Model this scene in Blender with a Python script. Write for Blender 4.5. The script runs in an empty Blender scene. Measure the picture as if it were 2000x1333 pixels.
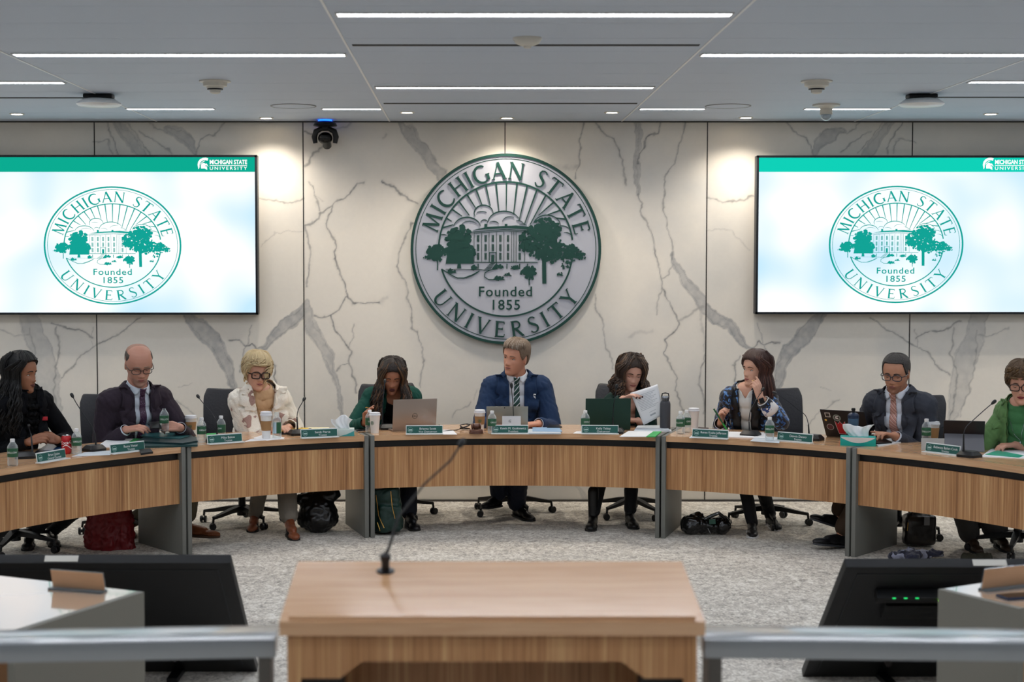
import bpy, bmesh, math, random
import numpy as np
from mathutils import Vector, Matrix, Euler, noise
from mathutils.bvhtree import BVHTree
R=math.radians
SC=bpy.context.scene; COL=SC.collection
V=Vector
# ------------------------------------------------------------ camera model
CH=2.0; F=3000.0; CX=915.0; CY=666.5
PITCH=math.atan(156/F)
cF=V((0,math.cos(PITCH),-math.sin(PITCH))); cU=V((0,math.sin(PITCH),math.cos(PITCH))); cR=V((1,0,0)); cO=V((0,0,CH))
def ray(px,py): return cF+cR*((px-CX)/F)+cU*((CY-py)/F)
def onz(px,py,z):
    d=ray(px,py); return cO+d*((z-CH)/d.z)
def aty(px,py,y):
    d=ray(px,py); return cO+d*(y/d.y)
TT=.742                       # table surface height
def onT(px,py): return onz(px,py,TT)
def srgb(c):
    if isinstance(c,str): c=tuple(int(c[i:i+2],16)/255 for i in (0,2,4))
    return tuple((x/12.92 if x<=.04045 else ((x+.055)/1.055)**2.4) for x in c)+(1,)
# ------------------------------------------------------------ materials
MATS={}
def mat(name,col='808080',rough=.5,metal=0,emit=None,estr=0,trans=0,ior=1.45,spec=.5,sheen=0,coat=0,bump=None,mix=None,alpha=1,sss=0,aniso=0):
    """bump=(scale,strength,(sx,sy,sz)); mix=(color2,scale,(sx,sy,sz),lo,hi)"""
    if name in MATS: return MATS[name]
    m=bpy.data.materials.new(name); m.use_nodes=True; nt=m.node_tree; b=nt.nodes['Principled BSDF']
    I=b.inputs; I['Base Color'].default_value=srgb(col); I['Roughness'].default_value=rough; I['Metallic'].default_value=metal
    I['IOR'].default_value=ior; I['Transmission Weight'].default_value=trans; I['Specular IOR Level'].default_value=spec
    I['Sheen Weight'].default_value=sheen; I['Coat Weight'].default_value=coat; I['Alpha'].default_value=alpha
    if sss: I['Subsurface Weight'].default_value=sss; I['Subsurface Radius'].default_value=(1,.35,.2); I['Subsurface Scale'].default_value=.01
    if aniso: I['Anisotropic'].default_value=aniso
    if emit: I['Emission Color'].default_value=srgb(emit); I['Emission Strength'].default_value=estr
    N=nt.nodes.new; L=nt.links.new
    def mapping(s,gen='Object'):
        t=N('ShaderNodeTexCoord'); mp=N('ShaderNodeMapping'); mp.inputs['Scale'].default_value=s; L(t.outputs[gen],mp.inputs[0]); return mp
    if mix:
        c2,sc,s3,lo,hi=mix; mp=mapping(s3); n=N('ShaderNodeTexNoise'); n.inputs['Scale'].default_value=sc; n.inputs['Detail'].default_value=6
        L(mp.outputs[0],n.inputs['Vector']); cr=N('ShaderNodeValToRGB'); cr.color_ramp.elements[0].position=lo; cr.color_ramp.elements[1].position=hi
        cr.color_ramp.elements[0].color=srgb(col); cr.color_ramp.elements[1].color=srgb(c2)
        L(n.outputs[0],cr.inputs[0]); L(cr.outputs[0],I['Base Color'])
    if bump:
        sc,st,s3=bump; mp=mapping(s3); n=N('ShaderNodeTexNoise'); n.inputs['Scale'].default_value=sc; n.inputs['Detail'].default_value=4
        L(mp.outputs[0],n.inputs['Vector']); bp=N('ShaderNodeBump'); bp.inputs['Strength'].default_value=st; bp.inputs['Distance'].default_value=.01
        L(n.outputs[0],bp.inputs['Height']); L(bp.outputs[0],I['Normal'])
    MATS[name]=m; return m
def wood(name,vertical):
    m=bpy.data.materials.new(name); m.use_nodes=True; nt=m.node_tree; N=nt.nodes.new; L=nt.links.new; b=nt.nodes['Principled BSDF']
    t=N('ShaderNodeUVMap'); mp=N('ShaderNodeMapping'); L(t.outputs[0],mp.inputs[0])
    mp.inputs['Scale'].default_value=(1,.012,1) if vertical else (.05,1,1)
    if vertical: scales=((75,.45),(230,.4),(9,.38))
    else: scales=((30,.5),(90,.4),(5,.3))
    acc=None
    for sc,w in scales:
        n=N('ShaderNodeTexNoise'); n.inputs['Scale'].default_value=sc; n.inputs['Detail'].default_value=3; n.inputs['Distortion'].default_value=.3
        L(mp.outputs[0],n.inputs['Vector']); mu=N('ShaderNodeMath'); mu.operation='MULTIPLY'; mu.inputs[1].default_value=w; L(n.outputs[0],mu.inputs[0])
        if acc is None: acc=mu
        else:
            ad=N('ShaderNodeMath'); ad.operation='ADD'; L(acc.outputs[0],ad.inputs[0]); L(mu.outputs[0],ad.inputs[1]); acc=ad
    cr=N('ShaderNodeValToRGB'); e=cr.color_ramp.elements
    if vertical:
        e[0].position=.44; e[0].color=srgb('7f5434'); e[1].position=.80; e[1].color=srgb('dcb483')
        x=e.new(.55); x.color=srgb('a67649'); x=e.new(.63); x.color=srgb('b5855a'); x=e.new(.70); x.color=srgb('c59968')
    else:
        e[0].position=.4; e[0].color=srgb('bd8e64'); e[1].position=.8; e[1].color=srgb('ddb48c'); x=e.new(.6); x.color=srgb('cfa47c')
    L(acc.outputs[0],cr.inputs[0]); L(cr.outputs[0],b.inputs['Base Color']); b.inputs['Roughness'].default_value=.42 if vertical else .19
    if not vertical: b.inputs['Coat Weight'].default_value=.35; b.inputs['Coat Roughness'].default_value=.12
    MATS[name]=m; return m
# ------------------------------------------------------------ mesh builder
class G:
    def __init__(s): s.v=[]; s.f=[]; s.m=[]; s.uv={}; s.mi=0
    def add(s,vs,fs,uvs=None,mi=None):
        o=len(s.v); s.v+= [tuple(p) for p in vs]; mi=s.mi if mi is None else mi
        for k,f in enumerate(fs):
            if uvs: s.uv[len(s.f)]=[uvs[i] for i in f]
            s.f.append(tuple(i+o for i in f)); s.m.append(mi)
        return s
    def box(s,c,d,M=None,mi=None,bev=0):
        x,y,z=d[0]/2,d[1]/2,d[2]/2
        if bev>0:
            b=min(bev,x*.9,y*.9,z*.9)
            bm=bmesh.new(); bmesh.ops.create_cube(bm,size=1); bmesh.ops.scale(bm,vec=d,verts=bm.verts)
            bmesh.ops.bevel(bm,geom=bm.edges[:],offset=b,segments=2,affect='EDGES',profile=.6)
            bm.verts.ensure_lookup_table(); bm.verts.index_update()
            vs=[v.co+V(c) for v in bm.verts]; fs=[[v.index for v in f.verts] for f in bm.faces]; bm.free()
        else:
            vs=[V(c)+V((a*x,b*y,e*z)) for a in(-1,1) for b in(-1,1) for e in(-1,1)]
            fs=[(0,1,3,2),(4,6,7,5),(0,4,5,1),(2,3,7,6),(0,2,6,4),(1,5,7,3)]
        if M is not None: vs=[M@V(p) for p in vs]
        # simple box uv: (x or y, z) ; top (x,y)
        return s.add(vs,fs,None,mi)
    def tube(s,pts,r,n=8,cap=True,mi=None,flat=None):
        pts=[V(p) for p in pts]; m=len(pts)
        rs=[r]*m if not hasattr(r,'__len__') else list(r)
        if len(rs)!=m: rs=[rs[0]+(rs[-1]-rs[0])*i/(m-1) for i in range(m)]
        T=[(pts[min(i+1,m-1)]-pts[max(i-1,0)]).normalized() for i in range(m)]
        a=T[0].orthogonal().normalized(); vs=[]
        for i in range(m):
            a=(a-T[i]*a.dot(T[i])); a=a.normalized() if a.length>1e-6 else T[i].orthogonal().normalized()
            b=T[i].cross(a)
            for k in range(n):
                t=2*math.pi*k/n; ka=math.cos(t)*rs[i]; kb=math.sin(t)*rs[i]*(flat if flat else 1)
                vs.append(pts[i]+a*ka+b*kb)
        fs=[(i*n+k,i*n+(k+1)%n,(i+1)*n+(k+1)%n,(i+1)*n+k) for i in range(m-1) for k in range(n)]
        if cap: fs+=[tuple(range(n))[::-1],tuple((m-1)*n+k for k in range(n))]
        return s.add(vs,fs,None,mi)
    def lathe(s,prof,n=24,M=None,mi=None,cap=True):
        """prof: (r,z)"""
        vs=[]; 
        for r,z in prof:
            for k in range(n):
                t=2*math.pi*k/n; p=V((r*math.cos(t),r*math.sin(t),z)); vs.append(M@p if M is not None else p)
        m=len(prof); fs=[(i*n+k,i*n+(k+1)%n,(i+1)*n+(k+1)%n,(i+1)*n+k) for i in range(m-1) for k in range(n)]
        if cap: fs+=[tuple(range(n))[::-1],tuple((m-1)*n+k for k in range(n))]
        return s.add(vs,fs,None,mi)
    def ell(s,c,r,M=None,nu=14,nv=10,mi=None):
        """ellipsoid; M 3x3/4x4 rotation"""
        vs=[]; c=V(c)
        def tf(p):
            p=V((p[0]*r[0],p[1]*r[1],p[2]*r[2]))
            return c+(M@p if M is not None else p)
        vs.append(tf((0,0,-1)))
        for i in range(1,nv):
            a=-math.pi/2+math.pi*i/nv
            for k in range(nu):
                t=2*math.pi*k/nu; vs.append(tf((math.cos(a)*math.cos(t),math.cos(a)*math.sin(t),math.sin(a))))
        vs.append(tf((0,0,1))); L=len(vs)-1
        fs=[(0,1+(k+1)%nu,1+k) for k in range(nu)]
        for i in range(nv-2):
            for k in range(nu):
                a=1+i*nu; fs.append((a+k,a+(k+1)%nu,a+nu+(k+1)%nu,a+nu+k))
        a=1+(nv-2)*nu; fs+=[(a+k,a+(k+1)%nu,L) for k in range(nu)]
        return s.add(vs,fs,None,mi)
    def cap(s,p0,p1,r0,r1,n=14,mi=None):
        """tapered capsule, closed"""
        p0=V(p0);p1=V(p1);d=(p1-p0); 
        if d.length<1e-6: return s.ell(p0,(r0,)*3)
        d=d.normalized(); pts=[];rs=[]
        for a in (80,55,28): pts.append(p0-d*r0*math.sin(R(a))); rs.append(r0*math.cos(R(a)))
        k=6
        for i in range(k+1): t=i/k; pts.append(p0.lerp(p1,t)); rs.append(r0+(r1-r0)*t)
        for a in (28,55,80): pts.append(p1+d*r1*math.sin(R(a))); rs.append(r1*math.cos(R(a)))
        return s.tube(pts,rs,n,True,mi)
    def prism(s,poly,z0,z1,M=None,mi=None,mi_side=None):
        """2-D polygon (ccw) between z0,z1"""
        n=len(poly); f=(lambda p:M@V(p)) if M is not None else V
        vs=[f((x,y,z0)) for x,y in poly]+[f((x,y,z1)) for x,y in poly]
        s.add(vs,[tuple(range(n))[::-1],tuple(range(n,2*n))],None,mi)
        o=len(s.v)-2*n
        for i in range(n):
            j=(i+1)%n; s.f.append((o+i,o+j,o+n+j,o+n+i)); s.m.append(mi_side if mi_side is not None else (s.mi if mi is None else mi))
        return s
    def grid(s,fn,nu,nv,mi=None,uv=False,closed_u=False):
        """fn(u,v)->point, u,v 0..1"""
        vs=[];uvs=[]
        for j in range(nv+1):
            for i in range(nu+1): vs.append(fn(i/nu,j/nv)); uvs.append((i/nu,j/nv))
        w=nu+1; fs=[(j*w+i,j*w+i+1,(j+1)*w+i+1,(j+1)*w+i) for j in range(nv) for i in range(nu)]
        return s.add(vs,fs,uvs if uv else None,mi)
    def mesh(s,name,mats):
        me=bpy.data.meshes.new(name); me.from_pydata(s.v,[],s.f)
        for m in (mats if isinstance(mats,(list,tuple)) else [mats]): me.materials.append(m)
        if any(s.m): me.polygons.foreach_set('material_index',s.m)
        if s.uv:
            ul=me.uv_layers.new(name='UVMap')
            for fi,uvs in s.uv.items():
                ls=me.polygons[fi].loop_start
                for k,q in enumerate(uvs): ul.data[ls+k].uv=q
        me.update(); return me
def smooth(me,ang=40):
    me.shade_smooth(); me.set_sharp_from_angle(angle=R(ang))
def link(name,me,parent=None,M=None):
    o=bpy.data.objects.new(name,me); COL.objects.link(o)
    if parent is not None: o.parent=parent
    if M is not None: o.matrix_local=M
    return o
def part(name,g,mats,parent=None,ang=40,fix=True,label=None):
    me=g.mesh(name,mats)
    if fix:
        bm=bmesh.new(); bm.from_mesh(me); bmesh.ops.recalc_face_normals(bm,faces=bm.faces); bm.to_mesh(me); bm.free()
    smooth(me,ang); o=link(name,me,parent)
    if label: o['label']=label
    return o
def solid(o,t,off=0):
    m=o.modifiers.new('s','SOLIDIFY'); m.thickness=t; m.offset=off; return o
def tag(o,label,cat,group=None):
    o['label']=label; o['category']=cat
    if group: o['group']=group
    return o
def thing(name,label,cat,loc=(0,0,0),rz=0,group=None,M=None):
    o=bpy.data.objects.new(name,None); COL.objects.link(o); o.empty_display_size=.1
    if M is not None: o.matrix_world=M
    else: o.location=loc; o.rotation_euler=(0,0,rz)
    return tag(o,label,cat,group)
def struct(o): o['kind']='structure'; return o
def dup(root,loc,rz,label,group=None,scale=None):
    r=root.copy(); COL.objects.link(r); r.location=loc; r.rotation_euler=(0,0,rz); r['label']=label
    if scale: r.scale=scale
    if group: r['group']=group
    for c in root.children:
        k=c.copy(); COL.objects.link(k); k.parent=r
        for c2 in c.children:
            k2=c2.copy(); COL.objects.link(k2); k2.parent=k
    return r
def rotz(a): return Matrix.Rotation(a,4,'Z')
def TR(v): return Matrix.Translation(V(v))
_tc={}
def text2d(body,size=1,bold=0,spacing=1.0,align='CENTER'):
    """flat 2-D mesh data of a text: (verts2d, faces)"""
    k=(body,bold,spacing,align)
    if k not in _tc:
        cu=bpy.data.curves.new('t','FONT'); cu.body=body; cu.align_x=align; cu.offset=bold; cu.space_character=spacing; cu.resolution_u=3; cu.fill_mode='FRONT'
        o=bpy.data.objects.new('t',cu); COL.objects.link(o); dg=bpy.context.evaluated_depsgraph_get(); dg.update()
        me=o.evaluated_get(dg).to_mesh(); _tc[k]=([tuple(v.co[:2]) for v in me.vertices],[tuple(p.vertices) for p in me.polygons])
        o.evaluated_get(dg).to_mesh_clear(); bpy.data.objects.remove(o); bpy.data.curves.remove(cu)
    vs,fs=_tc[k]; return [(x*size,y*size) for x,y in vs],fs
def put_text(g,body,size,fn,mi=None,bold=0,spacing=1.0,align='CENTER'):
    vs,fs=text2d(body,size,bold,spacing,align); g.add([fn(x,y) for x,y in vs],fs,None,mi)
EXPO=.55
# ============================================================ ROOM
YW=onz(985,980,0).y; ZC=aty(985,237,YW).z
XL,XR,YB=-8.2,8.8,-3.5
M_marble=bpy.data.materials.new('marble'); 
def _marble():
    m=M_marble; m.use_nodes=True; nt=m.node_tree; N=nt.nodes.new; L=nt.links.new; b=nt.nodes['Principled BSDF']
    a=N('ShaderNodeAttribute'); a.attribute_name='vein'; L(a.outputs['Color'],b.inputs['Base Color']); b.inputs['Roughness'].default_value=.33; b.inputs['Specular IOR Level'].default_value=.3
_marble()
def vnoise(shape,cell,seed):
    rg=np.random.default_rng(seed); h,w=shape; gh,gw=int(h/cell)+3,int(w/cell)+3; g=rg.random((gh,gw))
    y=np.arange(h)/cell; x=np.arange(w)/cell; y0=y.astype(int); x0=x.astype(int); fy=y-y0; fx=x-x0
    fy=(fy*fy*(3-2*fy))[:,None]; fx=(fx*fx*(3-2*fx))[None,:]
    a=g[np.ix_(y0,x0)];b=g[np.ix_(y0,x0+1)];c=g[np.ix_(y0+1,x0)];d=g[np.ix_(y0+1,x0+1)]
    return (a*(1-fx)+b*fx)*(1-fy)+(c*(1-fx)+d*fx)*fy
def fbm(shape,cell,seed,o=4):
    t=0;s=0;a=1
    for i in range(o): t=t+a*vnoise(shape,max(cell,1.01),seed+i*7); s+=a; a*=.55; cell/=2
    return t/s
SIDE=[('B',[(226,230,14),(250,265,20),(278,300,24)],.5),('B',[(328,252,8),(352,265,26),(370,280,20),(380,302,10)],.6),
('L',[(445,230),(420,262),(395,272),(385,300)],2.2,.5),('L',[(182,280),(215,272),(222,300)],2,.4),('L',[(270,258),(310,275),(335,300)],2,.45),('L',[(285,230),(305,250),(330,258)],2,.4),
('L',[(208,238),(220,262),(234,300)],2,.5),('L',[(245,236),(270,270),(300,300)],2,.4),
('L',[(480,389),(505,388),(525,391),(560,393),(596,386)],2.6,.5),('L',[(505,485),(540,452),(570,450),(590,453)],1.6,.22),
('B',[(355,600,14),(395,650,30),(425,680,28),(445,715,24),(452,745,16),(460,775,8)],.75),('B',[(605,592,20),(570,625,24),(545,640,22),(525,670,14),(505,685,6)],.8),
('L',[(445,668),(465,667),(482,677),(492,670),(505,682)],2.4,.7),('L',[(482,677),(475,700),(468,730)],2,.5),
('L',[(527,700),(540,715),(536,735),(538,755),(548,775)],2.4,.6),('L',[(492,632),(484,672)],1.8,.4),
('B',[(55,600,34),(68,660,42),(85,700,46),(98,760,44),(108,800,30),(118,835,10)],.42),
('L',[(60,640),(66,690),(70,740),(90,790),(100,820)],2,.35),('L',[(112,640),(116,700),(104,740),(112,790),(122,840)],3,.45),
('L',[(100,630),(140,647),(165,648),(186,662)],2.4,.6),('L',[(272,622),(230,650),(185,675),(160,690),(145,715),(118,738)],2.2,.55),
('L',[(186,640),(180,675)],1.6,.3),('L',[(335,780),(360,795),(385,815),(396,830)],1.8,.35),('L',[(350,760),(372,755)],1.5,.25),('L',[(0,640),(30,655),(60,650)],2,.3)]
P3=[('L',[(594,254),(605,260),(620,262)],2.4,.6),('L',[(690,236),(675,250),(655,253)],4,.3),('L',[(632,276),(608,300),(598,320),(594,335)],2.8,.5),
('L',[(715,353),(700,355),(680,380),(660,392),(645,405),(625,420),(612,435),(596,440)],3,.6),('L',[(605,355),(613,375),(625,415)],2,.5),('L',[(613,375),(628,395)],1.6,.3),
('L',[(650,400),(643,420),(637,438),(650,465),(658,490),(652,510),(665,540),(676,570),(678,580),(690,592),(715,595),(738,590)],2.4,.65),
('L',[(675,580),(660,605),(645,618),(630,622),(612,617)],2.6,.6),('L',[(598,440),(600,470),(605,500),(600,530),(597,560)],3,.5),
('L',[(748,352),(775,375),(800,392),(815,400)],3,.6),('L',[(805,435),(790,470),(783,500),(778,525),(792,545),(797,575),(802,600),(803,640),(815,650),(822,680),(828,705),(823,735),(825,760)],2.2,.5),
('B',[(780,232,12),(800,262,28),(822,285,26),(845,315,24),(862,335,22),(858,352,10)],.6),
('B',[(597,590,12),(603,640,26),(625,670,22),(645,700,26),(650,725,12),(660,760,8),(665,800,8),(672,835,6)],.6),
('L',[(645,620),(660,650),(675,675),(683,690),(681,715),(690,740),(697,770)],2.4,.7),('L',[(692,635),(686,670),(682,685)],1.8,.4),
('L',[(683,712),(668,714),(660,728)],2,.5),('L',[(918,785),(905,795),(890,802),(885,815)],2,.4),('L',[(935,762),(925,780)],1.6,.3),('L',[(720,594),(745,588),(755,580)],6,.16),('L',[(790,540),(800,600)],6,.12),('L',[(752,262),(745,272)],5,.25)]
P4=[('L',[(1140,230),(1132,275),(1127,330),(1118,345)],2.2,.55),('L',[(1075,320),(1095,328),(1125,327)],7,.22),('L',[(1158,234),(1175,255),(1200,270),(1212,298),(1220,325),(1225,360)],2.8,.5),
('B',[(1243,230,10),(1250,270,13),(1246,315,10),(1245,350,10),(1249,380,6)],.55),('L',[(1290,232),(1285,258),(1265,265),(1258,295),(1247,318)],2.8,.6),
('L',[(1249,380),(1250,415),(1270,450),(1280,490),(1288,520),(1295,550),(1293,565),(1310,595),(1325,625),(1331,632),(1320,650),(1300,665),(1297,690),(1310,715),(1323,740),(1315,760),(1320,780),(1333,803)],2.4,.6),
('L',[(1338,232),(1330,270),(1322,315),(1300,345),(1298,400),(1302,435),(1315,470),(1320,505)],2.4,.5),
('B',[(1318,495,6),(1326,525,14),(1340,555,22),(1365,580,26),(1382,605,30)],.65),('L',[(1320,520),(1300,540),(1293,545)],2.2,.4),
('L',[(1293,565),(1285,590),(1280,612)],1.8,.35),('L',[(1160,575),(1165,600),(1175,620),(1177,650),(1185,680),(1195,705),(1202,725)],2.2,.5),
('L',[(1330,628),(1350,615),(1372,600)],5,.35),('L',[(1378,695),(1370,720),(1367,750),(1377,785),(1372,812)],3,.5),('L',[(1230,662),(1240,652),(1272,650)],5,.18),('B',[(1126,948,8),(1146,985,14)],.3),('L',[(1370,600),(1372,650),(1378,690)],4,.25)]
def build_wall():
    st=.0072; x0,x1=-4.6,5.4; nx=int((x1-x0)/st)+1; nz=int(ZC/st)+2
    X=np.linspace(x0,x1,nx); Z=np.linspace(0,ZC+.02,nz)
    xx,zz=np.meshgrid(X,Z)
    # pixel coordinates of the wall points
    d=YW*cF.y+(zz-CH)*cF.z; PX=CX+F*xx/d; PY=CY-F*(YW*cU.y+(zz-CH)*cU.z)/d
    sh=xx.shape
    wx=(fbm(sh,9,1,3)-.5)*11+(fbm(sh,40,2,2)-.5)*12; wy=(fbm(sh,9,3,3)-.5)*11+(fbm(sh,40,4,2)-.5)*12
    PXw=PX+wx; PYw=PY+wy
    ink=np.zeros(sh); tint=np.zeros(sh); grit=fbm(sh,6,9,3); gr2=fbm(sh,22,33,3); cloud=fbm(sh,90,11,4)
    def seglist(pts): return list(zip(pts[:-1],pts[1:]))
    def pane(lo,hi): return (PX>=lo)&(PX<hi)
    def draw(v,mask,mirror=False):
        pts=v[1]
        if mirror: pts=[(1972-p[0],)+tuple(p[1:]) for p in pts]
        SD={}
        for a,b in seglist(pts):
            wa=v[2] if v[0]=='L' else a[2]; wb=v[2] if v[0]=='L' else b[2]; mg=max(wa,wb)*1.2+14
            # sub window
            cx=np.where((PX[0]>min(a[0],b[0])-mg-10)&(PX[0]<max(a[0],b[0])+mg+10))[0]; cy=np.where((PY[:,0]>min(a[1],b[1])-mg-10)&(PY[:,0]<max(a[1],b[1])+mg+10))[0]
            if not len(cx) or not len(cy): continue
            s=np.s_[cy[0]:cy[-1]+1,cx[0]:cx[-1]+1]
            ax,ay=a[0],a[1]; dx,dy=b[0]-ax,b[1]-ay; L2=dx*dx+dy*dy
            t=np.clip(((PXw[s]-ax)*dx+(PYw[s]-ay)*dy)/L2,0,1); ds=np.hypot(PXw[s]-ax-t*dx,PYw[s]-ay-t*dy); w=wa+(wb-wa)*t
            mk=mask[s]
            if v[0]=='L':
                k=1.12*v[3]*(np.clip(1.25-ds/(w*.62+.2),0,1)+.22*np.clip(1-ds/(w*2.6),0,1))*(.45+.9*grit[s])
                ink[s]=np.maximum(ink[s],k*mk)
            else:
                if 'f' not in SD: SD['f']=np.full(sh,99.,np.float32)
                SD['f'][s]=np.minimum(SD['f'][s],ds-w/2)
        if SD:
            q=SD['f']; inside=np.clip(-q/2.5+.5,0,1); edge=np.clip(1-np.abs(q)/1.6,0,1)*(.3+grit); mk=mask
            tint[:]=np.maximum(tint,v[2]*inside*(.30+.65*grit)*mk); ink[:]=np.maximum(ink,v[2]*.7*edge*mk*(cloud*1.4)+v[2]*.55*np.clip(1-np.abs(q+3+9*(gr2-.5))/1.2,0,1)*inside*mk)
    full=np.ones(sh); lm=pane(-400,594)*1.; rm=pane(1379,2600)*1.; m3=pane(594,986)*1.; m4=pane(986,1379)*1.
    for v in SIDE: draw(v,lm); draw(v,rm,True)
    for v in P3: draw(v,m3)
    for v in P4: draw(v,m4)
    fine=fbm(sh,3,21,2)
    base=np.array(srgb('ebe5da')[:3]); dark=np.array(srgb('55575a')[:3]); grey=np.array(srgb('80858b')[:3]); cl=np.array(srgb('cdcdca')[:3])
    c=base[None,None]*(1-.75*np.clip(cloud*2.2-.95,0,1)[...,None])+cl*(.75*np.clip(cloud*2.2-.95,0,1)[...,None])
    t=np.clip(tint,0,1)[...,None]; c=c*(1-t)+grey*t; k=np.clip(ink,0,1)[...,None]*.85; c=c*(1-k)+dark*k
    c*=(.985+.03*fine)[...,None]
    n=nx*nz; co=np.zeros((n,3),np.float32); co[:,0]=xx.ravel(); co[:,1]=YW; co[:,2]=zz.ravel()
    i=(np.arange(nz-1)[:,None]*nx+np.arange(nx-1)[None]).ravel(); q=np.stack([i,i+1,i+nx+1,i+nx],1).astype(np.int32)
    # wings to the room corners, back of the slab
    me=bpy.data.meshes.new('wall_back'); nf=len(q)
    me.vertices.add(n); me.vertices.foreach_set('co',co.ravel()); me.loops.add(nf*4); me.loops.foreach_set('vertex_index',q.ravel())
    me.polygons.add(nf); me.polygons.foreach_set('loop_start',np.arange(nf,dtype=np.int32)*4); me.update(calc_edges=True)
    at=me.color_attributes.new('vein','FLOAT_COLOR','POINT'); a4=np.ones((n,4),np.float32); a4[:,:3]=c.reshape(-1,3); at.data.foreach_set('color',a4.ravel())
    me.materials.append(M_marble); o=link('wall_back',me); struct(o)
    plain=mat('marble_plain','dedbd4',.33)
    for nm,a,b in (('wall_back_wing',XL,x0),('wall_back_wing',x1,XR)):
        g=G(); g.box(((a+b)/2,YW+.05,ZC/2),(b-a,.1,ZC)); struct(part(nm,g,plain))
build_wall()
# seams between the stone panels
k=1
for px in (187,593,986,1380,1779):
    X=aty(px,480,YW).x
    if px in (186,): pass
    g=G(); g.box((X,YW-.0015,ZC/2),(.008,.003,ZC)); struct(part('trim_%d'%k,g,mat('seam','2c2a28',.6))); k+=1
g=G(); g.box(((XL+XR)/2,YW-.006,.008),(XR-XL,.012,.016)); struct(part('baseboard_back',g,mat('base','4a4743',.6)))
g=G(); g.box(((XL+XR)/2,YW-.01,ZC-.005),(XR-XL,.02,.01)); struct(part('trim_6',g,mat('shadowgap','3a3a38',.7)))
wp=mat('paint','b9b7b2',.8)
for nm,c,d in (('wall_left',(XL-.05,(YW+YB)/2,ZC/2),(.1,YW-YB,ZC)),('wall_right',(XR+.05,(YW+YB)/2,ZC/2),(.1,YW-YB,ZC)),('wall_front',((XL+XR)/2,YB-.05,ZC/2),(XR-XL,.1,ZC))):
    g=G(); g.box(c,d); struct(part(nm,g,wp))
# carpet
def carpet():
    m=bpy.data.materials.new('carpet'); m.use_nodes=True; nt=m.node_tree; N=nt.nodes.new; L=nt.links.new; b=nt.nodes['Principled BSDF']
    t=N('ShaderNodeTexCoord'); b.inputs['Roughness'].default_value=.95; b.inputs['Specular IOR Level'].default_value=.1
    def nz(s3,sc,dt,ds=0):
        mp=N('ShaderNodeMapping'); mp.inputs['Scale'].default_value=s3; L(t.outputs['Object'],mp.inputs[0]); n=N('ShaderNodeTexNoise'); n.inputs['Scale'].default_value=sc; n.inputs['Detail'].default_value=dt; n.inputs['Distortion'].default_value=ds; L(mp.outputs[0],n.inputs['Vector']); return n
    n1=nz((1.7,1.1,1),15,8,.9); n2=nz((.9,1.3,1),2.6,5,.8); n3=nz((1.4,1.0,1),55,3,.4)
    def mth(op,a,bb):
        q=N('ShaderNodeMath'); q.operation=op
        for i,z in enumerate((a,bb)):
            if isinstance(z,(int,float)): q.inputs[i].default_value=z
            else: L(z,q.inputs[i])
        return q.outputs[0]
    s=mth('ADD',mth('MULTIPLY',n1.outputs[0],.5),mth('ADD',mth('MULTIPLY',n2.outputs[0],.22),mth('MULTIPLY',n3.outputs[0],.4)))
    cr=N('ShaderNodeValToRGB'); e=cr.color_ramp.elements; e[0].position=.42; e[0].color=srgb('918c85'); e[1].position=.66; e[1].color=srgb('e2ded6')
    x=e.new(.52); x.color=srgb('bab4ab'); x=e.new(.58); x.color=srgb('ccc6bb'); L(s,cr.inputs[0]); L(cr.outputs[0],b.inputs['Base Color'])
    bp=N('ShaderNodeBump'); bp.inputs['Strength'].default_value=.4; bp.inputs['Distance'].default_value=.01; L(n3.outputs[0],bp.inputs['Height']); L(bp.outputs[0],b.inputs['Normal'])
    MATS['carpet']=m; return m
g=G(); g.box(((XL+XR)/2,(YW+YB)/2,-.05),(XR-XL+.2,YW-YB+.2,.1)); struct(part('floor',g,carpet()))
# ceiling : planks with fine joints
sX=[onz(302,235,ZC).x,onz(761,237,ZC).x,onz(1214,237,ZC).x,onz(1671,236,ZC).x]
M_ceil=mat('ceiling','c3cfdf',.6,bump=(300,.08,(1,1,1)))
g=G(); g.box(((XL+XR)/2,(YW+YB)/2,ZC+.06),(XR-XL+.2,YW-YB+.2,.1)); struct(part('ceiling',g,mat('dark_void','303236',.8)))
g=G(); xs=[XL]+sX+[XR]; gp=.006; y=YB; YE=YW-.0
ys=[YB+i*.5 for i in range(int((YW-YB)/.5)+1)]+[YW]
ys=sorted(set(round(q,3) for q in ys))
for a,b in zip(xs[:-1],xs[1:]):
    for c,d in zip(ys[:-1],ys[1:]):
        if d-c>.03: g.box(((a+b)/2,(c+d)/2,ZC+.005),(b-a-gp*1.6,d-c-.004,.01))
struct(part('ceiling_planks',g,M_ceil))
g=G()
for x in sX: g.box((x,(YW+YB)/2,ZC-.001),(.012,YW-YB,.006))
struct(part('trim_7',g,mat('white_trim','eceef0',.4)))
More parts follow.
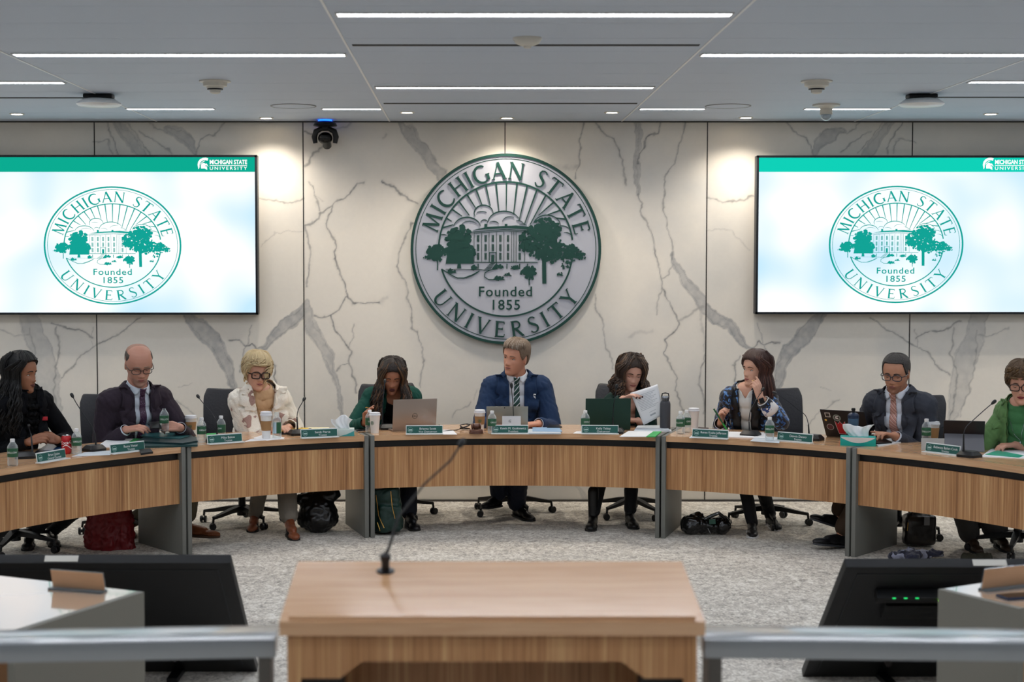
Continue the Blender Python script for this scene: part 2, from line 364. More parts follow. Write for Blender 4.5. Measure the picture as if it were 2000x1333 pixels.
# linear lights and dark slots : X range from the bays, Y from the photo
def ceilY(py): return onz(985,py,ZC).y
M_led=mat('led','ffffff',.5,emit='f3f7ff',estr=19)
M_ledframe=mat('led_frame','d5d5d5',.4)
XC=(sX[1]+sX[2])/2; HB=(sX[2]-sX[1])/2
def lightbar(x0,x1,yy,label,w=.085):
    t=thing('ceiling_light',label,'ceiling light',((x0+x1)/2,yy,ZC),0,'linear ceiling lights')
    L=x1-x0-.02
    g=G(); g.box((0,0,-.003),(L,w,.006)); part('diffuser',g,M_led,t)
    g=G()
    for s in (-1,1): g.box((0,s*(w/2+.004),-.003),(L+.02,.008,.009)); g.box((s*(L/2+.005),0,-.003),(.01,w,.009))
    part('frame',g,M_ledframe,t)
gp=.03
B={'c':(sX[1]+gp,sX[2]-gp),'l':(sX[0]+gp,sX[1]-gp),'r':(sX[2]+gp,sX[3]-gp),'ll':(XL+.3,sX[0]-gp),'rr':(sX[3]+gp,XR-.3)}
NAMES={'c':'the middle bay','l':'the bay over the bald man','r':'the bay over the woman in blue','ll':'the outer bay by the woman in black','rr':'the outer bay by the woman in lime green'}
lights=[('c',ceilY(27),'long bright linear light in the middle bay, closest to the viewer'),('c',ceilY(170),'short bright linear light in the middle bay in front of the round seal'),
('l',ceilY(106),'long linear light across the bay above the screen and the bald man'),('r',ceilY(106),'long linear light running across the bay above the woman in blue'),
('ll',ceilY(160),'linear light in the outer bay ending beside the seam near the black-haired woman'),('rr',ceilY(159),'linear light in the outer bay ending beside the seam near the woman in lime green')]
for b,yy,lb in lights: lightbar(*B[b],yy,lb)
# the split far lights each side of the round speaker
yf=ceilY(212)
for pa,pb,lb in ((246,420,'faint short far light between the white ceiling disc and the speaker grille'),(628,746,'short far light between speaker grille and the middle bay seam'),(1248,1378,'short far light between the middle seam and the second speaker grille'),(1570,1740,'short far light behind the dome camera in the ceiling')):
    lightbar(onz(pa,212,ZC).x,onz(pb,212,ZC).x,yf,lb,.06)
for b in ('c','l','r','ll','rr'):
    for yy in ([4.2,1.2,-1.8] if b=='c' else [5.6,2.6,-.4] if b in 'lr' else [6.9,3.9,.9]):
        lightbar(*B[b],yy,'linear light over the public seats, '+NAMES[b].replace('the bay','bay').replace('the outer bay','outer bay')+(', near' if yy>4 else ', midway' if yy>1 else ', rear'))
for b,py,k in (('c',88,8),('c',202,9),('ll',191,10),('rr',190,11)):
    a,c=B[b]; g=G(); g.box(((a+c)/2,ceilY(py),ZC-.001),(c-a,.05,.004)); struct(part('trim_%d'%k,g,mat('slot','24272a',.7)))
# ---- ceiling fittings
def on_c(px,py): return onz(px,py,ZC)
Mw=mat('white_plastic','d9d6cc',.45); Mb=mat('black_plastic','0c0d10',.35); Mch=mat('chrome','b8bcc4',.18,1)
Mwarm=mat('warm_led','ffffff',.5,emit='ffe6c4',estr=25)
def spot(x,y,e,size=2.3,blend=1,tilt=0):
    l=bpy.data.lights.new('downlight_beam','SPOT'); l.energy=e; l.color=(1,.9,.77); l.spot_size=size; l.spot_blend=blend; l.shadow_soft_size=.04
    o=bpy.data.objects.new('downlight_beam',l); COL.objects.link(o); o.location=(x,y,ZC-.02); o.rotation_euler=(tilt,0,0)
DL=[(33,222,'above the screen edge at the outer bay',1.0),(520,230,'next to the inner edge of the first wall screen',1.15),(795,219,'beside the middle bay seam over the green blazer',.9),(990,230,'in front of the top of the seal',1.15),(1195,219,'beside the middle seam over the curly-haired woman',.9),(1457,229,'next to the inner edge of the second wall screen',1.15),(1935,222,'over the second screen near the woman in lime green',1.0)]
for px,py,w,e in DL:
    p=on_c(px,py); t=thing('downlight','small round recessed downlight '+w,'downlight',p,0,'recessed downlights along the stone wall')
    g=G(); g.lathe([(.058,0),(.058,-.006),(.043,-.007),(.043,-.002)],24); part('trim_ring',g,Mw,t)
    g=G(); g.lathe([(.042,-.002),(.042,-.003)],24); part('lens',g,Mwarm,t); spot(p.x,p.y,36*e)
for px in (-260,1000-1260+2430): 
    p=on_c(px,225); spot(p.x,p.y,42)
def detector(px,py,label,dome=False):
    p=on_c(px,py); t=thing('smoke_detector',label,'smoke detector',p)
    if dome:
        g=G(); g.lathe([(.075,0),(.075,-.008),(.06,-.03),(.03,-.042),(0.001,-.044)],24); part('housing',g,Mw,t); g=G(); g.lathe([(.02,-.04),(.02,-.052),(.001,-.053)],12); part('sensor',g,Mw,t)
    else:
        g=G(); g.lathe([(.1,0),(.1,-.008),(.078,-.012),(.075,-.034),(.055,-.038),(.052,-.05)],24); part('housing',g,Mw,t)
        g=G(); g.lathe([(.05,-.05),(.05,-.058)],24); part('gap_ring',g,Mb,t); g=G(); g.lathe([(.036,-.058),(.034,-.075),(.02,-.082),(.001,-.083)],16); part('sensor',g,Mw,t)
detector(420,158,'stepped cream smoke detector over the bald man and blonde woman'); detector(1595,158,'stepped cream smoke detector above the second screen'); detector(1030,74,'plain low dome detector in the middle bay',True)
p=on_c(1614,204); t=thing('dome_camera','small hanging dome camera with a glassy bulb on the ceiling','camera',p)
g=G(); g.lathe([(.1,0),(.1,-.012),(.06,-.02),(.045,-.03),(.045,-.075)],24); part('mount',g,Mw,t); g=G(); g.ell((0,0,-.08),(.04,.04,.04)); part('glass_dome',g,mat('smoky','9fb0bd',.05,.3,coat=1),t)
for px,lb in ((193,'white disc wireless hub hanging from the ceiling above the first screen'),(1800,'white disc wireless hub hanging from the ceiling above the second screen')):
    p=on_c(px,184); t=thing('ceiling_hub',lb,'wireless hub',p)
    g=G(); g.box((0,0,-.015),(.2,.1,.03),bev=.01); g.box((.05,0,-.03),(.05,.05,.03)); g.box((-.06,0,-.03),(.03,.06,.03)); part('bracket',g,Mb,t)
    g=G(); g.lathe([(.001,-.035),(.11,-.035),(.15,-.06),(.155,-.07),(.14,-.082),(.001,-.09)],32); part('disc',g,mat('hub_white','f2f6f8',.3),t)
for px,lb in ((573,'flush round speaker grille in the bay over the blonde woman'),(1422,'flush round speaker grille in the bay over the woman in blue')):
    p=on_c(px,207); t=thing('ceiling_speaker',lb,'speaker',p); g=G(); g.lathe([(.17,0),(.17,-.004),(.16,-.005),(.16,-.002)],40); part('rim',g,mat('spk_rim','7f848a',.5),t)
    g=G(); g.lathe([(.16,-.001),(.16,-.003)],40); part('grille',g,M_ceil,t)
# ptz camera hanging in front of the wall
p=on_c(635,234); t=thing('ptz_camera','black pan tilt camera with blue lit base hanging under the ceiling','camera',p)
g=G(); g.lathe([(.05,0),(.06,-.012)],24); part('light_ring',g,mat('blue_led','1050ff',.4,emit='1c66ff',estr=2.2),t)
g=G(); g.lathe([(.06,-.012),(.09,-.03),(.098,-.05),(.06,-.056),(.03,-.06),(.03,-.07)],32); part('base',g,Mb,t)
g=G(); g.tube([(-.08,0,-.19),(-.088,0,-.14),(-.075,0,-.095),(-.03,0,-.072),(.03,0,-.072),(.075,0,-.095),(.088,0,-.14),(.08,0,-.19)],[.018,.024,.024,.02,.02,.024,.024,.018],10); part('yoke',g,Mb,t)
g=G(); g.ell((0,0,-.15),(.06,.05,.05)); g.lathe([(.036,-.09),(.036,0)],20,M=TR((.01,-.01,-.16))@Matrix.Rotation(R(60),4,'X')@TR((0,0,.0))); part('camera_head',g,mat('black_gloss','08090b',.15),t)
# ============================================================ SEAL + SCREENS
def ribbon(pts,w,taper=None):
    """2D polyline -> list of quads polygons"""
    pts=[V((p[0],p[1])) for p in pts]; n=len(pts); L=[];Rr=[]
    for i in range(n):
        d=(pts[min(i+1,n-1)]-pts[max(i-1,0)]).normalized(); nn=V((-d.y,d.x)); ww=(w if not hasattr(w,'__len__') else w[0]+(w[-1]-w[0])*i/(n-1) if len(w)==2 else w[i])
        if taper: ww=ww*taper(i/(n-1))
        L.append(pts[i]+nn*ww/2); Rr.append(pts[i]-nn*ww/2)
    return [[(a.x,a.y) for a in (Rr[i],Rr[i+1],L[i+1],L[i])] for i in range(n-1)]
def arc(cx,cy,rx,ry,a0,a1,n=20): return [(cx+rx*math.cos(R(a0+(a1-a0)*i/n)),cy+ry*math.sin(R(a0+(a1-a0)*i/n))) for i in range(n+1)]
K=.15;k_=.075
def GL():
    S=lambda x,y,h=.1:[(x-h,y),(x+h,y)]
    g={}
    g['I']=(.26,[([(.13,0),(.13,1)],K)],[S(.13,.015,.12),S(.13,.985,.12)])
    g['M']=(1.02,[([(.1,0),(.2,1)],k_),([(.2,1),(.51,.04)],K),([(.51,.04),(.82,1)],k_),([(.82,1),(.92,0)],K)],[S(.1,.015),S(.92,.015,.12),S(.17,.985,.07),S(.85,.985,.07)])
    g['C']=(.86,[(arc(.5,.5,.43,.5,52,312,28),'c')],[])
    g['G']=(.92,[(arc(.5,.5,.43,.5,52,305,28),'c'),([(.84,.1),(.84,.42)],K)],[S(.84,.43,.12)])
    g['H']=(.86,[([(.14,0),(.14,1)],K),([(.72,0),(.72,1)],K),([(.14,.52),(.72,.52)],k_)],[S(.14,.015,.12),S(.14,.985,.12),S(.72,.015,.12),S(.72,.985,.12)])
    g['A']=(.84,[([(.07,0),(.42,1.02)],k_),([(.4,1.02),(.76,0)],K),([(.2,.34),(.62,.34)],k_)],[S(.07,.015,.09),S(.76,.015,.12)])
    g['N']=(.92,[([(.12,0),(.12,1)],k_),([(.1,1),(.78,.0)],K),([(.78,0),(.78,1)],k_)],[S(.12,.015,.09),S(.78,.985,.09),S(.08,.985,.07)])
    g['S']=(.6,[([(.5,.86),(.42,.96),(.28,1),(.14,.94),(.08,.8),(.12,.66),(.25,.56),(.4,.46),(.51,.34),(.52,.2),(.44,.06),(.27,0),(.13,.04),(.05,.16)],'s')],[])
    g['T']=(.8,[([(.39,0),(.39,1)],K),([(.03,.965),(.75,.965)],k_)],[S(.39,.015,.13),[(.03,.97),(.01,.82)],[(.75,.97),(.77,.82)]])
    g['E']=(.66,[([(.13,0),(.13,1)],K),([(.1,.965),(.56,.965)],k_),([(.1,.52),(.48,.52)],k_),([(.1,.035),(.6,.035)],k_)],[S(.1,.985,.08),S(.1,.015,.08),[(.56,.98),(.58,.82)],[(.48,.6),(.48,.44)],[(.6,.02),(.63,.2)]])
    g['U']=(.86,[([(.12,1),(.12,.35)]+arc(.42,.33,.3,.33,180,270,8),K),(arc(.42,.33,.3,.33,270,360,8)+[(.72,1)],k_)],[S(.12,.985,.12),S(.72,.985,.1)])
    g['V']=(.84,[([(.08,1),(.42,-.02)],K),([(.4,-.02),(.75,1)],k_)],[S(.08,.985,.12),S(.75,.985,.09)])
    g['R']=(.78,[([(.14,0),(.14,1)],K),([(.14,.96),(.36,.96)]+arc(.34,.74,.24,.22,85,-85,12)+[(.14,.5)],k_*1.3),([(.3,.5),(.72,0)],K)],[S(.14,.015,.12),S(.1,.985,.08),S(.72,.015,.08)])
    g['Y']=(.8,[([(.07,1),(.4,.48)],K),([(.73,1),(.4,.48)],k_),([(.4,.5),(.4,0)],K)],[S(.07,.985,.11),S(.73,.985,.09),S(.4,.015,.13)])
    return g
GLY=GL()
def glyph_polys(ch):
    w,st,se=GLY[ch]; out=[]
    for pts,t in st:
        if t=='c': out+=ribbon(pts,k_,lambda q:1+1.15*math.sin(math.pi*q))
        elif t=='s': out+=ribbon(pts,k_,lambda q:.9+1.2*math.exp(-((q-.5)/.22)**2))
        else: out+=ribbon(pts,t,lambda q:1.0)
    for p in se: out+=ribbon(p,.045)
    return w,out
def word_arc(word,a0,a1,rb,h,bottom=False):
    """letters from angle a0 to a1 (deg) with baseline radius rb -> list of (char, polys in seal units)"""
    ws=[(GLY[c][0]*h if c!=' ' else .42*h) for c in word]; n=len(word); R0=rb+h/2 if not bottom else rb-h/2
    tot=abs(R(a1-a0))*R0; gap=(tot-sum(ws))/(n-1); s=0; res=[]
    for c,w in zip(word,ws):
        mid=s+w/2; s+=w+gap; q=mid/R0; 
        if c==' ': continue
        A=R(a0)-q if not bottom else R(a0)+q
        _,ps=glyph_polys(c); o=[]
        for p in ps:
            pp=[]
            for x,y in p:
                dx=x*h-w/2+0*h; dy=y*h
                if not bottom: rr=rb+dy; pp.append((rr*math.cos(A)+dx*math.sin(A),rr*math.sin(A)-dx*math.cos(A)))
                else: rr=rb-dy; pp.append((rr*math.cos(A)-dx*math.sin(A),rr*math.sin(A)+dx*math.cos(A)))
            o.append(pp)
        res.append((c,o))
    return res
def sp(x,y): return ((x-693)/622,(660-y)/622)      # from the zoomed seal crop to seal units
def seal_letters(): return word_arc('MICHIGAN STATE',166,12,.735,.175)+word_arc('UNIVERSITY',213,327,.925,.165,True)
def seal_picture():
    rnd=random.Random(5); out=[]; 
    def line(pts,w): out.extend(ribbon([sp(*p) for p in pts],w/622))
    def poly(pts): out.append([sp(*p) for p in pts])
    # inner circle, broken by the trees
    for a0,a1 in ((8,177),(197,342)): out.extend(ribbon(arc(0,0,.705,.705,a0,a1,70),.017))
    # rays
    cl={-8:(350,500),-7:(340,478),-6:(407,445),-5:(455,440),-4:(500,398),-3:(540,378),-2:(592,378),-1:(648,412),0:(695,410),1:(742,435),2:(778,478),3:(812,502),4:(850,500),5:(905,440),6:(965,435),7:(1015,455)}
    for k,(x,y) in cl.items():
        a=R(90-9*k-.5); p=(.705*math.cos(a),.705*math.sin(a)); q=sp(x,y); out.extend(ribbon([p,q],(.017,.008)))
    # clouds
    def cloud(cx,cy,rx,ry,a0,a1,w=5): out.extend(ribbon([sp(cx+rx*math.cos(R(a)),cy-ry*math.sin(R(a))) for a in [a0+(a1-a0)*i/22 for i in range(23)]],w/622,lambda q:.35+.65*math.sin(math.pi*min(max(q,.05),.95))))
    for c in ((440,520,88,68,10,172,8),(455,520,60,42,40,150,4),(548,425,62,52,0,205,8),(535,440,50,26,50,130,4),(552,492,26,24,20,160,5),(680,490,105,78,25,180,8),(720,485,50,38,60,170,4),(610,500,38,22,10,130,4),(760,500,50,28,10,90,4),
        (960,510,90,72,5,165,7),(1060,560,60,52,40,130,6),(1080,600,50,50,20,100,5),(285,600,40,36,60,120,5),(800,510,30,14,20,120,4)): cloud(*c)
    # hall
    poly([(480,535),(570,515),(760,505),(870,518),(870,535),(700,522)]); line([(470,548),(700,530),(880,545)],4); line([(484,556),(700,540),(880,553)],3)
    for x in (562,694): poly([(x-9,495),(x+9,495),(x+9,520),(x-9,520)])
    for x in (486,535,583,632,680,730,745,760,815): line([(x,552-(x-480)*.02),(x,745)],2.6)
    for x in (512,561,608,657,707,783):
        for y in (590,650,707):
            if x==608 and y==707: continue
            for dx in (-4,4):
                poly([(x+dx-3,y-22),(x+dx+3,y-22),(x+dx+3,y+22),(x+dx-3,y+22)])
    line([(484,745),(900,745)],5); line([(484,795),(560,795)],2); line([(583,682),(632,682)],5); line([(586,682),(586,742)],3); line([(628,682),(628,742)],3); poly([(598,698),(617,698),(617,742),(598,742)])
    for i in range(6): line([(592-i*9,752+i*9),(620-i*6,752+i*9)],4)
    poly([(600,790),(636,745),(636,790)])
    for x in (512,700,783,835): line([(x,755),(x,788)],6)
    # ground lines
    line([(275,790),(330,825),(375,848),(420,848),(480,825),(520,802)],6); line([(430,850),(470,835),(510,812)],3); line([(640,788),(585,798),(556,815),(552,840),(580,858),(640,860)],5)
    line([(300,790),(540,792)],2)
    # trees : ragged leaf clusters
    def tree(cx,cy,rx,ry,n,r0,seed):
        rn=random.Random(seed)
        for i in range(n):
            a=rn.random()*2*math.pi; q=math.sqrt(rn.random()); x=cx+rx*q*math.cos(a); y=cy+ry*q*math.sin(a); r=r0*(.6+.8*rn.random())*(1.15-.45*q); m=7
            ph=rn.random(); poly([(x+r*(.75+.5*rn.random())*math.cos(2*math.pi*(j/m+ph)),y-r*(.75+.5*rn.random())*math.sin(2*math.pi*(j/m+ph))) for j in range(m)])
    tree(385,585,80,75,80,17,1); tree(400,680,92,62,110,17,2); poly([(310,690),(482,690),(482,755),(300,755)]); poly([(380,740),(396,740),(402,786),(374,786)])
    tree(240,685,66,52,70,14,3); line([(247,720),(247,798)],7); tree(180,715,25,14,10,8,30); tree(345,640,40,50,30,12,31)
    tree(950,540,100,85,130,15,4); tree(930,640,135,85,190,13,5); tree(1020,680,95,70,90,12,6); tree(1130,690,55,45,60,11,7); tree(1185,705,30,22,26,8,8); tree(850,600,75,70,60,12,34); poly([(928,650),(955,650),(958,885),(932,885)]); line([(944,760),(985,690)],6); line([(940,740),(900,690)],6)
    poly([(1098,815),(1120,740),(1128,745),(1108,818)]); tree(1135,650,30,32,22,9,35); tree(1090,760,40,25,20,8,36)
    tree(842,815,50,42,60,12,9); line([(845,850),(846,895)],6)
    for x,y,w,h in ((340,802,30,24),(483,780,22,26),(655,772,26,22),(755,777,34,22),(645,848,42,24),(705,825,28,16),(1047,822,22,18)):
        tree(x,y,w*.75,h*.6,16,h*.34,int(x)); poly([(x-w,y+h*.55),(x+w,y+h*.55),(x+w*.6,y),(x-w*.6,y)])
    return out
SL=seal_letters(); SPIC=seal_picture()
def annulus(g,r0,r1,fn,z0,z1,n=96,mi=None):
    P=lambda r,a,z:fn(r*math.cos(a),r*math.sin(a),z)
    vs=[]; 
    for i in range(n):
        a=2*math.pi*i/n; vs+=[P(r0,a,z0),P(r1,a,z0),P(r1,a,z1),P(r0,a,z1)]
    fs=[]
    for i in range(n):
        a=4*i;b=4*((i+1)%n)
        for k in range(4): fs.append((a+k,a+(k+1)%4,b+(k+1)%4,b+k))
    g.add(vs,fs,None,mi)
cs=aty(988,487,YW-.05); RS=(aty(1174,487,YW-.05).x-aty(802,487,YW-.05).x)/2
Mgreen=mat('seal_green','1f463f',.4,.25); Msilver=mat('seal_silver','c6c8d2',.4,.45,aniso=.5,bump=(60,.03,(1,1,10)))
t=thing('wall_seal','large round brushed metal university seal mounted on the marble wall','seal',cs)
SM=lambda x,y,z:V((x*RS,-z,y*RS))
g=G(); g.lathe([(RS*.972,-.03),(RS*.972,0)],128,M=Matrix.Rotation(R(90),4,'X')); part('disc',g,Msilver,t,30)
g=G(); annulus(g,.972,1.0,SM,-.045,.012,128); part('rim',g,Mgreen,t,30)
g=G(); annulus(g,.942,.949,SM,.0,.003,128); part('inner_line',g,Mgreen,t,30)
_jit=[0]
def ext(g,polys,z0,z1):
    for p in polys:
        n=len(p); a=sum(p[i][0]*p[(i+1)%n][1]-p[(i+1)%n][0]*p[i][1] for i in range(n))
        if a<0: p=p[::-1]
        _jit[0]=(_jit[0]+1)%397; zz=z1+_jit[0]*1.1e-5
        vs=[SM(x,y,zz) for x,y in p]+[SM(x,y,z0) for x,y in p]; fs=[tuple(range(n))]
        fs+=[(i,i+n,(i+1)%n+n,(i+1)%n) for i in range(n)]; g.add(vs,fs)
for c,ps in SL: g=G(); ext(g,ps,0,.012); part('letter',g,Mgreen,t,30)
g=G(); ext(g,SPIC,0,.006); part('picture',g,Mgreen,t,30)
for body,yy,sz in (('Founded',968,.148),('1855',1055,.148)):
    g=G(); vs,fs=text2d(body,sz,.012,1.12); x0,y0=sp(690,yy); g.add([SM(x+x0,y+y0,.008) for x,y in vs]+[SM(x+x0,y+y0,0) for x,y in vs],fs); part('lettering',g,Mgreen,t,30,False)
# helmet emblem in a unit box (x 0..1, y 0..1.15)
def helmet():
    o=[]; o+=ribbon([(1.0,.98),(.8,1.05),(.55,1.03),(.32,.92),(.16,.72),(.1,.48),(.12,.25),(.1,.08)],[.26,.24,.24,.24,.22,.19,.14,.05])
    o+=ribbon([(.72,.85),(.5,.76),(.33,.6),(.28,.45)],[.03,.06,.06,.02])
    o.append([(.34,.12),(.32,.4),(.4,.58),(.55,.66),(.72,.62),(.86,.5),(.9,.42),(.74,.42),(.72,.36),(.9,.33),(.94,0),(.8,.06),(.66,.13),(.56,.12)])
    o+=ribbon([(.82,.6),(.95,.44),(1.04,.3)],[.08,.06,.02]); return o
HEL=helmet()
# screens
def emis(name,col,s):
    m=bpy.data.materials.new(name); m.use_nodes=True; nt=m.node_tree; nt.nodes.clear(); e=nt.nodes.new('ShaderNodeEmission'); o=nt.nodes.new('ShaderNodeOutputMaterial'); e.inputs[0].default_value=srgb(col); e.inputs[1].default_value=s; nt.links.new(e.outputs[0],o.inputs[0]); MATS[name]=m; return m
def screenbg(name,seed):
    m=bpy.data.materials.new(name); m.use_nodes=True; nt=m.node_tree; nt.nodes.clear(); N=nt.nodes.new; L=nt.links.new
    e=N('ShaderNodeEmission'); o=N('ShaderNodeOutputMaterial'); t=N('ShaderNodeTexCoord'); mp=N('ShaderNodeMapping'); mp.inputs['Location'].default_value=(seed,0,seed); L(t.outputs['Object'],mp.inputs[0])
    n=N('ShaderNodeTexNoise'); n.inputs['Scale'].default_value=1.5; n.inputs['Detail'].default_value=1; L(mp.outputs[0],n.inputs['Vector']); cr=N('ShaderNodeValToRGB'); q=cr.color_ramp.elements
    q[0].position=.42; q[0].color=srgb('fbfdff'); q[1].position=.72; q[1].color=srgb('bfe2f8'); L(n.outputs[0],cr.inputs[0]); L(cr.outputs[0],e.inputs[0]); e.inputs[1].default_value=.76; L(e.outputs[0],o.inputs[0]); MATS[name]=m; return m
def screen(name_label,x0p,x1p,ytp,ybp,sealx,sealy,srx,sry,logox,seed,hdr):
    yv=YW-.11; A=aty(x0p,ybp,yv); B_=aty(x1p,ytp,yv); c=(A+B_)/2; w=B_.x-A.x; h=B_.z-A.z
    t=thing('wall_screen',name_label,'television',c,0,'wall screens')
    g=G(); g.box((0,.05,0),(w,.09,h),bev=.008); part('casing',g,mat('tv_case','1a2430',.4),t)
    g=G(); bz=.018
    for q,d in (((0,-.004,h/2-bz/2),(w,.012,bz)),((0,-.004,-h/2+bz/2),(w,.012,bz)),((w/2-bz/2,-.004,0),(bz,.012,h)),((-w/2+bz/2,-.004,0),(bz,.012,h))): g.box(q,d)
    part('bezel',g,mat('tv_bezel','10161c',.35),t)
    pc=lambda px,py:(aty(px,py,yv)-c)
    W,H=w/2-bz,h/2-bz; hd=pc(x0p,336).z
    g=G(); g.mi=0; g.box((0,-.001,(hd-H)/2),(2*W,.004,hd+H)); g.mi=1; g.box((0,-.001,(hd+H)/2),(2*W,.004,H-hd))
    sc=pc(sealx,sealy); kx=srx/F*yv*1.0015; kz=sry/F*yv*1.0015
    S=lambda x,y,z=0:V((sc.x+x*kx,-.0036,sc.z+y*kz))
    g.mi=2
    def fl(polys,fn):
        for p in polys:
            n=len(p); a=sum(p[i][0]*p[(i+1)%n][1]-p[(i+1)%n][0]*p[i][1] for i in range(n)); p=p if a>0 else p[::-1]; g.add([fn(*q) for q in p],[tuple(range(n))])
    for c_,ps in SL: fl(ps,S)
    fl(SPIC,S)
    annulus(g,.975,1.0,S,0,0,96); annulus(g,.942,.949,S,0,0,96)
    for body,yy,sz in (('Founded',968,.148),('1855',1055,.148)):
        a,b=sp(690,yy); put_text(g,body,sz,lambda x,y:S(x+a,y+b),None,.012,1.12)
    g.mi=3; lg=pc(logox,332); u=.085; LF=lambda x,y:V((lg.x+x*u,-.0038,lg.z+y*u)); fl(HEL,LF)
    def fit(body,x0,x1,z0,z1,bold):
        vs,fs=text2d(body,1,bold,1.0 if len(body)>10 else 1.35,'LEFT'); ax=[v[0] for v in vs]; az=[v[1] for v in vs]; kx_=(x1-x0)/(max(ax)-min(ax)); kz_=(z1-z0)/(max(az)-min(az))
        g.add([V((lg.x+x0+(x-min(ax))*kx_,-.0038,lg.z+z0+(y-min(az))*kz_)) for x,y in vs],fs)
    fit('MICHIGAN STATE',.10,.405,.045,.082,.03); fit('UNIVERSITY',.10,.405,.0,.026,.01)
    g.box((lg.x+.252,-.0038,lg.z+.035),(.305,.0008,.004))
    me=g.mesh('display',[screenbg('slide_bg%d'%seed,seed),emis('slide_header%d'%seed,hdr,.72),emis('slide_ink%d'%seed,'12a093',.72),emis('slide_white%d'%seed,'ffffff',.78)])
    link('display',me,t)
screen('wide wall screen with pale slide hung behind the bald man',-56,502,303,615,220,480,134,115,386,1,'0ba88e')
screen('wide wall screen with pale slide hung behind the man with the striped salmon tie',1475,2040,304,614,1750,478,131,114,1919,2,'0fcdb4')
# ============================================================ CURVED DAIS
RXC,RYC,RA,RB=.30,7.35,3.6,3.84
def ring(phi,off,z=0):
    p=V((RXC+RA*math.sin(phi),RYC+RB*math.cos(phi),z)); n=V((math.sin(phi)/RA,math.cos(phi)/RB,0)).normalized(); return p+n*off
def rnorm(phi): return V((math.sin(phi)/RA,math.cos(phi)/RB,0)).normalized()
def phi_at_x(X): return math.asin(max(-.999,min(.999,(X-RXC)/RA)))
WV=wood('wood_apron',True); WH=wood('wood_top',False)
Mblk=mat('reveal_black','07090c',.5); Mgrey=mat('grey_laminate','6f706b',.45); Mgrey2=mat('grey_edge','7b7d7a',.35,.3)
def arcslab(g,p0,p1,o0,o1,z0,z1,n,uvs=(1,1),mi=0):
    """curved slab; uv in metres: u along arc, v = z (sides) or offset (top)"""
    L=0; st=[]
    for i in range(n+1):
        ph=p0+(p1-p0)*i/n
        if i: L+=(ring(ph,0)-ring(p0+(p1-p0)*(i-1)/n,0)).length
        st.append((ph,L))
    for (a,la),(b,lb) in zip(st[:-1],st[1:]):
        A=[ring(a,o0,z0),ring(b,o0,z0),ring(b,o0,z1),ring(a,o0,z1)]; g.add(A,[(0,1,2,3)],[(la,z0),(lb,z0),(lb,z1),(la,z1)],mi)
        A=[ring(a,o1,z0),ring(a,o1,z1),ring(b,o1,z1),ring(b,o1,z0)]; g.add(A,[(0,1,2,3)],[(la,z0),(la,z1),(lb,z1),(lb,z0)],mi)
        A=[ring(a,o0,z1),ring(b,o0,z1),ring(b,o1,z1),ring(a,o1,z1)]; g.add(A,[(0,1,2,3)],[(la,o0),(lb,o0),(lb,o1),(la,o1)],mi)
        A=[ring(a,o0,z0),ring(a,o1,z0),ring(b,o1,z0),ring(b,o0,z0)]; g.add(A,[(0,1,2,3)],[(la,o0),(la,o1),(lb,o1),(lb,o0)],mi)
    for (ph,l),s in ((st[0],1),(st[-1],-1)):
        A=[ring(ph,o0,z0),ring(ph,o0,z1),ring(ph,o1,z1),ring(ph,o1,z0)]; g.add(A,[(0,1,2,3)],[(o0,z0),(o0,z1),(o1,z1),(o1,z0)],mi)
TD=.62
joints=[R(-64)]+[phi_at_x(onT(352,880).x),phi_at_x(onT(718,857).x),phi_at_x(onT(1294,855).x),phi_at_x(onT(1666,876).x)]+[R(64)]
NM=['first curved desk section, in front of the black-haired woman','curved desk section in front of the blonde woman','centre curved desk section under the seal','curved desk section in front of the woman in blue','last curved desk section, in front of the woman in lime green']
for k in range(5):
    a,b=joints[k],joints[k+1]; pw=.031/RA; a2=a+pw+.0012; b2=b-pw-.0012; m=ring((a+b)/2,TD/2); t=thing('dais_desk','wood veneer '+NM[k],'desk',(0,0,0),0,'curved dais desk sections')
    n=24
    g=G(); arcslab(g,a2,b2,0,TD,.702,TT,n); part('desktop',g,WH,t,30)
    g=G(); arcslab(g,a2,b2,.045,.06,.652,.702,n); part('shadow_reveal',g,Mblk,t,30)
    g=G(); arcslab(g,a2,b2,.025,.045,.352,.652,n); part('modesty_panel',g,WV,t,30)
    for s in (a,b):
        c0=s+(pw/2+.0012)*(1 if s==a else -1)
        g=G(); rn=rnorm(s); tn=V((rn.y,-rn.x,0)); M=Matrix((( tn.x,rn.x,0,0),(tn.y,rn.y,0,0),(0,0,1,0),(0,0,0,1)))
        cc=ring(c0,TD/2-.005,0); g.box((cc.x,cc.y,(TT+.0)/2),(0,0,0)) if 0 else None
        g.box((0,0,TT/2),(.03,TD+.012,TT),M=TR(cc)@M,bev=.002); part('end_panel',g,Mgrey,t)
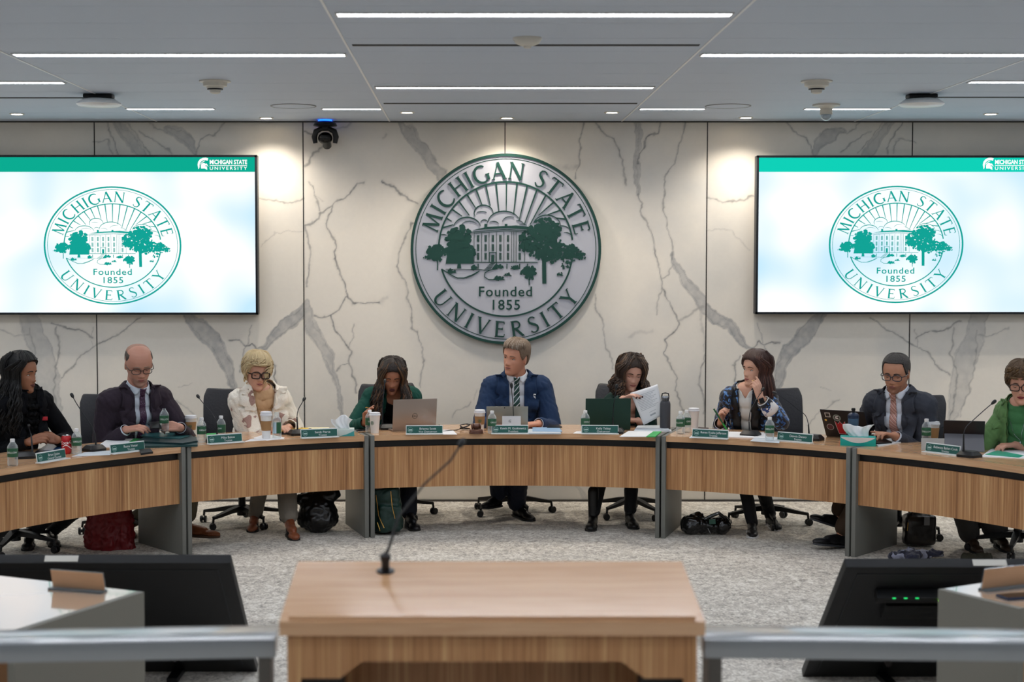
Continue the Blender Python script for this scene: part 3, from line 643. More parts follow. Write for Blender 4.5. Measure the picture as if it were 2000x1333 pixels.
# ============================================================ FOREGROUND : podium, rails, staff desks, floor monitors
def podium():
    zf=1.05; NL=onz(545,1215,zf); NR=onz(1378,1215,zf); w=NR.x-NL.x; cx=(NL.x+NR.x)/2; y0=(NL.y+NR.y)/2
    FZ=1.122; y1=onz(955,1097,FZ).y
    t=thing('podium','wide wooden lectern with sloping top in the middle of the rail','lectern',(cx,y0,0)); D=y1-y0; sl=math.atan2(FZ-zf,D); Ls=math.hypot(D,FZ-zf)
    def uvbox(g,c,d,M=None,vert=False):
        x,y,z=d[0]/2,d[1]/2,d[2]/2; vs=[V(c)+V((a*x,b*y,e*z)) for a in(-1,1) for b in(-1,1) for e in(-1,1)]
        for f,ax in (((0,1,3,2),'x'),((4,6,7,5),'x'),((0,4,5,1),'y'),((2,3,7,6),'y'),((0,2,6,4),'z'),((1,5,7,3),'z')):
            pts=[vs[i] for i in f]; uv=[((p.y,p.z) if ax=='x' else (p.x,p.z) if ax=='y' else (p.x,p.y)) for p in pts]; g.add([M@p for p in pts] if M else pts,[(0,1,2,3)],uv)
    Mt=TR((0,0,zf))@Matrix.Rotation(sl,4,'X')
    g=G(); uvbox(g,(0,Ls/2,-.02),(w,Ls,.04),Mt); part('sloped_top',g,WH,t)
    g=G(); uvbox(g,(0,.018,.006),(w-.05,.02,.012),Mt); part('paper_ledge',g,WH,t)
    # body
    bw=w-.035
    g=G(); pts=[(-bw/2,-.38),(-bw/2,0),(bw/2,0),(bw/2,-.38),(bw/2-.035,-.38),(bw/2-.035,-.115),(bw/2-.14,-.115),(bw/2-.20,-.07),(-bw/2+.20,-.07),(-bw/2+.14,-.115),(-bw/2+.035,-.115),(-bw/2+.035,-.38)]
    M=TR((0,.03,zf-.045))@Matrix.Rotation(R(90),4,'X')
    vs=[M@V((x,y,0)) for x,y in pts]; vb=[M@V((x,y,-.022)) for x,y in pts]; n=len(pts)
    g.add([v for v in vs],[tuple(range(n))],[(x,y) for x,y in pts]); g.add([v for v in vb],[tuple(range(n))[::-1]],[(x,y) for x,y in pts])
    for i in range(n):
        j=(i+1)%n; g.add([vs[i],vs[j],vb[j],vb[i]],[(0,1,2,3)],[pts[i],pts[j],pts[j],pts[i]])
    part('front_apron',g,WV,t)
    for s in (-1,1):
        g=G(); uvbox(g,(s*(bw/2-.011),.24,(zf-.045)/2),(.022,.40,zf-.045)); part('side_panel',g,WV,t)
        g=G(); uvbox(g,(s*(bw/2-.09),.10,(zf-.17)/2),(.11,.10,zf-.17)); part('inner_post',g,mat('podium_dark','26231f',.6),t)
    g=G(); uvbox(g,(0,.43,(zf-.02)/2),(bw-.05,.02,zf-.02)); part('back_panel',g,WV,t)
    g=G(); uvbox(g,(0,.24,.16),(bw-.05,.36,.02)); part('shelf',g,WV,t)
    # control plate under the top
    cp=V((aty(1155,1293,y0+.16).x-cx,.16,aty(1155,1293,y0+.16).z)); g=G(); g.box((cp.x,.40,cp.z-.02),(.17,.03,.05),bev=.006); cp_=part('control_plate',g,Mb,t)
    g=G(); 
    for i in range(6): g.lathe([(.009,0),(.009,.005),(.006,.006)],12,M=TR((cp.x-.055+i*.022,.385,cp.z-.02))@Matrix.Rotation(R(90),4,'X'))
    part('buttons',g,mat('button_grey','3c3c3c',.4),cp_)
    # gooseneck microphone standing on the top
    q=None
    for yy in np.linspace(y0,y1,60):
        zz=zf+(yy-y0)*(FZ-zf)/D; p=aty(753,1118,yy)
        if p.z>=zz-.002: q=V((p.x,yy,zz)); 
        if p.z<=zz: q=V((p.x,yy,zz)); break
    Mp=TR(q)@Matrix.Rotation(sl,4,'X'); m=thing('podium_microphone','tall black gooseneck microphone rising from the wooden lectern top','microphone',M=Mp); Mi=Mp.inverted()
    g=G(); g.lathe([(.026,0),(.026,.004),(.012,.006),(.012,.03),(.016,.04),(.016,.05),(.008,.055)],24); part('base',g,Mb,m)
    h=Mi@aty(900,868,q.y+.12); k1=Mi@aty(760,1070,q.y+.0); k2=Mi@aty(778,1010,q.y+.02); k3=Mi@aty(830,945,q.y+.07); k4=Mi@aty(880,900,q.y+.1)
    g=G(); g.tube([(0,0,.05),k1,k2],[.006,.0045,.004],10); part('lower_stem',g,Mb,m)
    g=G(); g.tube([k2,k3,k4,h],[.0035,.0032,.0032,.003],10); part('gooseneck',g,mat('goose','2c2c2e',.35,.5),m)
    d=(h-k4).normalized(); g=G(); g.tube([h-d*.012,h-d*.006,h+d*.006,h+d*.016,h+d*.02],[.004,.0085,.01,.008,.004],14); part('capsule',g,Mb,m)
    return y0
PY=podium()
# rails left and right of the podium : square-section frames
Mrail=mat('rail_grey','7f858b',.3,.35,coat=1,ior=1.8); Mrail.node_tree.nodes['Principled BSDF'].inputs['Coat Roughness'].default_value=.13; Mrail.node_tree.nodes['Principled BSDF'].inputs['Coat IOR'].default_value=2.0
def rail(label,pts,postx):
    """pts: near top edge pixels (two) ; runs as a box beam"""
    z=.985; A=onz(*pts[0],z); B_=onz(*pts[1],z); t=thing('guard_rail',label,'rail',(A+B_)/2*V((1,1,0)) if 0 else ((A.x+B_.x)/2,(A.y+B_.y)/2,0))
    L=(B_-A).length; a=math.atan2(B_.y-A.y,B_.x-A.x); M=rotz(a)
    g=G(); g.box((0,.085,z-.025),(L,.17,.05),M=M,bev=.003); part('top_beam',g,Mrail,t)
    for s in postx:
        g=G(); g.box((s,.085,(z-.05)/2),(.035,.16,z-.05),M=M); part('post',g,mat('rail_post','58544f',.4,.2),t)
    g=G(); g.box((0,.085,.06),(L,.05,.05),M=M); part('bottom_beam',g,Mrail,t)
    return t
A=onz(-420,1268,.985);Bq=onz(538,1250,.985); Lr=(Bq-A).length
rail('grey metal guard rail between the lectern and the desk with the single name stand',((-420,1268),(538,1250)),(Lr/2-.03,-Lr/2+.03))
A=onz(1376,1251,.985);Bq=onz(2400,1262,.985); Lr=(Bq-A).length
rail('grey metal guard rail between the lectern and the desk with the phone',((1376,1251),(2400,1262)),(-Lr/2+.03,Lr/2-.03))
# staff desks
Mdesk=mat('desk_white_top','b7bac0',.16,0); Mdeskp=mat('desk_panel_grey','77756c',.55)
def staff(label,corner,far,near,ln):
    C=onz(*corner,TT); Fp=onz(*far,TT); Np=onz(*near,TT); u=(Fp-C).normalized(); v=V((-u.y,u.x,0)); 
    if v.dot(Np-C)<0: v=-v
    w2=(Np-C).length; dv=(Np-C).normalized(); M=Matrix(((u.x,dv.x,0,C.x),(u.y,dv.y,0,C.y),(0,0,1,0),(0,0,0,1)))
    t=thing('staff_desk',label,'desk',M=M)
    g=G(); g.box((ln/2+.0155,w2/2,TT-.015),(ln-.031,w2,.03)); part('desktop',g,mat('lacquer_top','c9ad94',.1,coat=1,ior=1.7),t)
    g=G(); g.box((.015-.0,w2/2,(TT)/2),(.03,w2+.004,TT)); part('end_panel',g,Mdeskp,t)
    g=G(); g.box((ln-.015,w2/2,(TT-.03)/2),(.03,w2,TT-.03)); part('end_panel',g,Mdeskp,t)
    g=G(); g.box((ln/2,.04,(TT-.03)/2+.1),(ln-.06,.02,TT-.23)); part('modesty_panel',g,WV,t)
    return t,u
staff('staff desk with grey end panel behind the rail, a lone name stand on it',(281,1157),(0,1133),(0,1233),1.5)
staff('staff desk with grey end panel behind the rail, phone and name stand on it',(1833,1152),(2000,1132),(2000,1188),1.5)
def floor_monitor(label,corner_top,xend,stick):
    # leaning screen facing the dais, its back to the viewer
    P=onz(*corner_top,.71); top=P; s=1 if xend>corner_top[0] else -1; W=1.95
    t=thing('floor_monitor',label,'monitor',(P.x+s*W/2,P.y,0)); 
    H=1.07; ang=math.atan2(.71-.02,.8)  # lean
    M=TR((0,0,.71))@Matrix.Rotation(-(math.pi/2-0),4,'Z')@Matrix.Identity(4)
    # local frame: x across, d runs from top edge down and away from the viewer
    d=V((0,.80,-.69)).normalized(); nrm=V((0,-.69,-.80)).normalized()  # outward back normal, towards viewer/down
    M=Matrix(((1,d.x,nrm.x,0),(0,d.y,nrm.y,0),(0,d.z,nrm.z,.71),(0,0,0,1)))
    g=G(); g.box((0,H/2,0.0),(W,H,.045),M=M,bev=.006); bc_=part('back_cover',g,mat('monitor_back','101215',.55),t)
    g=G(); g.box((0,H/2,-.026),(W-.03,H-.03,.006),M=M); part('display',g,mat('monitor_glass','05070a',.08),t)
    g=G(); 
    for x0,x1,y0,y1 in ((-W/2+.06,W/2-.06,.055,.06),(-W/2+.06,-W/2+.065,.055,H-.06),(W/2-.065,W/2-.06,.055,H-.06),(-.45,.45,.42,.425)): g.box(((x0+x1)/2,(y0+y1)/2,.0235),(x1-x0,y1-y0,.004),M=M)
    part('rib',g,mat('monitor_rib','1d2024',.5),bc_)
    g=G(); g.box((-s*W/2+s*stick,.004-.0,.0),(.145,.012,.03),M=M); g2=g; part('white_label',g,mat('sticker','cfcdc4',.6),t)
    # stand feet
    for sx in (-.6,.6):
        g=G(); g.tube([V((sx,.66,.10)),V((sx,.90,.02))],.018,8); g.box((sx,.78,.012),(.05,.4,.024)); part('stand_leg',g,Mb,t)
    return t,M,W
floor_monitor('black back of a big floor monitor behind the desk with the single name stand',(451,1092),-400,.735)
t,M,W=floor_monitor('black back of a big floor monitor with green lights behind the desk with the phone',(1650,1100),2500,.62)
g=G(); g.box((-.62,.20,.05),(.38,.05,.05),M=M,bev=.006); g.box((-.60,.33,.045),(.30,.12,.04),M=M,bev=.006); part('equipment_box',g,mat('kit','16181a',.4,.4),t)
for x in (-.74,-.69,-.64): g=G(); g.box((x,.17,.079),(.014,.005,.005),M=M); part('green_lamp',g,mat('gled','20ff70',.4,emit='28d070',estr=.5),t)
g=G(); g.ell(M@V((-.54,.19,.08)),(.006,.006,.006)); part('green_lamp',g,mat('gled2','90ff20',.4,emit='90ff20',estr=3),t)
# name stands and phone on the staff desks
def wood_stand(label,pa,pb,h=.075,rot=0):
    a=onT(*pa); b=onT(*pb); c=(a+b)/2; t=thing('name_stand',label,'name stand',c,math.atan2((b-a).y,(b-a).x)); L=(b-a).length
    g=G(); Mx=Matrix.Rotation(R(12),4,'X'); g.box((0,.004,h/2),(L,.004,h),M=Mx,bev=.001); part('wood_insert',g,mat('insert_wood','c09a78',.3),t)
    g=G(); g.box((0,-.006,.004),(L+.004,.05,.008),bev=.001); g.box((0,.008,h/2),(L+.004,.003,h+.004),M=Mx); part('acrylic_holder',g,mat('acrylic','d8ecf8',.06,trans=.85,ior=1.2),t)
wood_stand('brown backed name stand standing alone on the pale staff desk',(103,1150),(204,1158))
wood_stand('large brown backed name stand beside the phone on the staff desk',(1918,1155),(2045,1140),.085)
p=onT(1990,1168); t=thing('mobile_phone','dark blue phone lying on the staff desk beside the brown name stand','phone',p+V((0,0,0)),R(15)); g=G(); g.box((0,0,.005),(.15,.075,.009),bev=.003); part('body',g,mat('phone_blue','1c2f4c',.3),t); g=G(); g.box((0,0,.0102),(.14,.067,.001)); part('display',g,mat('phone_glass','0a0c12',.08),t)
# ============================================================ THINGS ON THE DAIS
def frame2(pa,pb,z=TT):
    a=onz(*pa,z); b=onz(*pb,z); return (a+b)/2,math.atan2(b.y-a.y,b.x-a.x),(b-a).length
Mgreenp=mat('plate_green','1d5a52',.4); Mwhite=mat('white_card','e6e6e3',.5); Mtxt=mat('white_ink','f2f2f2',.5); Mkink=mat('dark_ink','3a3f45',.6)
def nameplate(pa,pb,name,title,label):
    c,a,L=frame2(pa,pb); t=thing('name_plate',label,'name plate',c,a,'name plates along the dais'); h=.066; tilt=Matrix.Rotation(R(-9),4,'X')
    g=G(); g.box((0,.006,h/2),(L,.006,h),M=tilt,bev=.001); g.box((0,-.006,.003),(L+.004,.05,.006),bev=.001); part('holder',g,mat('holder_white','dfe3e2',.3),t)
    g=G(); g.box((0,.0022,h/2+.001),(L-.008,.002,h-.016),M=tilt); gi=part('green_insert',g,Mgreenp,t)
    P=lambda x,y:tilt@V((x,.0008,y)); tx=L*.09
    def fitw(body,size,wmax,cx,y,bold):
        g=G(); vs,fs=text2d(body,size,bold,1.0); w=max(v[0] for v in vs)-min(v[0] for v in vs); k=min(1,wmax/w); g.add([P(cx+x*k,y+yy) for x,yy in vs],fs); return g
    g=fitw(name,.0225,L*.70,tx,h*.50,0); part('name_lettering',g,Mtxt,gi,fix=False)
    g=fitw(title,.019,L*.6,tx,h*.2,0); part('title_lettering',g,Mtxt,gi,fix=False)
    g=G(); ex=-L/2+.032; r=.0185; Q=lambda x,y,z=0:P(ex+x*r,h*.5+y*r)
    annulus(g,.9,1.0,Q,0,0,32)
    for px_,w_ in ((-.42,.3),(.42,.36)): g.add([Q(px_+w_*math.cos(q),.0+w_*math.sin(q)*.8) for q in [i*2*math.pi/9 for i in range(9)]],[tuple(range(9))])
    for x0,x1,y0,y1 in ((-.15,.12,-.2,.25),(-.75,.75,-.3,-.24),(-.5,.5,-.6,-.52)): g.add([Q(x0,y0),Q(x1,y0),Q(x1,y1),Q(x0,y1)],[(0,1,2,3)])
    part('emblem',g,mat('emblem_pale','b6d2cd',.5),gi,fix=False)
nameplate((74,906),(130,896),'Brian Quinn','General Counsel','green name plate reading Brian Quinn, General Counsel')
nameplate((217,888),(284,880),'Rema Vassar','Trustee','green name plate reading Rema Vassar, Trustee')
nameplate((406,869),(474,864),'Mike Balow','Trustee','green name plate reading Mike Balow, Trustee')
nameplate((588,857),(660,854),'Sandy Pierce','Trustee','green name plate reading Sandy Pierce, Trustee')
nameplate((793,849),(865,848.5),'Brianna Scott','Vice Chairperson','green name plate reading Brianna Scott, Vice Chairperson')
nameplate((960,848),(1032,848),'Kevin M. Guskiewicz','President','green name plate reading Kevin M. Guskiewicz, President')
nameplate((1136,848),(1208,848.5),'Kelly Tebay','Chairperson','green name plate reading Kelly Tebay, Chairperson')
nameplate((1351,855),(1422,858.5),'Renee Knake Jefferson','Trustee','green name plate reading Renee Knake Jefferson, Trustee')
nameplate((1517,861),(1586,867),'Dennis Denno','Trustee','green name plate reading Dennis Denno, Trustee')
nameplate((1806,883),(1873,891.5),'Rebecca Bahar-Cook','Trustee','green name plate reading Rebecca Bahar-Cook, Trustee')
Mmic=mat('mic_black','101114',.42); Mgoose=mat('goose2','2a2c30',.3,.6)
def mic(base,pts,head,label,dy=.12,rz=None):
    c=onT(*base); ph=phi_at_x(c.x); rz=-ph if rz is None else rz
    t=thing('gooseneck_microphone',label,'microphone',c,rz,'gooseneck microphones on the dais'); Mi=(TR(c)@rotz(rz)).inverted()
    g=G(); w0,d0,w1,d1,h=.066,.058,.05,.036,.032
    h=.04; prof=[(1,.78),(.78,1),(-.78,1),(-1,.78),(-1,-.78),(-.78,-1),(.78,-1),(1,-.78)]
    lv=[(w0,d0,0),(w0,d0,.016),(w1,d1,h-.003),(w1*.93,d1*.9,h)]
    vs=[(x*w,y*d,z) for w,d,z in lv for x,y in prof]; n=8
    g.add(vs,[(i*n+k,i*n+(k+1)%n,(i+1)*n+(k+1)%n,(i+1)*n+k) for i in range(3) for k in range(n)]+[tuple(range(n))[::-1],tuple(range(3*n,4*n))]); mb=part('base',g,Mmic,t,30)
    g=G(); g.box((.018,-.038,.022),(.022,.012,.006),M=None,bev=.002); part('talk_button',g,mat('mic_button','34383c',.4),mb)
    n=len(pts); W=[Mi@aty(px,py,c.y+dy*((i)/(n))**1.3) for i,(px,py) in enumerate(pts)]; hd=Mi@aty(*head,c.y+dy)
    st=V((W[0].x,W[0].y,.03)); g=G(); g.tube([st,W[0],W[1]],[.0085,.0065,.0045],12); part('lower_stem',g,Mmic,t)
    # smooth gooseneck (catmull)
    K=[W[0]]+W[1:]+[hd]; C=[]
    for i in range(1,len(K)-1):
        p0,p1,p2,p3=K[i-1],K[i],K[i+1],K[min(i+2,len(K)-1)]
        for s in range(6):
            q=s/6; C.append(.5*((2*p1)+(p2-p0)*q+(2*p0-5*p1+4*p2-p3)*q*q+(3*p1-p0-3*p2+p3)*q**3))
    C.append(hd); g=G(); g.tube(C,.0029,8); part('gooseneck',g,Mgoose,t)
    d=(C[-1]-C[-4]).normalized(); g=G(); g.tube([hd-d*.022,hd-d*.014,hd-d*.002,hd+d*.012,hd+d*.018,hd+d*.021],[.0045,.0085,.0115,.0112,.008,.003],14); part('capsule',g,Mmic,t)
mic((50,895),[(63,876),(61,852),(58,842)],(56,832),'gooseneck microphone in front of the black-haired woman',.3,.3)
mic((184,881),[(187,868),(185,847),(177,830),(160,805),(148,786)],(141,773),'gooseneck microphone between the red can and the bald man')
mic((424,864),[(424,850),(423,826),(415,809),(402,794),(392,782)],(387,775),'gooseneck microphone leaning in front of the empty part of the chair by the blonde woman')
mic((582,850),[(581,838),(580,815),(583,800),(589,789)],(594,780),'gooseneck microphone beside the yellow folder and the blonde woman')
mic((758,839),[(747,828),(747,800),(749,775),(751,757)],(752,745),'gooseneck microphone held close to the face of the woman in the green blazer')
mic((1000,843.5),[(1003,831),(1003,815),(1002,795),(1000,770)],(999,754),'gooseneck microphone in front of the man with the striped green tie',.03)
mic((1201,846.5),[(1197,836),(1197,815),(1199,790),(1202,768)],(1204,756),'gooseneck microphone in front of the dark green laptop lid',.02)
mic((1466,852),[(1464,843),(1463,825),(1465,805),(1475,785),(1486,768)],(1490,761),'gooseneck microphone in front of the woman in the blue patterned jacket')
mic((1588,860),[(1580,847),(1579,830),(1573,812),(1558,800),(1540,785),(1522,773)],(1513,768),'gooseneck microphone leaning far over toward the woman in blue, beside the stickered laptop')
mic((1893,893),[(1882,874),(1882,850),(1887,835),(1900,822),(1922,802)],(1941,786),'gooseneck microphone in front of the black tablet',.05)
# ---- bottles
Mclear=mat('clear_bottle','e9f0f2',.08,spec=.8)
def _thin(m):
    nt=m.node_tree; N=nt.nodes.new; L=nt.links.new; b=nt.nodes['Principled BSDF']; o=nt.nodes['Material Output']; t=N('ShaderNodeBsdfTransparent'); t.inputs[0].default_value=(.93,.96,.97,1); mx=N('ShaderNodeMixShader'); lw=N('ShaderNodeLayerWeight'); lw.inputs[0].default_value=.35
    mr=N('ShaderNodeMapRange'); mr.inputs['To Min'].default_value=.12; mr.inputs['To Max'].default_value=.75; L(lw.outputs['Facing'],mr.inputs['Value']); L(mr.outputs[0],mx.inputs[0]); L(t.outputs[0],mx.inputs[1]); L(b.outputs[0],mx.inputs[2]); L(mx.outputs[0],o.inputs[0])
_thin(Mclear); Mlab=mat('bottle_label','2c5c40',.4); Mcapw=mat('cap_white','e4e4e4',.4)
_bt={}
def bottle(px,py,label,cap=True,rz=0,word='GRELLOW',h=.166,tilt=None,z=None):
    key=(cap,word)
    if key not in _bt:
        t=thing('water_bottle',label,'bottle',(0,0,0),0,'small water bottles on the dais')
        g=G(); g.lathe([(.012,.0),(.029,.0),(.0315,.006),(.0318,.03),(.030,.036),(.0318,.042),(.0318,.112),(.029,.124),(.015,.145),(.0125,.148),(.0125,.156)],28); part('body',g,Mclear,t)
        g=G(); g.lathe([(.0322,.055),(.0324,.056),(.0324,.107),(.0322,.108)],28,cap=False); pl_=part('paper_label',g,Mlab,t)
        g=G(); g.lathe([(.0326,.04),(.0326,.054)],28,cap=False); part('lower_label',g,mat('bottle_label2','9db8a6',.4),t) if 0 else None
        g=G(); vs,fs=text2d(word,.0155,0,1.0); g.add([(.0328*math.sin(x/.0328),-.0328*math.cos(x/.0328),.078+y) for x,y in vs],fs); part('label_lettering',g,Mtxt,pl_,fix=False)
        if cap: g=G(); g.lathe([(.0135,.147),(.0145,.148),(.0145,.163),(.013,.166)],20); part('cap',g,Mcapw,t)
        _bt[key]=t; r=t
    else: r=dup(_bt[key],(0,0,0),0,label)
    r.location=z if z is not None else onT(px,py); r.rotation_euler=(tilt[0],tilt[1],rz) if tilt else (0,0,rz); r['label']=label; r.scale=(1,1,h/.166); return r
bottle(25,910,'white-capped water bottle standing alone beside the first microphone',rz=.1)
bottle(150,887,'white-capped water bottle pressed against the red can',rz=.6)
bottle(394,864,'clear water bottle beside the kraft-sleeved cup of the bald man',True,.7,h=.172)
bottle(432,861,'clear water bottle behind the Mike Balow plate',True,-.8,h=.175)
bottle(722,845,'water bottle partly hidden behind the white cup of the woman in the green blazer',True,.8)
bottle(961,847,'water bottle in front of the silver tablet',True,.75)
bottle(1143,846,'water bottle beside the Kelly Tebay plate',True,.7)
bottle(1329,848,'nearer bottle of the close pair beside the tall white cup',True,-.7)
bottle(1341,845,'farther bottle of the close pair beside the tall white cup',True,.9)
bottle(1503,861,'white-capped bottle between the blue jacket and the Dennis Denno plate',True,-.2)
bottle(1809,867,'bottle standing behind the folded card and the Rebecca Bahar-Cook plate',True,-.3,h=.172)
# glass-like tall bottle beside the white cup of the blonde woman
p=onT(541,856); t=thing('glass_bottle','tall clear square-shouldered bottle beside the white cup on a napkin','bottle',p)
g=G(); g.lathe([(.012,0),(.03,0),(.032,.005),(.032,.13),(.026,.142),(.017,.15),(.017,.18),(.016,.184)],28); part('body',g,Mclear,t)
g=G(); 
for a0,a1,m_ in ((-60,0,'n'),(2,70,'g')):
    vs=[];n=10
    for i in range(n+1):
        a=R(a0+(a1-a0)*i/n); vs+=[(.0325*math.sin(a),-.0325*math.cos(a),.035),(.0325*math.sin(a),-.0325*math.cos(a),.115)]
    g=G(); g.add(vs,[(2*i,2*i+2,2*i+3,2*i+1) for i in range(n)]); part('paper_label',g,Mlab if m_=='g' else mat('label_pale','b9d4e2',.4),t)
# ---- cups
Mcup=mat('cup_white','e9e8e6',.45); Mkraft=mat('kraft','a17a50',.75); Mlid=mat('lid_white','dfe1e6',.35)
_cp={}
def cup(px,py,label,sleeve=(.045,.105),h=.15,rz=0,emb=True,lidh=.018,z=None):
    key=(sleeve,emb)
    if key not in _cp:
        t=thing('paper_cup',label,'cup',(0,0,0),0,'takeaway cups on the dais')
        g=G(); g.lathe([(.027,0),(.0285,.0),(.040,.134),(.0415,.136),(.0405,.138)],32); part('body',g,Mcup,t)
        g=G(); g.lathe([(.0415,.128),(.0435,.129),(.0435,.136),(.0405,.138),(.040,.149),(.038,.151),(.034,.148)],32); part('lid',g,Mlid,t)
        rr=lambda z:.0285+(.0115)*z/.134
        if sleeve: g=G(); a,b=sleeve; g.lathe([(rr(a)+.0006,a),(rr(a)+.0016,a),(rr(b)+.0016,b),(rr(b)+.0006,b)],32,cap=False); part('kraft_sleeve',g,Mkraft,t)
        if emb:
            zc=.075; rc=rr(zc)+.0022; g=G(); Q=lambda x,y,z=0:V((rc*math.sin(x*.014/rc),-rc*math.cos(x*.014/rc),zc+y*.014)); annulus(g,.82,1.0,Q,0,0,28)
            for pl in ([(-.25,.1),(.25,.1),(.3,.6),(0,.75),(-.3,.6)],[(-.55,-.5),(-.35,-.6),(-.3,.3),(-.5,.2)],[(.55,-.5),(.35,-.6),(.3,.3),(.5,.2)],[(-.2,-.6),(.2,-.6),(.15,0),(-.15,0)]): g.add([Q(*q) for q in pl],[tuple(range(len(pl)))])
            part('round_emblem',g,mat('cup_green','2f5f43' if sleeve else '2f5c4c',.5),t,fix=False)
        _cp[key]=t; r=t
    else: r=dup(_cp[key],(0,0,0),0,label)
    r.location=onT(px,py) if z is None else z; r.rotation_euler=(0,0,rz); r.scale=(1,1,h/.15); r['label']=label; return r
cup(373,852,'kraft-sleeved cup beside the bald man, next to a clear bottle',h=.148)
cup(520,857,'tall white cup with brown sleeve standing on a napkin before the blonde woman',(.046,.1),h=.19,emb=False)
cup(732,846,'plain white cup with green emblem beside the hand of the woman in the green blazer',None,h=.15,rz=-.5)
cup(937,841,'kraft-sleeved cup behind the gavel',h=.152,rz=0.)
cup(1355,838,'tall plain white cup behind the pair of bottles',None,.155,emb=False)
cup(1823,863,'kraft-sleeved cup behind a bottle near the black tablet',(.03,.105),h=.14,emb=False)
# ---- red can
p=onT(130,887); t=thing('soda_can','red soda can with white script lettering','can',p,R(20))
g=G(); g.lathe([(.024,0),(.026,.002),(.033,.012),(.033,.108),(.027,.12),(.026,.122),(.024,.119)],32); part('body',g,mat('can_red','b5121b',.25,.3,coat=.5),t)
g=G(); g.lathe([(.0262,.1195),(.0268,.121),(.0262,.1225),(.023,.1195),(.002,.1195)],32); part('rim',g,Mch,t)
g=G(); vs,fs=text2d('Coca-Cola',.03,.01,.9); w=.09; g.add([((.0334)*math.sin((x)/.0334+.3),-(.0334)*math.cos((x)/.0334+.3),.068+y+.1*x) for x,y in vs],fs); part('lettering',g,Mtxt,t,fix=False)
g=G(); n=12; g.add([v for i in range(n+1) for v in (((.0334)*math.sin(-.9+2.2*i/n),-(.0334)*math.cos(-.9+2.2*i/n),.045+.012*math.sin(i/n*5)),((.0334)*math.sin(-.9+2.2*i/n),-(.0334)*math.cos(-.9+2.2*i/n),.05+.012*math.sin(i/n*5)))],[(2*i,2*i+2,2*i+3,2*i+1) for i in range(n)]); part('wave_stripe',g,Mtxt,t,fix=False)
# ---- flat things given by four pixel corners on the table
def flat(name,label,cat,quad,z0,th,m,nm='sheet',par=None,parts=None,bev=0):
    P=[onz(q[0],q[1],TT+z0+th) for q in quad]; c=sum(P,V((0,0,0)))/len(P); c.z=TT+z0
    t=par or thing(name,label,cat,c); o=c if par is None else par.location
    poly=[(p.x-o.x,p.y-o.y) for p in P]
    a=sum(poly[i][0]*poly[(i+1)%len(poly)][1]-poly[(i+1)%len(poly)][0]*poly[i][1] for i in range(len(poly)))
    if a<0: poly=poly[::-1]
    g=G(); zz=z0 if par else 0; zz=TT+z0-o.z
    g.prism(poly,zz,zz+th); part(nm,g,m,t,30); return t
Mpaper=mat('paper','e4e6ea',.6); Mpaper2=mat('paper_grey','c8d0d8',.5); Mfold=mat('folder_green','35a855',.45); Mbind=mat('binder_teal','123c3e',.4,bump=(200,.2,(1,1,1))); Myel=mat('pad_yellow','d6b43c',.6)
t=flat('tablet','dark closed tablet with a blue sheen lying before the black-haired woman','tablet',[(64,886),(120,884),(122,867),(92,868)],0,.012,mat('tablet_dark','14181f',.2),'body')
flat('','','',[(84,880),(119,880),(120,869),(94,870)],.012,.0015,mat('tablet_blue','1d3f68',.12),'glass',par=t)
t=flat('paper_stack','white papers over a green folder before the bald man','paper',[(186,874),(262,873),(287,857),(212,857)],0,.004,Mpaper,'paper')
flat('','','',[(240,872),(276,872),(289,857),(262,857)],.0,.006,Mfold,'green_folder',par=t)
flat('loose_sheet','pale sheet under the Rema Vassar plate','paper',[(140,892),(215,889),(222,880),(165,884)],0,.0015,Mpaper2)
flat('calculator','small black slab lying behind the Rema Vassar plate','gadget',[(275,886),(299,883),(293,876),(272,878)],0,.012,Mblk,'body')
t=flat('folder_stack','dark teal zipped binders stacked before the bald man','binder',[(276,872),(386,869),(384,853),(290,852)],0,.014,Mbind,'lower_binder')
flat('','','',[(266,862),(356,866),(386,861),(372,848),(296,846)],.0145,.012,mat('binder_dark','0f2f33',.35),'upper_binder',par=t)
flat('','','',[(275,852),(352,857),(370,852),(348,846),(285,844)],.027,.005,mat('binder_top','2b5c60',.3),'cover',par=t)
flat('green_folder','bright green folder edge behind the clear bottle','folder',[(402,853),(424,852),(424,846),(404,847)],0,.004,Mfold)
flat('napkin','white napkin under the tall brown-sleeved cup','napkin',[(494,856),(520,848),(556,855),(522,861)],0,.002,Mpaper)
flat('loose_sheet','long pale sheet at the desk edge before the blonde woman','paper',[(478,863),(556,858),(552,855),(490,858)],0,.0012,Mpaper)
t=flat('writing_pad','yellow writing pad in a dark cover before the blonde woman','pad',[(546,847),(612,846),(608,837),(548,837)],0,.01,mat('cover_dark','16171a',.5),'cover')
flat('','','',[(548,843),(606,843),(602,836),(549,836)],.01,.003,Myel,'yellow_paper',par=t)
flat('paper_stack','cream and yellow sheets with a pen near the far edge by the wall seam','paper',[(606,842),(650,841),(642,835),(600,835)],0,.003,mat('paper_cream','e8e0b8',.6))
flat('loose_sheet','white sheet beside the Brianna Scott plate','paper',[(860,849),(893,849),(884,840),(862,840)],0,.0015,Mpaper)
t=flat('paper_stack','stack of papers under the resting hand of the man with the green striped tie','paper',[(1030,846),(1096,846),(1090,838),(1033,838)],0,.010,Mpaper2,'paper')
flat('','','',[(1040,842),(1098,843),(1092,835),(1040,835)],.0101,.004,mat('folder_blue','8fb0d0',.4),'blue_folder',par=t)
flat('mobile_phone','black phone on the paper stack by the striped green tie','phone',[(1068,834),(1098,834),(1092,830),(1072,830)],.015,.008,Mb,'body')
flat('loose_sheet','white sheet between the bottle and the Kelly Tebay plate','paper',[(1119,847),(1150,848),(1148,843),(1126,843)],0,.0012,Mpaper)
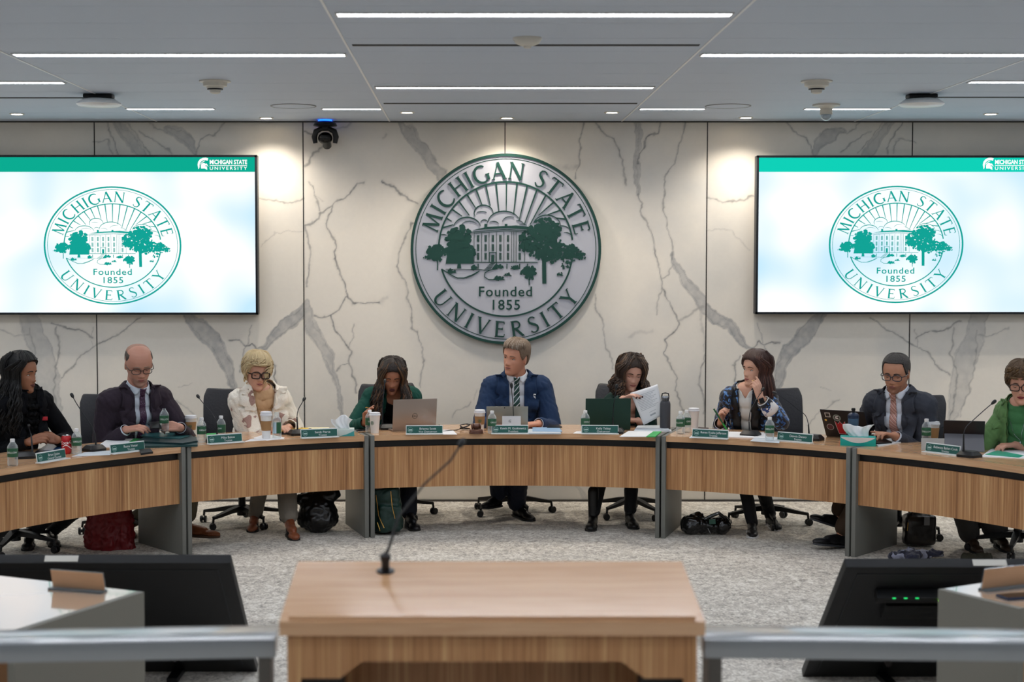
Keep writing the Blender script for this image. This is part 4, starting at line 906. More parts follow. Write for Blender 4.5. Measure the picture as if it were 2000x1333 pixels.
t=flat('paper_stack','white papers over a green folder beside the Kelly Tebay plate','paper',[(1210,853),(1278,853),(1290,843),(1228,842)],0,.004,Mpaper,'paper')
flat('','','',[(1262,853),(1280,853),(1292,843),(1276,843)],.0,.0065,Mfold,'green_folder',par=t)
t=flat('paper_stack','thick curled document stack below the raised page','paper',[(1238,842),(1312,842),(1306,835),(1244,834)],0,.008,Mpaper,'paper')
flat('','','',[(1240,839),(1308,840),(1300,831),(1246,831)],.008,.007,Mpaper2,'paper',par=t)
t=flat('paper_stack','open white documents before the woman in blue','paper',[(1398,853),(1500,856),(1492,845),(1402,843)],0,.006,Mpaper,'paper')
flat('loose_sheet','pale sheet under the bottle beside the Dennis Denno plate','paper',[(1465,862),(1522,866),(1524,855),(1478,852)],0,.0014,Mpaper2)
flat('loose_sheet','small white sheet peeking out behind the Renee Knake Jefferson plate','paper',[(1346,856),(1362,856),(1362,850),(1352,850)],0,.001,Mpaper)
t=flat('notebook','notepad under the hand of the man with the salmon tie','notebook',[(1716,872),(1760,864),(1744,856),(1700,862)],0,.006,mat('notebook_white','cfd2d4',.6),'pages')
flat('mobile_phone','phone in a dark case lying on the notepad beside the teal tissue box','phone',[(1712,866),(1742,864),(1726,855),(1700,858)],.0062,.009,Mb,'body')
t=flat('paper_stack','papers with a teal folder at the frame edge before the woman in lime green','paper',[(1916,892),(2040,897),(2034,880),(1936,877)],0,.004,Mpaper,'paper')
flat('','','',[(1924,888),(1990,894),(2000,890),(1948,880)],.0041,.002,mat('folder_teal','2aa284',.4),'teal_folder',par=t)
flat('leather_notebook','brown edged notebook propped under the sleeve of the woman in blue','notebook',[(1362,842),(1384,845),(1384,836),(1364,834)],0,.014,mat('leather_brown','3a2620',.5),'cover')
# pens by the joint
for a,b,c_,lb in (((697,843),(716,841),'2c2c34','dark pen lying by the tissue box and white cup'),((699,846),(717,845),'b98c63','tan pen lying by the tissue box and white cup')):
    A=onT(*a)+V((0,0,.0045)); B_=onT(*b)+V((0,0,.0045)); g=G(); g.tube([A-A,(B_-A)*.9,B_-A],[.0045,.0045,.0015],8); o=part('pen',g,mat('pen'+c_,c_,.35),None); o.location=A; tag(o,lb,'pen')
# ---- laptops
def laptop(pa,pb,h,lean,label,col,rough=.35,metal=.6,kb=.22,name='laptop',extra=None,rev=False):
    global LID
    c,a,L=frame2(pa,pb); t=thing(name,label,'laptop' if name=='laptop' else 'tablet',c+V((0,0,0)),a); m=mat(name+col,col,rough,metal)
    Mt=TR((0,0,.008))@Matrix.Rotation(R(lean),4,'X')
    g=G(); g.box((0,-.003,h/2),(L,.006,h),M=Mt,bev=.0025); LID=part('lid',g,m,t)
    g=G(); g.box((0,.0008,h/2),(L-.016,.001,h-.02),M=Mt); part('display',g,mat('lap_glass','0a0c10',.1),LID)
    if kb: g=G(); g.box((0,kb/2+.004,.006),(L,kb,.012),bev=.003); kb_=part('keyboard_base',g,m,t); g=G(); g.box((0,kb*.42,.0125),(L*.86,kb*.45,.001)); part('keys',g,mat('keys','1a1b1e',.6),kb_)
    S=lambda x,z:Mt@V((x,-.0066,z)); return t,S,L
t,S,L=laptop((766,843.5),(851,840),.232,7,'silver laptop with a round maker badge before the woman in the green blazer','a2958c')
g=G(); annulus(g,.86,1.0,lambda x,y,z:S(x*.021+.0,.105+y*.021),0,0,32); put_text(g,'DELL',.016,lambda x,y:S(x,.099+y),None,.01,1.0); part('badge',g,mat('badge_dark','33302e',.4),LID,fix=False)
t,S,L=laptop((950,839),(1031,839),.17,10,'silver tablet propped up before the man in the navy suit','9a9a92',.3,.5,.2,'tablet')
g=G(); g.lathe([(.004,0),(.004,.001)],12,M=TR(S(-.02,.160))@Matrix.Rotation(R(90),4,'X')); part('camera_lens',g,Mb,t)
t,S,L=laptop((1143,841),(1231,840.5),.232,4,'dark green laptop lid before the curly-haired woman','0f3328',.6,.1)
t,S,L=laptop((1614,853),(1700,859),.235,32,'black laptop covered in stickers before the man with the salmon tie','17151a',.5,.1)
def stick(col,polys,nm='sticker'):
    g=G()
    for pl in polys: g.add([S(*q) for q in pl],[tuple(range(len(pl)))])
    part(nm,g,mat('stick'+col,col,.5),LID,fix=False)
def rg(cx,cz,r0,r1,n=28): return [[(cx+r0*math.cos(a),cz+r0*math.sin(a)),(cx+r1*math.cos(a),cz+r1*math.sin(a)),(cx+r1*math.cos(b),cz+r1*math.sin(b)),(cx+r0*math.cos(b),cz+r0*math.sin(b))] for a,b in [(2*math.pi*i/n,2*math.pi*(i+1)/n) for i in range(n)]]
hx=-L/2
stick('8a9690',rg(hx+.115,.17,.02,.029),'ring_sticker'); g=G(); 
for pl in HEL: g.add([S(hx+.101+x*.026,.156+y*.026)+V((0,-.0003,0)) for x,y in pl],[tuple(range(len(pl)))])
part('helmet_sticker',g,Mtxt,LID,fix=False)
stick('9c8f93',rg(hx+.05,.085,.021,.027),'ring_sticker'); stick('5d3038',rg(hx+.05,.085,.0,.017),'round_sticker')
stick('c9c6c0',[[(hx+.03,.172),(hx+.07,.172),(hx+.07,.212),(hx+.03,.212)]],'square_sticker'); g=G(); g.add([S(*q)+V((0,-.0003,0)) for q in ((hx+.036,.178),(hx+.064,.178),(hx+.064,.206),(hx+.036,.206))],[(0,1,2,3)]); put_text(g,'S',.022,lambda x,y:S(hx+.05+x,.184+y)+V((0,-.0005,0)),None,.02); part('square_centre',g,mat('stick_dark','2b2426',.5),LID,fix=False)
stick('d8b45c',rg(hx+.028,.145,0,.009),'dot_sticker')
cr=[(-.035,.1),(-.028,.03),(-.022,-.01),(.026,-.01),(.03,.03),(.036,.1),(.014,.075),(.0,.098),(-.014,.075)]
stick('d9cfd0',[[(hx+.13+x*1.12,.04+z*1.06-.002) for x,z in cr]],'crown_sticker'); g=G(); g.add([S(hx+.13+x,.04+z)+V((0,-.0004,0)) for x,z in cr],[tuple(range(9))]); part('crown_red',g,mat('stick_red','b3202c',.5),LID,fix=False)
# tablet with a folding stand
c,a,L=frame2((1868,883),(1930,897)); 
P1=onT(1846,882); P2=onT(1926,896)
t=thing('tablet','black tablet on a grey folding stand before the woman in lime green','tablet',onT(1888,884)+V((.03,.16,0)),R(-14))
Mt=TR((0,.02,.01))@Matrix.Rotation(R(22),4,'X'); g=G(); g.box((0,0,.1),(.262,.007,.205),M=Mt,bev=.003); part('screen_body',g,mat('tab_black','1c1618',.4),t)
g=G(); lo=[V((-.125,-.004,.105)),V((.125,-.004,.105))]; top=[Mt@q for q in lo]; bot=[V((-.125,-.14,.003)),V((.125,-.14,.003))]; g.add([top[0],top[1],bot[1],bot[0]]+[q+V((0,.004,0)) for q in (top[0],top[1],bot[1],bot[0])],[(0,1,2,3),(7,6,5,4),(0,4,5,1),(1,5,6,2),(2,6,7,3),(3,7,4,0)]); part('folding_stand',g,mat('tab_grey','63646a',.5),t)
g=G(); g.box((0,.14,.006),(.262,.2,.01),bev=.002); part('keyboard_cover',g,mat('tab_kb','1a1c20',.5),t)
# white cards
p=onT(999,848); t=thing('tent_card','blank white card with a tiny grey emblem before the silver tablet','card',onT(999,845)); g=G(); g.box((0,.0,.034+.026),(.137,.002,.068+.052),M=Matrix.Rotation(R(-6),4,'X')); part('card',g,mat('card_white','d6d7da',.5),t)
g=G(); 
for pl in HEL: g.add([Matrix.Rotation(R(-6),4,'X')@V((-.022+x*.02,-.0012,.07+y*.02)) for x,y in pl],[tuple(range(len(pl)))])
part('emblem',g,mat('grey_ink','8a8d90',.5),t,fix=False)
c,a,L=frame2((1801,884),(1844,884)); t=thing('folded_card','grey folded card behind the Rebecca Bahar-Cook plate','card',onT(1822,880),R(-8)); g=G(); g.box((0,0,.04),(.15,.003,.08),M=Matrix.Rotation(R(-8),4,'X')); part('card',g,mat('card_grey','aeb0ae',.5),t)
# ---- tissue boxes
def tissues(px,py,rz,label,w,d,h,c1,c2,seed,th=.09):
    p=onT(px,py); t=thing('tissue_box',label,'tissue box',p+V((0,d/2,0)),rz); g=G(); g.box((0,0,h/2),(w,d,h),bev=.002); part('carton',g,mat('tis'+c1,c1,.45),t)
    g=G(); n=16; pts=[(-w/2+.002,h*.98)]+[(-w/2+w*i/n,h*.96-(h*.62)*math.sin(math.pi*i/n)) for i in range(1,n)]+[(w/2-.002,h*.98)]
    if c2=='e3dcd6': g.add([(x,-d/2-.0006,z) for x,z in pts],[tuple(range(len(pts)))])
    else: g.add([(x,-d/2-.0006,z) for x,z in ((-w*.1,.001),(w/2,.001),(w/2,h*.75),(w*.2,h*.3))],[(0,1,2,3)])
    part('printed_band',g,mat('tisb'+c2,c2,.45),t,fix=False)
    g=G(); rn=random.Random(seed); ph=[rn.random()*6 for _ in range(4)]
    def f(u,v):
        x=(u-.5)*w*(.52+.36*v); wave=.016*math.sin(u*9+ph[0]+v*2)+.01*math.sin(u*21+ph[1]+v*3)
        return V((x+.012*math.sin(v*4+ph[2]),wave*(.3+v),h-.004+v*(th+.014*math.sin(u*7+ph[3])-.02*abs(u-.5))))
    g.grid(f,28,12); o=part('tissue',g,mat('tissue','eceef0',.8,sss=0),t,80); solid(o,.0012)
tissues(667,853,R(4),'pale tissue box with a teal corner beside the Sandy Pierce plate',.175,.11,.052,'c9d6d2','3f9a98',3,.09)
tissues(1680,872,R(-14),'bright teal tissue box standing over the desk joint',.235,.12,.06,'12a59b','e3dcd6',4,.085)
# ---- dark steel flask, blue sports bottle
p=onT(1299,840); t=thing('steel_flask','tall charcoal insulated flask with steel lid behind the papers','flask',p)
g=G(); g.lathe([(.03,0),(.038,.003),(.039,.01),(.039,.195),(.034,.212),(.026,.218)],32); part('body',g,mat('flask_grey','45464c',.5,.2,bump=(300,.2,(1,1,1))),t)
g=G(); g.lathe([(.024,.216),(.028,.22),(.028,.232),(.031,.234),(.031,.25),(.028,.254)],32); part('lid',g,mat('flask_lid','8d8f94',.2,1),t)
g=G(); g.tube([(-.028,0,.245),(-.022,0,.272),(.0,0,.276),(.022,0,.272),(.028,0,.245)],.005,8); part('carry_loop',g,Mb,t)
p=onT(1666,866); t=thing('sports_bottle','slate blue squeeze bottle with black spout before the stickered laptop','bottle',p)
g=G(); g.lathe([(.028,0),(.036,.003),(.037,.02),(.037,.075),(.032,.085),(.030,.095),(.032,.105),(.036,.112),(.037,.15),(.034,.16)],32); part('body',g,mat('slate_blue','3a566f',.45),t)
g=G(); g.lathe([(.036,.152),(.0385,.154),(.0385,.172),(.03,.182),(.014,.188)],32); part('screw_cap',g,mat('navy_cap','1a2a44',.4),t)
g=G(); g.lathe([(.011,.185),(.011,.2),(.014,.202),(.014,.212),(.01,.216)],20); part('spout',g,Mb,t); t.scale=(1,1,1.13)
# ---- gavel and block, cable coil
p=onT(930,847); t=thing('sound_block','round dark wooden sound block under the gavel','sound block',p); Mgav=mat('gavel_wood','57301f',.3,coat=.4)
g=G(); g.lathe([(.052,0),(.054,.006),(.05,.012),(.052,.016),(.049,.026),(.04,.03)],36); part('block',g,Mgav,t)
t=thing('gavel','polished dark wooden gavel lying on its round block','gavel',p+V((0,0,.0305)),R(8)); Mh=TR((0,0,.022))@Matrix.Rotation(R(90),4,'Y')
g=G(); g.lathe([(.012,-.036),(.02,-.034),(.021,-.024),(.016,-.021),(.021,-.017),(.0215,.017),(.016,.021),(.021,.024),(.02,.034),(.012,.036)],24,M=Mh); part('head',g,Mgav,t)
g=G(); g.tube([(0,.01,.022),(0,.06,.018),(.0,.12,.012),(0,.17,.01),(0,.19,.009)],[.006,.005,.007,.009,.005],12); part('handle',g,Mgav,t)
def tubeobj(name,label,cat,pts,r,m,n=6):
    P=[V(p) for p in pts]; K=[P[0]]+P+[P[-1]]; C=[]
    for i in range(1,len(K)-2):
        p0,p1,p2,p3=K[i-1],K[i],K[i+1],K[i+2]
        for s in range(5):
            q=s/5; C.append(.5*((2*p1)+(p2-p0)*q+(2*p0-5*p1+4*p2-p3)*q*q+(3*p1-p0-3*p2+p3)*q**3))
    C.append(P[-1]); o=C[0].copy(); g=G(); g.tube([c-o for c in C],r,n); ob=part(name,g,m); ob.location=o; return tag(ob,label,cat)
cc=onT(907,841); rn=random.Random(2); pts=[onT(853,842)+V((0,.05,.004)),onT(858,838)+V((0,0,.03)),onT(862,843)+V((0,0,.004)),onT(880,842)+V((0,0,.004)),onT(893,841)+V((0,0,.004))]
for i in range(26):
    a=i*.85; pts.append(cc+V((.036*math.cos(a)+.006*rn.random(),.03*math.sin(a)+.01,.022+.018*math.sin(a*.5+1)+.004*rn.random())))
tubeobj('cable_coil','black charger cable coiled beside the gavel','cable',pts,.0032,Mb)
A=onT(1838,852); tubeobj('charging_cable','thin black cable running to the black tablet','cable',[A+V((-.02,.05,.04)),A+V((.03,.03,.05)),onT(1858,874)+V((0,0,.02)),onT(1868,880)+V((0,0,.004)),onT(1880,872)+V((0,0,.05)),onT(1870,868)+V((0,0,.01))],.002,Mb)
# ============================================================ PEOPLE
HP=np.array([ # z, yfront, yback, halfwidth  (metres, z from the chin)
(.000,-.066,-.036,.010),(.006,-.080,-.022,.026),(.018,-.087,-.006,.039),(.034,-.087,.016,.049),(.052,-.087,.046,.057),(.072,-.087,.066,.064),(.09,-.086,.080,.0685),(.11,-.084,.090,.072),
(.13,-.087,.096,.0748),(.15,-.088,.099,.0765),(.17,-.085,.099,.0765),(.19,-.077,.094,.0725),(.206,-.065,.084,.065),(.22,-.046,.066,.052),(.230,-.026,.044,.036),(.236,-.008,.022,.018),(.238,.003,.008,.003)])
HZ=.118
def _sm(z,c): return np.interp(z,HP[:,0],HP[:,c])
def head_xyz(a,z,off=0):
    """a azimuth rad (0 front), z metres from the head centre ; arrays ok"""
    zz=np.clip(z+HZ,0,.238); yf=_sm(zz,1);yb=_sm(zz,2);w=_sm(zz,3); yc=np.minimum(.012,yb-.004); yc=np.maximum(yc,yf+.004)
    ca,sa=np.cos(a),np.sin(a); p=.86
    x=(w+off)*np.sign(sa)*np.abs(sa)**p; dep=np.where(ca>0,yc-yf,yb-yc)+off; y=yc-dep*np.sign(ca)*np.abs(ca)**p
    zo=z+off*np.clip((zz-.17)/.068,0,1)**1.5-off*np.clip((.03-zz)/.03,0,1)*.5
    return x,y,zo
def face_disp(x,z,fr,fem=0):
    g=lambda cx,cz,sx,sz:np.exp(-((x-cx)/sx)**2-((z-cz)/sz)**2)
    d=0*x
    ax=np.abs(x)
    d-= .0105*(np.exp(-((ax-.031)/.015)**2-((z-.001)/.0105)**2))          # sockets
    d+= (.0045-.002*fem)*np.exp(-((ax-.026)/.024)**2-((z-.021)/.009)**2)   # brow ridge
    t=np.clip((.012-z)/.046,0,1); nz=np.where(z>-.034,1,np.exp(-((z+.034)/.0065)**2))*np.clip((.024-z)/.012,0,1)
    d+= (.003+(.021-.003*fem)*t**1.25)*np.exp(-(x/(.0075+.0045*t))**2)*nz
    d+= .0085*np.exp(-((ax-.0125)/.0065)**2-((z+.036)/.007)**2)            # nostril wings
    d+= .004*np.exp(-((ax-.046)/.017)**2-((z+.024)/.018)**2)              # cheek
    d+= .0045*np.exp(-(x/.024)**2-((z+.061)/.012)**2)                       # mouth mound
    d-= .0035*np.exp(-(x/.02)**2-((z+.079)/.006)**2)
    d+= .006*np.exp(-(x/.017)**2-((z+.100)/.012)**2)                        # chin
    d-= .003*np.exp(-((ax-.034)/.008)**2-((z+.05)/.02)**2)
    return d*fr
def head_grid(g,M,fem=0,wid=1.0,na=72,nz=56,fn=None):
    z=-HZ+.238*(.5-.5*np.cos(np.linspace(0,math.pi,nz+1)*.985+.02)); a=np.linspace(-math.pi,math.pi,na,endpoint=False)
    A,Z=np.meshgrid(a,z); x,y,zo=head_xyz(A,Z)
    if fn is None: y=y-face_disp(x,Z,np.clip(np.cos(A)*1.6,0,1),fem)
    else: x,y,zo=fn(A,Z)
    x=x*wid; vs=[M@V(q) for q in np.stack([x,y,zo],-1).reshape(-1,3)]
    b=M@V((float(x[0].mean()),float(y[0].mean()),float(zo[0].mean())-.0005)); t=M@V((float(x[-1].mean()),float(y[-1].mean()),float(zo[-1].mean())+.0005))
    n=len(vs); fs=[(i*na+k,i*na+(k+1)%na,(i+1)*na+(k+1)%na,(i+1)*na+k) for i in range(nz) for k in range(na)]
    fs+=[(n,(k+1)%na,k) for k in range(na)]+[(n+1,nz*na+k,nz*na+(k+1)%na) for k in range(na)]
    g.add(vs+[b,t],fs)
def remesh(g,vox,it=2,fac=.5):
    me=g.mesh('tmp',mat('tmp'))
    bm=bmesh.new(); bm.from_mesh(me); bmesh.ops.recalc_face_normals(bm,faces=bm.faces); bm.to_mesh(me); bm.free()
    o=bpy.data.objects.new('tmp',me); COL.objects.link(o)
    m=o.modifiers.new('r','REMESH'); m.mode='VOXEL'; m.voxel_size=vox; m.use_smooth_shade=True
    if it: s=o.modifiers.new('s','SMOOTH'); s.iterations=it; s.factor=fac
    dg=bpy.context.evaluated_depsgraph_get(); dg.update(); r=bpy.data.meshes.new_from_object(o.evaluated_get(dg)); bpy.data.objects.remove(o); bpy.data.meshes.remove(me); r.materials.clear(); return r
def bvh_of(me): return BVHTree.FromPolygons([v.co.copy() for v in me.vertices],[tuple(p.vertices) for p in me.polygons])
def addmesh(name,me,mats,t,solid_t=0,label=None,cut=None,noise_amp=0,noise_s=12,seed=0):
    """world-space mesh -> child part"""
    for m in (mats if isinstance(mats,(list,tuple)) else [mats]): me.materials.append(m)
    if cut is not None or noise_amp:
        bm=bmesh.new(); bm.from_mesh(me)
        if cut is not None: bmesh.ops.delete(bm,geom=[f for f in bm.faces if cut(f.calc_center_median())],context='FACES'); bmesh.ops.delete(bm,geom=[v for v in bm.verts if not v.link_faces],context='VERTS')
        if cut is not None:
            bd=[v for v in bm.verts if v.is_boundary]
            for _ in range(6):
                new={v:sum((e.other_vert(v).co for e in v.link_edges if e.is_boundary),V((0,0,0)))/max(1,sum(1 for e in v.link_edges if e.is_boundary)) for v in bd}
                for v,c in new.items(): v.co=v.co.lerp(c,.5)
        if noise_amp:
            bm.normal_update(); sd=V((seed*7.3,seed*3.1,0))
            for v in bm.verts:
                c=v.co; n1=noise.noise(V((c.x*noise_s,c.y*noise_s,c.z*noise_s*.6))+sd); n2=noise.noise(V((c.x*noise_s*2.3+c.z*14,c.y*noise_s*2,c.z*noise_s*1.1))+sd)
                v.co=c+v.normal*noise_amp*(n1+.7*(abs(n2)*2-.6))
        bm.to_mesh(me); bm.free()
    me.transform(TR(-t.location)); me.polygons.foreach_set('use_smooth',[True]*len(me.polygons)); o=link(name,me,t)
    me.name=name
    if solid_t: solid(o,solid_t,-1)
    if label: o['label']=label
    return o
def pw(name,g,mats,t,ang=50,label=None,th=0,fix=True):
    me=g.mesh(name,mats)
    if fix:
        bm=bmesh.new(); bm.from_mesh(me); bmesh.ops.recalc_face_normals(bm,faces=bm.faces); bm.to_mesh(me); bm.free()
    me.transform(TR(-t.location)); smooth(me,ang); o=link(name,me,t)
    if th: solid(o,th)
    if label: o['label']=label
    return o
def ik(A,B,l1,l2,hint):
    d=B-A; L=min(d.length,(l1+l2)*.998); u=d.normalized(); a=(l1*l1-l2*l2+L*L)/(2*L); h=math.sqrt(max(l1*l1-a*a,0)); p=hint-u*hint.dot(u); p=p.normalized() if p.length>1e-5 else u.orthogonal().normalized()
    return A+u*a+p*h
def hand(g,W,d,n,side,curl=.5,s=1.0,spread=.12,thumb=.7,nails=None,curls=None):
    """W wrist, d finger direction, n palm normal (where the palm faces), side: +1 thumb towards d x n"""
    d=V(d).normalized(); n=V(n); n=(n-d*n.dot(d)).normalized(); lat=d.cross(n)*side
    tips=[]
    offs=(.030,.010,-.011,-.030); lens=(.070,.079,.073,.057); base=(.086,.09,.086,.078)
    for i in range(4):
        kn=W+(d*base[i]+lat*offs[i])*s
        g.cap(W+lat*offs[i]*.55*s,kn,.0155*s,.0115*s,10)
        c=(curls[i] if curls else curl); dd=(d+lat*offs[i]*spread*30*.1).normalized(); p=kn; r=.0098*s if i<3 else .0088*s
        for k,f in enumerate((.46,.30,.24)):
            ang=c*(1.0,1.15,.8)[k]; 
            dd=(dd*math.cos(ang)+n*math.sin(ang)); n2=dd.cross(lat); nn=n-dd*n.dot(dd)
            q=p+dd*lens[i]*f*s; g.cap(p,q,r,r*.92,10); p=q; r*=.92
            n=nn.normalized() if nn.length>.2 else n
        n=V(n); tips.append((p,dd.copy()))
        # restore palm normal for the next finger
        n=(d.cross(lat)*-side if False else (lat*side).cross(d)).normalized()
    n=(lat*side).cross(d).normalized()
    g.ell(W+d*.045*s+n*.004*s,(.036*s,.046*s,.015*s),Matrix((lat,d,n)).transposed(),12,8)
    tb=W+(d*.022+lat*.026)*s; td=(d*.62+lat*.62*thumb+n*.45).normalized(); p1=tb+td*.038*s; td2=(td+d*.35+n*.2-lat*.25).normalized(); p2=p1+td2*.032*s; p3=p2+(td2+n*.15).normalized()*.022*s
    g.cap(W+lat*.012*s,p1,.016*s,.0125*s,10); g.cap(p1,p2,.0118*s,.0108*s,10); g.cap(p2,p3,.0108*s,.0088*s,10); tips.append((p3,td2))
    return tips
def sub_under(c,o): c.parent=o; return c
def shoe(t,heel,toe,col,hh=.075,sole='151515',heelh=0,boot=0,nm='shoe',label=None,wid=1.0,laces=None,lift=0):
    heel=V(heel); toe=V(toe); u=(toe-heel); L=u.length; u.normalize(); up=V((0,0,1)) ; up=(up-u*up.dot(u)).normalized(); lat=u.cross(up); Mx=Matrix((lat,u,up)).transposed()
    g=G(); at=lambda a,b,c:heel+u*a*L+lat*b+up*c
    g.ell(at(.16,0,.034+heelh),(.033*wid,.045,.034),Mx); g.ell(at(.45,0,.038+heelh*.5),(.036*wid,.08,.034),Mx); g.ell(at(.76,0,.026),(.042*wid,.068,.026),Mx); g.ell(at(.9,0,.022),(.034*wid,.036,.021),Mx)
    g.cap(at(.2,0,.05+heelh),at(.2,0,hh+heelh),.034*wid,.035*wid); g.cap(at(.25,0,.06+heelh*.8),at(.62,0,.045),.034*wid,.028)
    if boot: g.cap(at(.2,0,.06+heelh),at(.16,0,boot),.036,.043)
    me=remesh(g,.006,3); m=mat('shoe'+col,col,.38,bump=(120,.12,(1,1,1))); o=addmesh(nm,me,m,t,label=label)
    g=G(); pts=[(.02,-.022),(.0,0),(.02,.022),(.2,.034*wid),(.45,.035*wid),(.75,.046*wid),(.92,.036*wid),(1.0,.01),(1.0,-.01),(.92,-.036*wid),(.75,-.046*wid),(.45,-.033*wid),(.2,-.034*wid)]
    P0=[at(a,b,0.0) for a,b in pts]; P1=[at(a,b,.014) for a,b in pts]; n=len(pts); g.add(P0+P1,[tuple(range(n)),tuple(range(n,2*n))]+[(i,(i+1)%n,n+(i+1)%n,n+i) for i in range(n)])
    if heelh: g.add([at(a,b,c) for c in (0,heelh+.02) for a,b in ((.03,-.02),(.22,-.02),(.22,.02),(.03,.02))],[(0,1,2,3),(4,5,6,7),(0,1,5,4),(1,2,6,5),(2,3,7,6),(3,0,4,7)])
    sub_under(pw('sole',g,mat('sole'+sole,sole,.6),t),o)
    if laces:
        g=G()
        for i in range(4): a=.34+.075*i; z=.073-.012*i; g.tube([at(a,-.02,z-.004),at(a+.01,0,z+.004),at(a,.02,z-.004)],.0022,6)
        sub_under(pw('laces',g,mat('lace'+laces,laces,.7),t),o)
    return at
class Person: pass
FEATM={}
def skinmats(tone,lip,brow,iris='3a2a1e'):
    return [mat('skin'+tone,tone,.5,sss=.0,bump=(160,.05,(1,1,1))),mat('lip'+lip,lip,.4),mat('brow'+brow,brow,.8),mat('eyewhite','c9c4be',.3),mat('iris'+iris,iris,.2),mat('lash','17110f',.6),mat('mouth','4a1d1a',.6),mat('nailpaint','3a0d1a',.2)]
def features(g,M,hb,kind):
    """eyes, brows, lips joined into the body mesh; hb bvh of the head in head space"""
    def ys(x,z):
        h=hb.ray_cast(V((x,-.3,z)),V((0,1,0))); return h[0].y if h[0] is not None else -.08
    eyes,gx,gz=kind.get('eyes','open'),kind.get('gx',0),kind.get('gz',0); F3=M.to_3x3()
    for s in (-1,1):
        ex,ez=s*.031,.0015; y=ys(ex,ez)
        if eyes=='open':
            g.ell(M@V((ex,y+.0035,ez)),(.0125*kind['s'],.0078*kind['s'],.0058*kind['s']),M.to_3x3().normalized(),12,8,mi=3)
            g.ell(M@V((ex+gx*.0055,y-.0012,ez+gz*.002)),(.0052*kind['s'],.0042*kind['s'],.0050*kind['s']),M.to_3x3().normalized(),10,8,mi=4)
            g.tube([M@V((ex+u*.0145,y-.001-.004*(1-u*u)+.003*abs(u),ez+.0062*(1-u*u)-.0012)) for u in (-1,-.6,-.2,.2,.6,1)],[.0009,.0016,.0018,.0018,.0016,.0009],6,mi=5)
            g.tube([M@V((ex+u*.0135,y+.0005-.0035*(1-u*u)+.003*abs(u),ez+.0105*(1-u*u)+.0005)) for u in (-1,-.5,0,.5,1)],[.001,.0026,.003,.0026,.001],6,mi=0)
        else:
            g.ell(M@V((ex,y+.004,ez)),(.0135*kind['s'],.009*kind['s'],.0078*kind['s']),M.to_3x3().normalized(),12,8,mi=0)
            g.tube([M@V((ex+u*.0145,y-.0022-.003*(1-u*u)+.004*abs(u),ez-.0052*(1-u*u)-.0008)) for u in (-1,-.6,-.2,.2,.6,1)],[.0008,.0015,.0018,.0018,.0015,.0008],6,mi=5)
        bp=[]
        for u in np.linspace(0,1,7):
            x=s*(.0125+.036*u); z=.0195+.0065*math.sin(math.pi*min(1,u*.85+.12))-.002*u; bp.append(M@V((x,ys(x,z)-.0006,z)))
        b=kind.get('brow',.0030)*kind['s']; g.tube(bp,[b*.8,b*1.05,b*1.1,b,b*.85,b*.65,b*.3],6,mi=2)
    mo=kind.get('mouth',0); w=.0235
    up=[];lo=[]
    for u in np.linspace(-1,1,9):
        x=u*w; z=-.0585+.0006*math.cos(u*7)-.0015*u*u+mo*.3; up.append(M@V((x,ys(x,z)-.0003+.0015*u*u,z+.0018*(1-u*u))))
        z2=-.0655-mo*(1-u*u)+.006*u*u; lo.append(M@V((x*.92,ys(x,max(z2,-.072))-.0004+.002*u*u+mo*.3,z2)))
    s_=kind['s']*kind.get('lips',1); g.tube(up,[r*s_ for r in (.0008,.0022,.003,.0034,.0031,.0034,.003,.0022,.0008)],8,mi=1); g.tube(lo,[r*s_ for r in (.0008,.0024,.0036,.0042,.0044,.0042,.0036,.0024,.0008)],8,mi=1)
    if mo: g.ell(M@V((0,ys(0,-.062)+.0005,-.0625-mo*.45)),(.016*s_,.005*s_,(.003+mo*.5)*s_),M.to_3x3().normalized(),12,8,mi=6)
    else: g.tube([M@V((u*w*.95,ys(u*w,-.062)-.0022*(1-u*u)-.0006,-.0618-.0006*math.cos(u*7)+.001*u*u)) for u in np.linspace(-1,1,9)],[.0008*s_]*9,6,mi=6)
def hair_cap(g,M,line,th,fem=0,wid=1,rough=.0,seed=0,soft=.012,low=-.118,top=0,zmax=9):
    """line(a_deg)->z of the hairline ; th thickness"""
    rn=random.Random(seed)
    def fn(A,Z):
        a=np.degrees(np.abs(A)); zh=np.interp(a,[p[0] for p in line],[p[1] for p in line]); m=np.clip((Z-zh)/soft,0,1)*np.clip((zmax-Z)/soft,0,1); m=m*m*(3-2*m)
        n=np.sin(A*37+Z*60*np.sin(A*3+seed))*.5+np.sin(A*61+seed+Z*25)*.5
        t=-.009+(.009+th+top*np.clip((Z-.05)/.06,0,1)+rough*n)*m; x,y,z=head_xyz(A,Z,0); x2,y2,z2=head_xyz(A,Z,np.float64(1.0)*.01); k=t/.01
        return x+(x2-x)*k,y+(y2-y)*k,z+(z2-z)*k
    head_grid(g,M,fem,wid,96,64,fn)
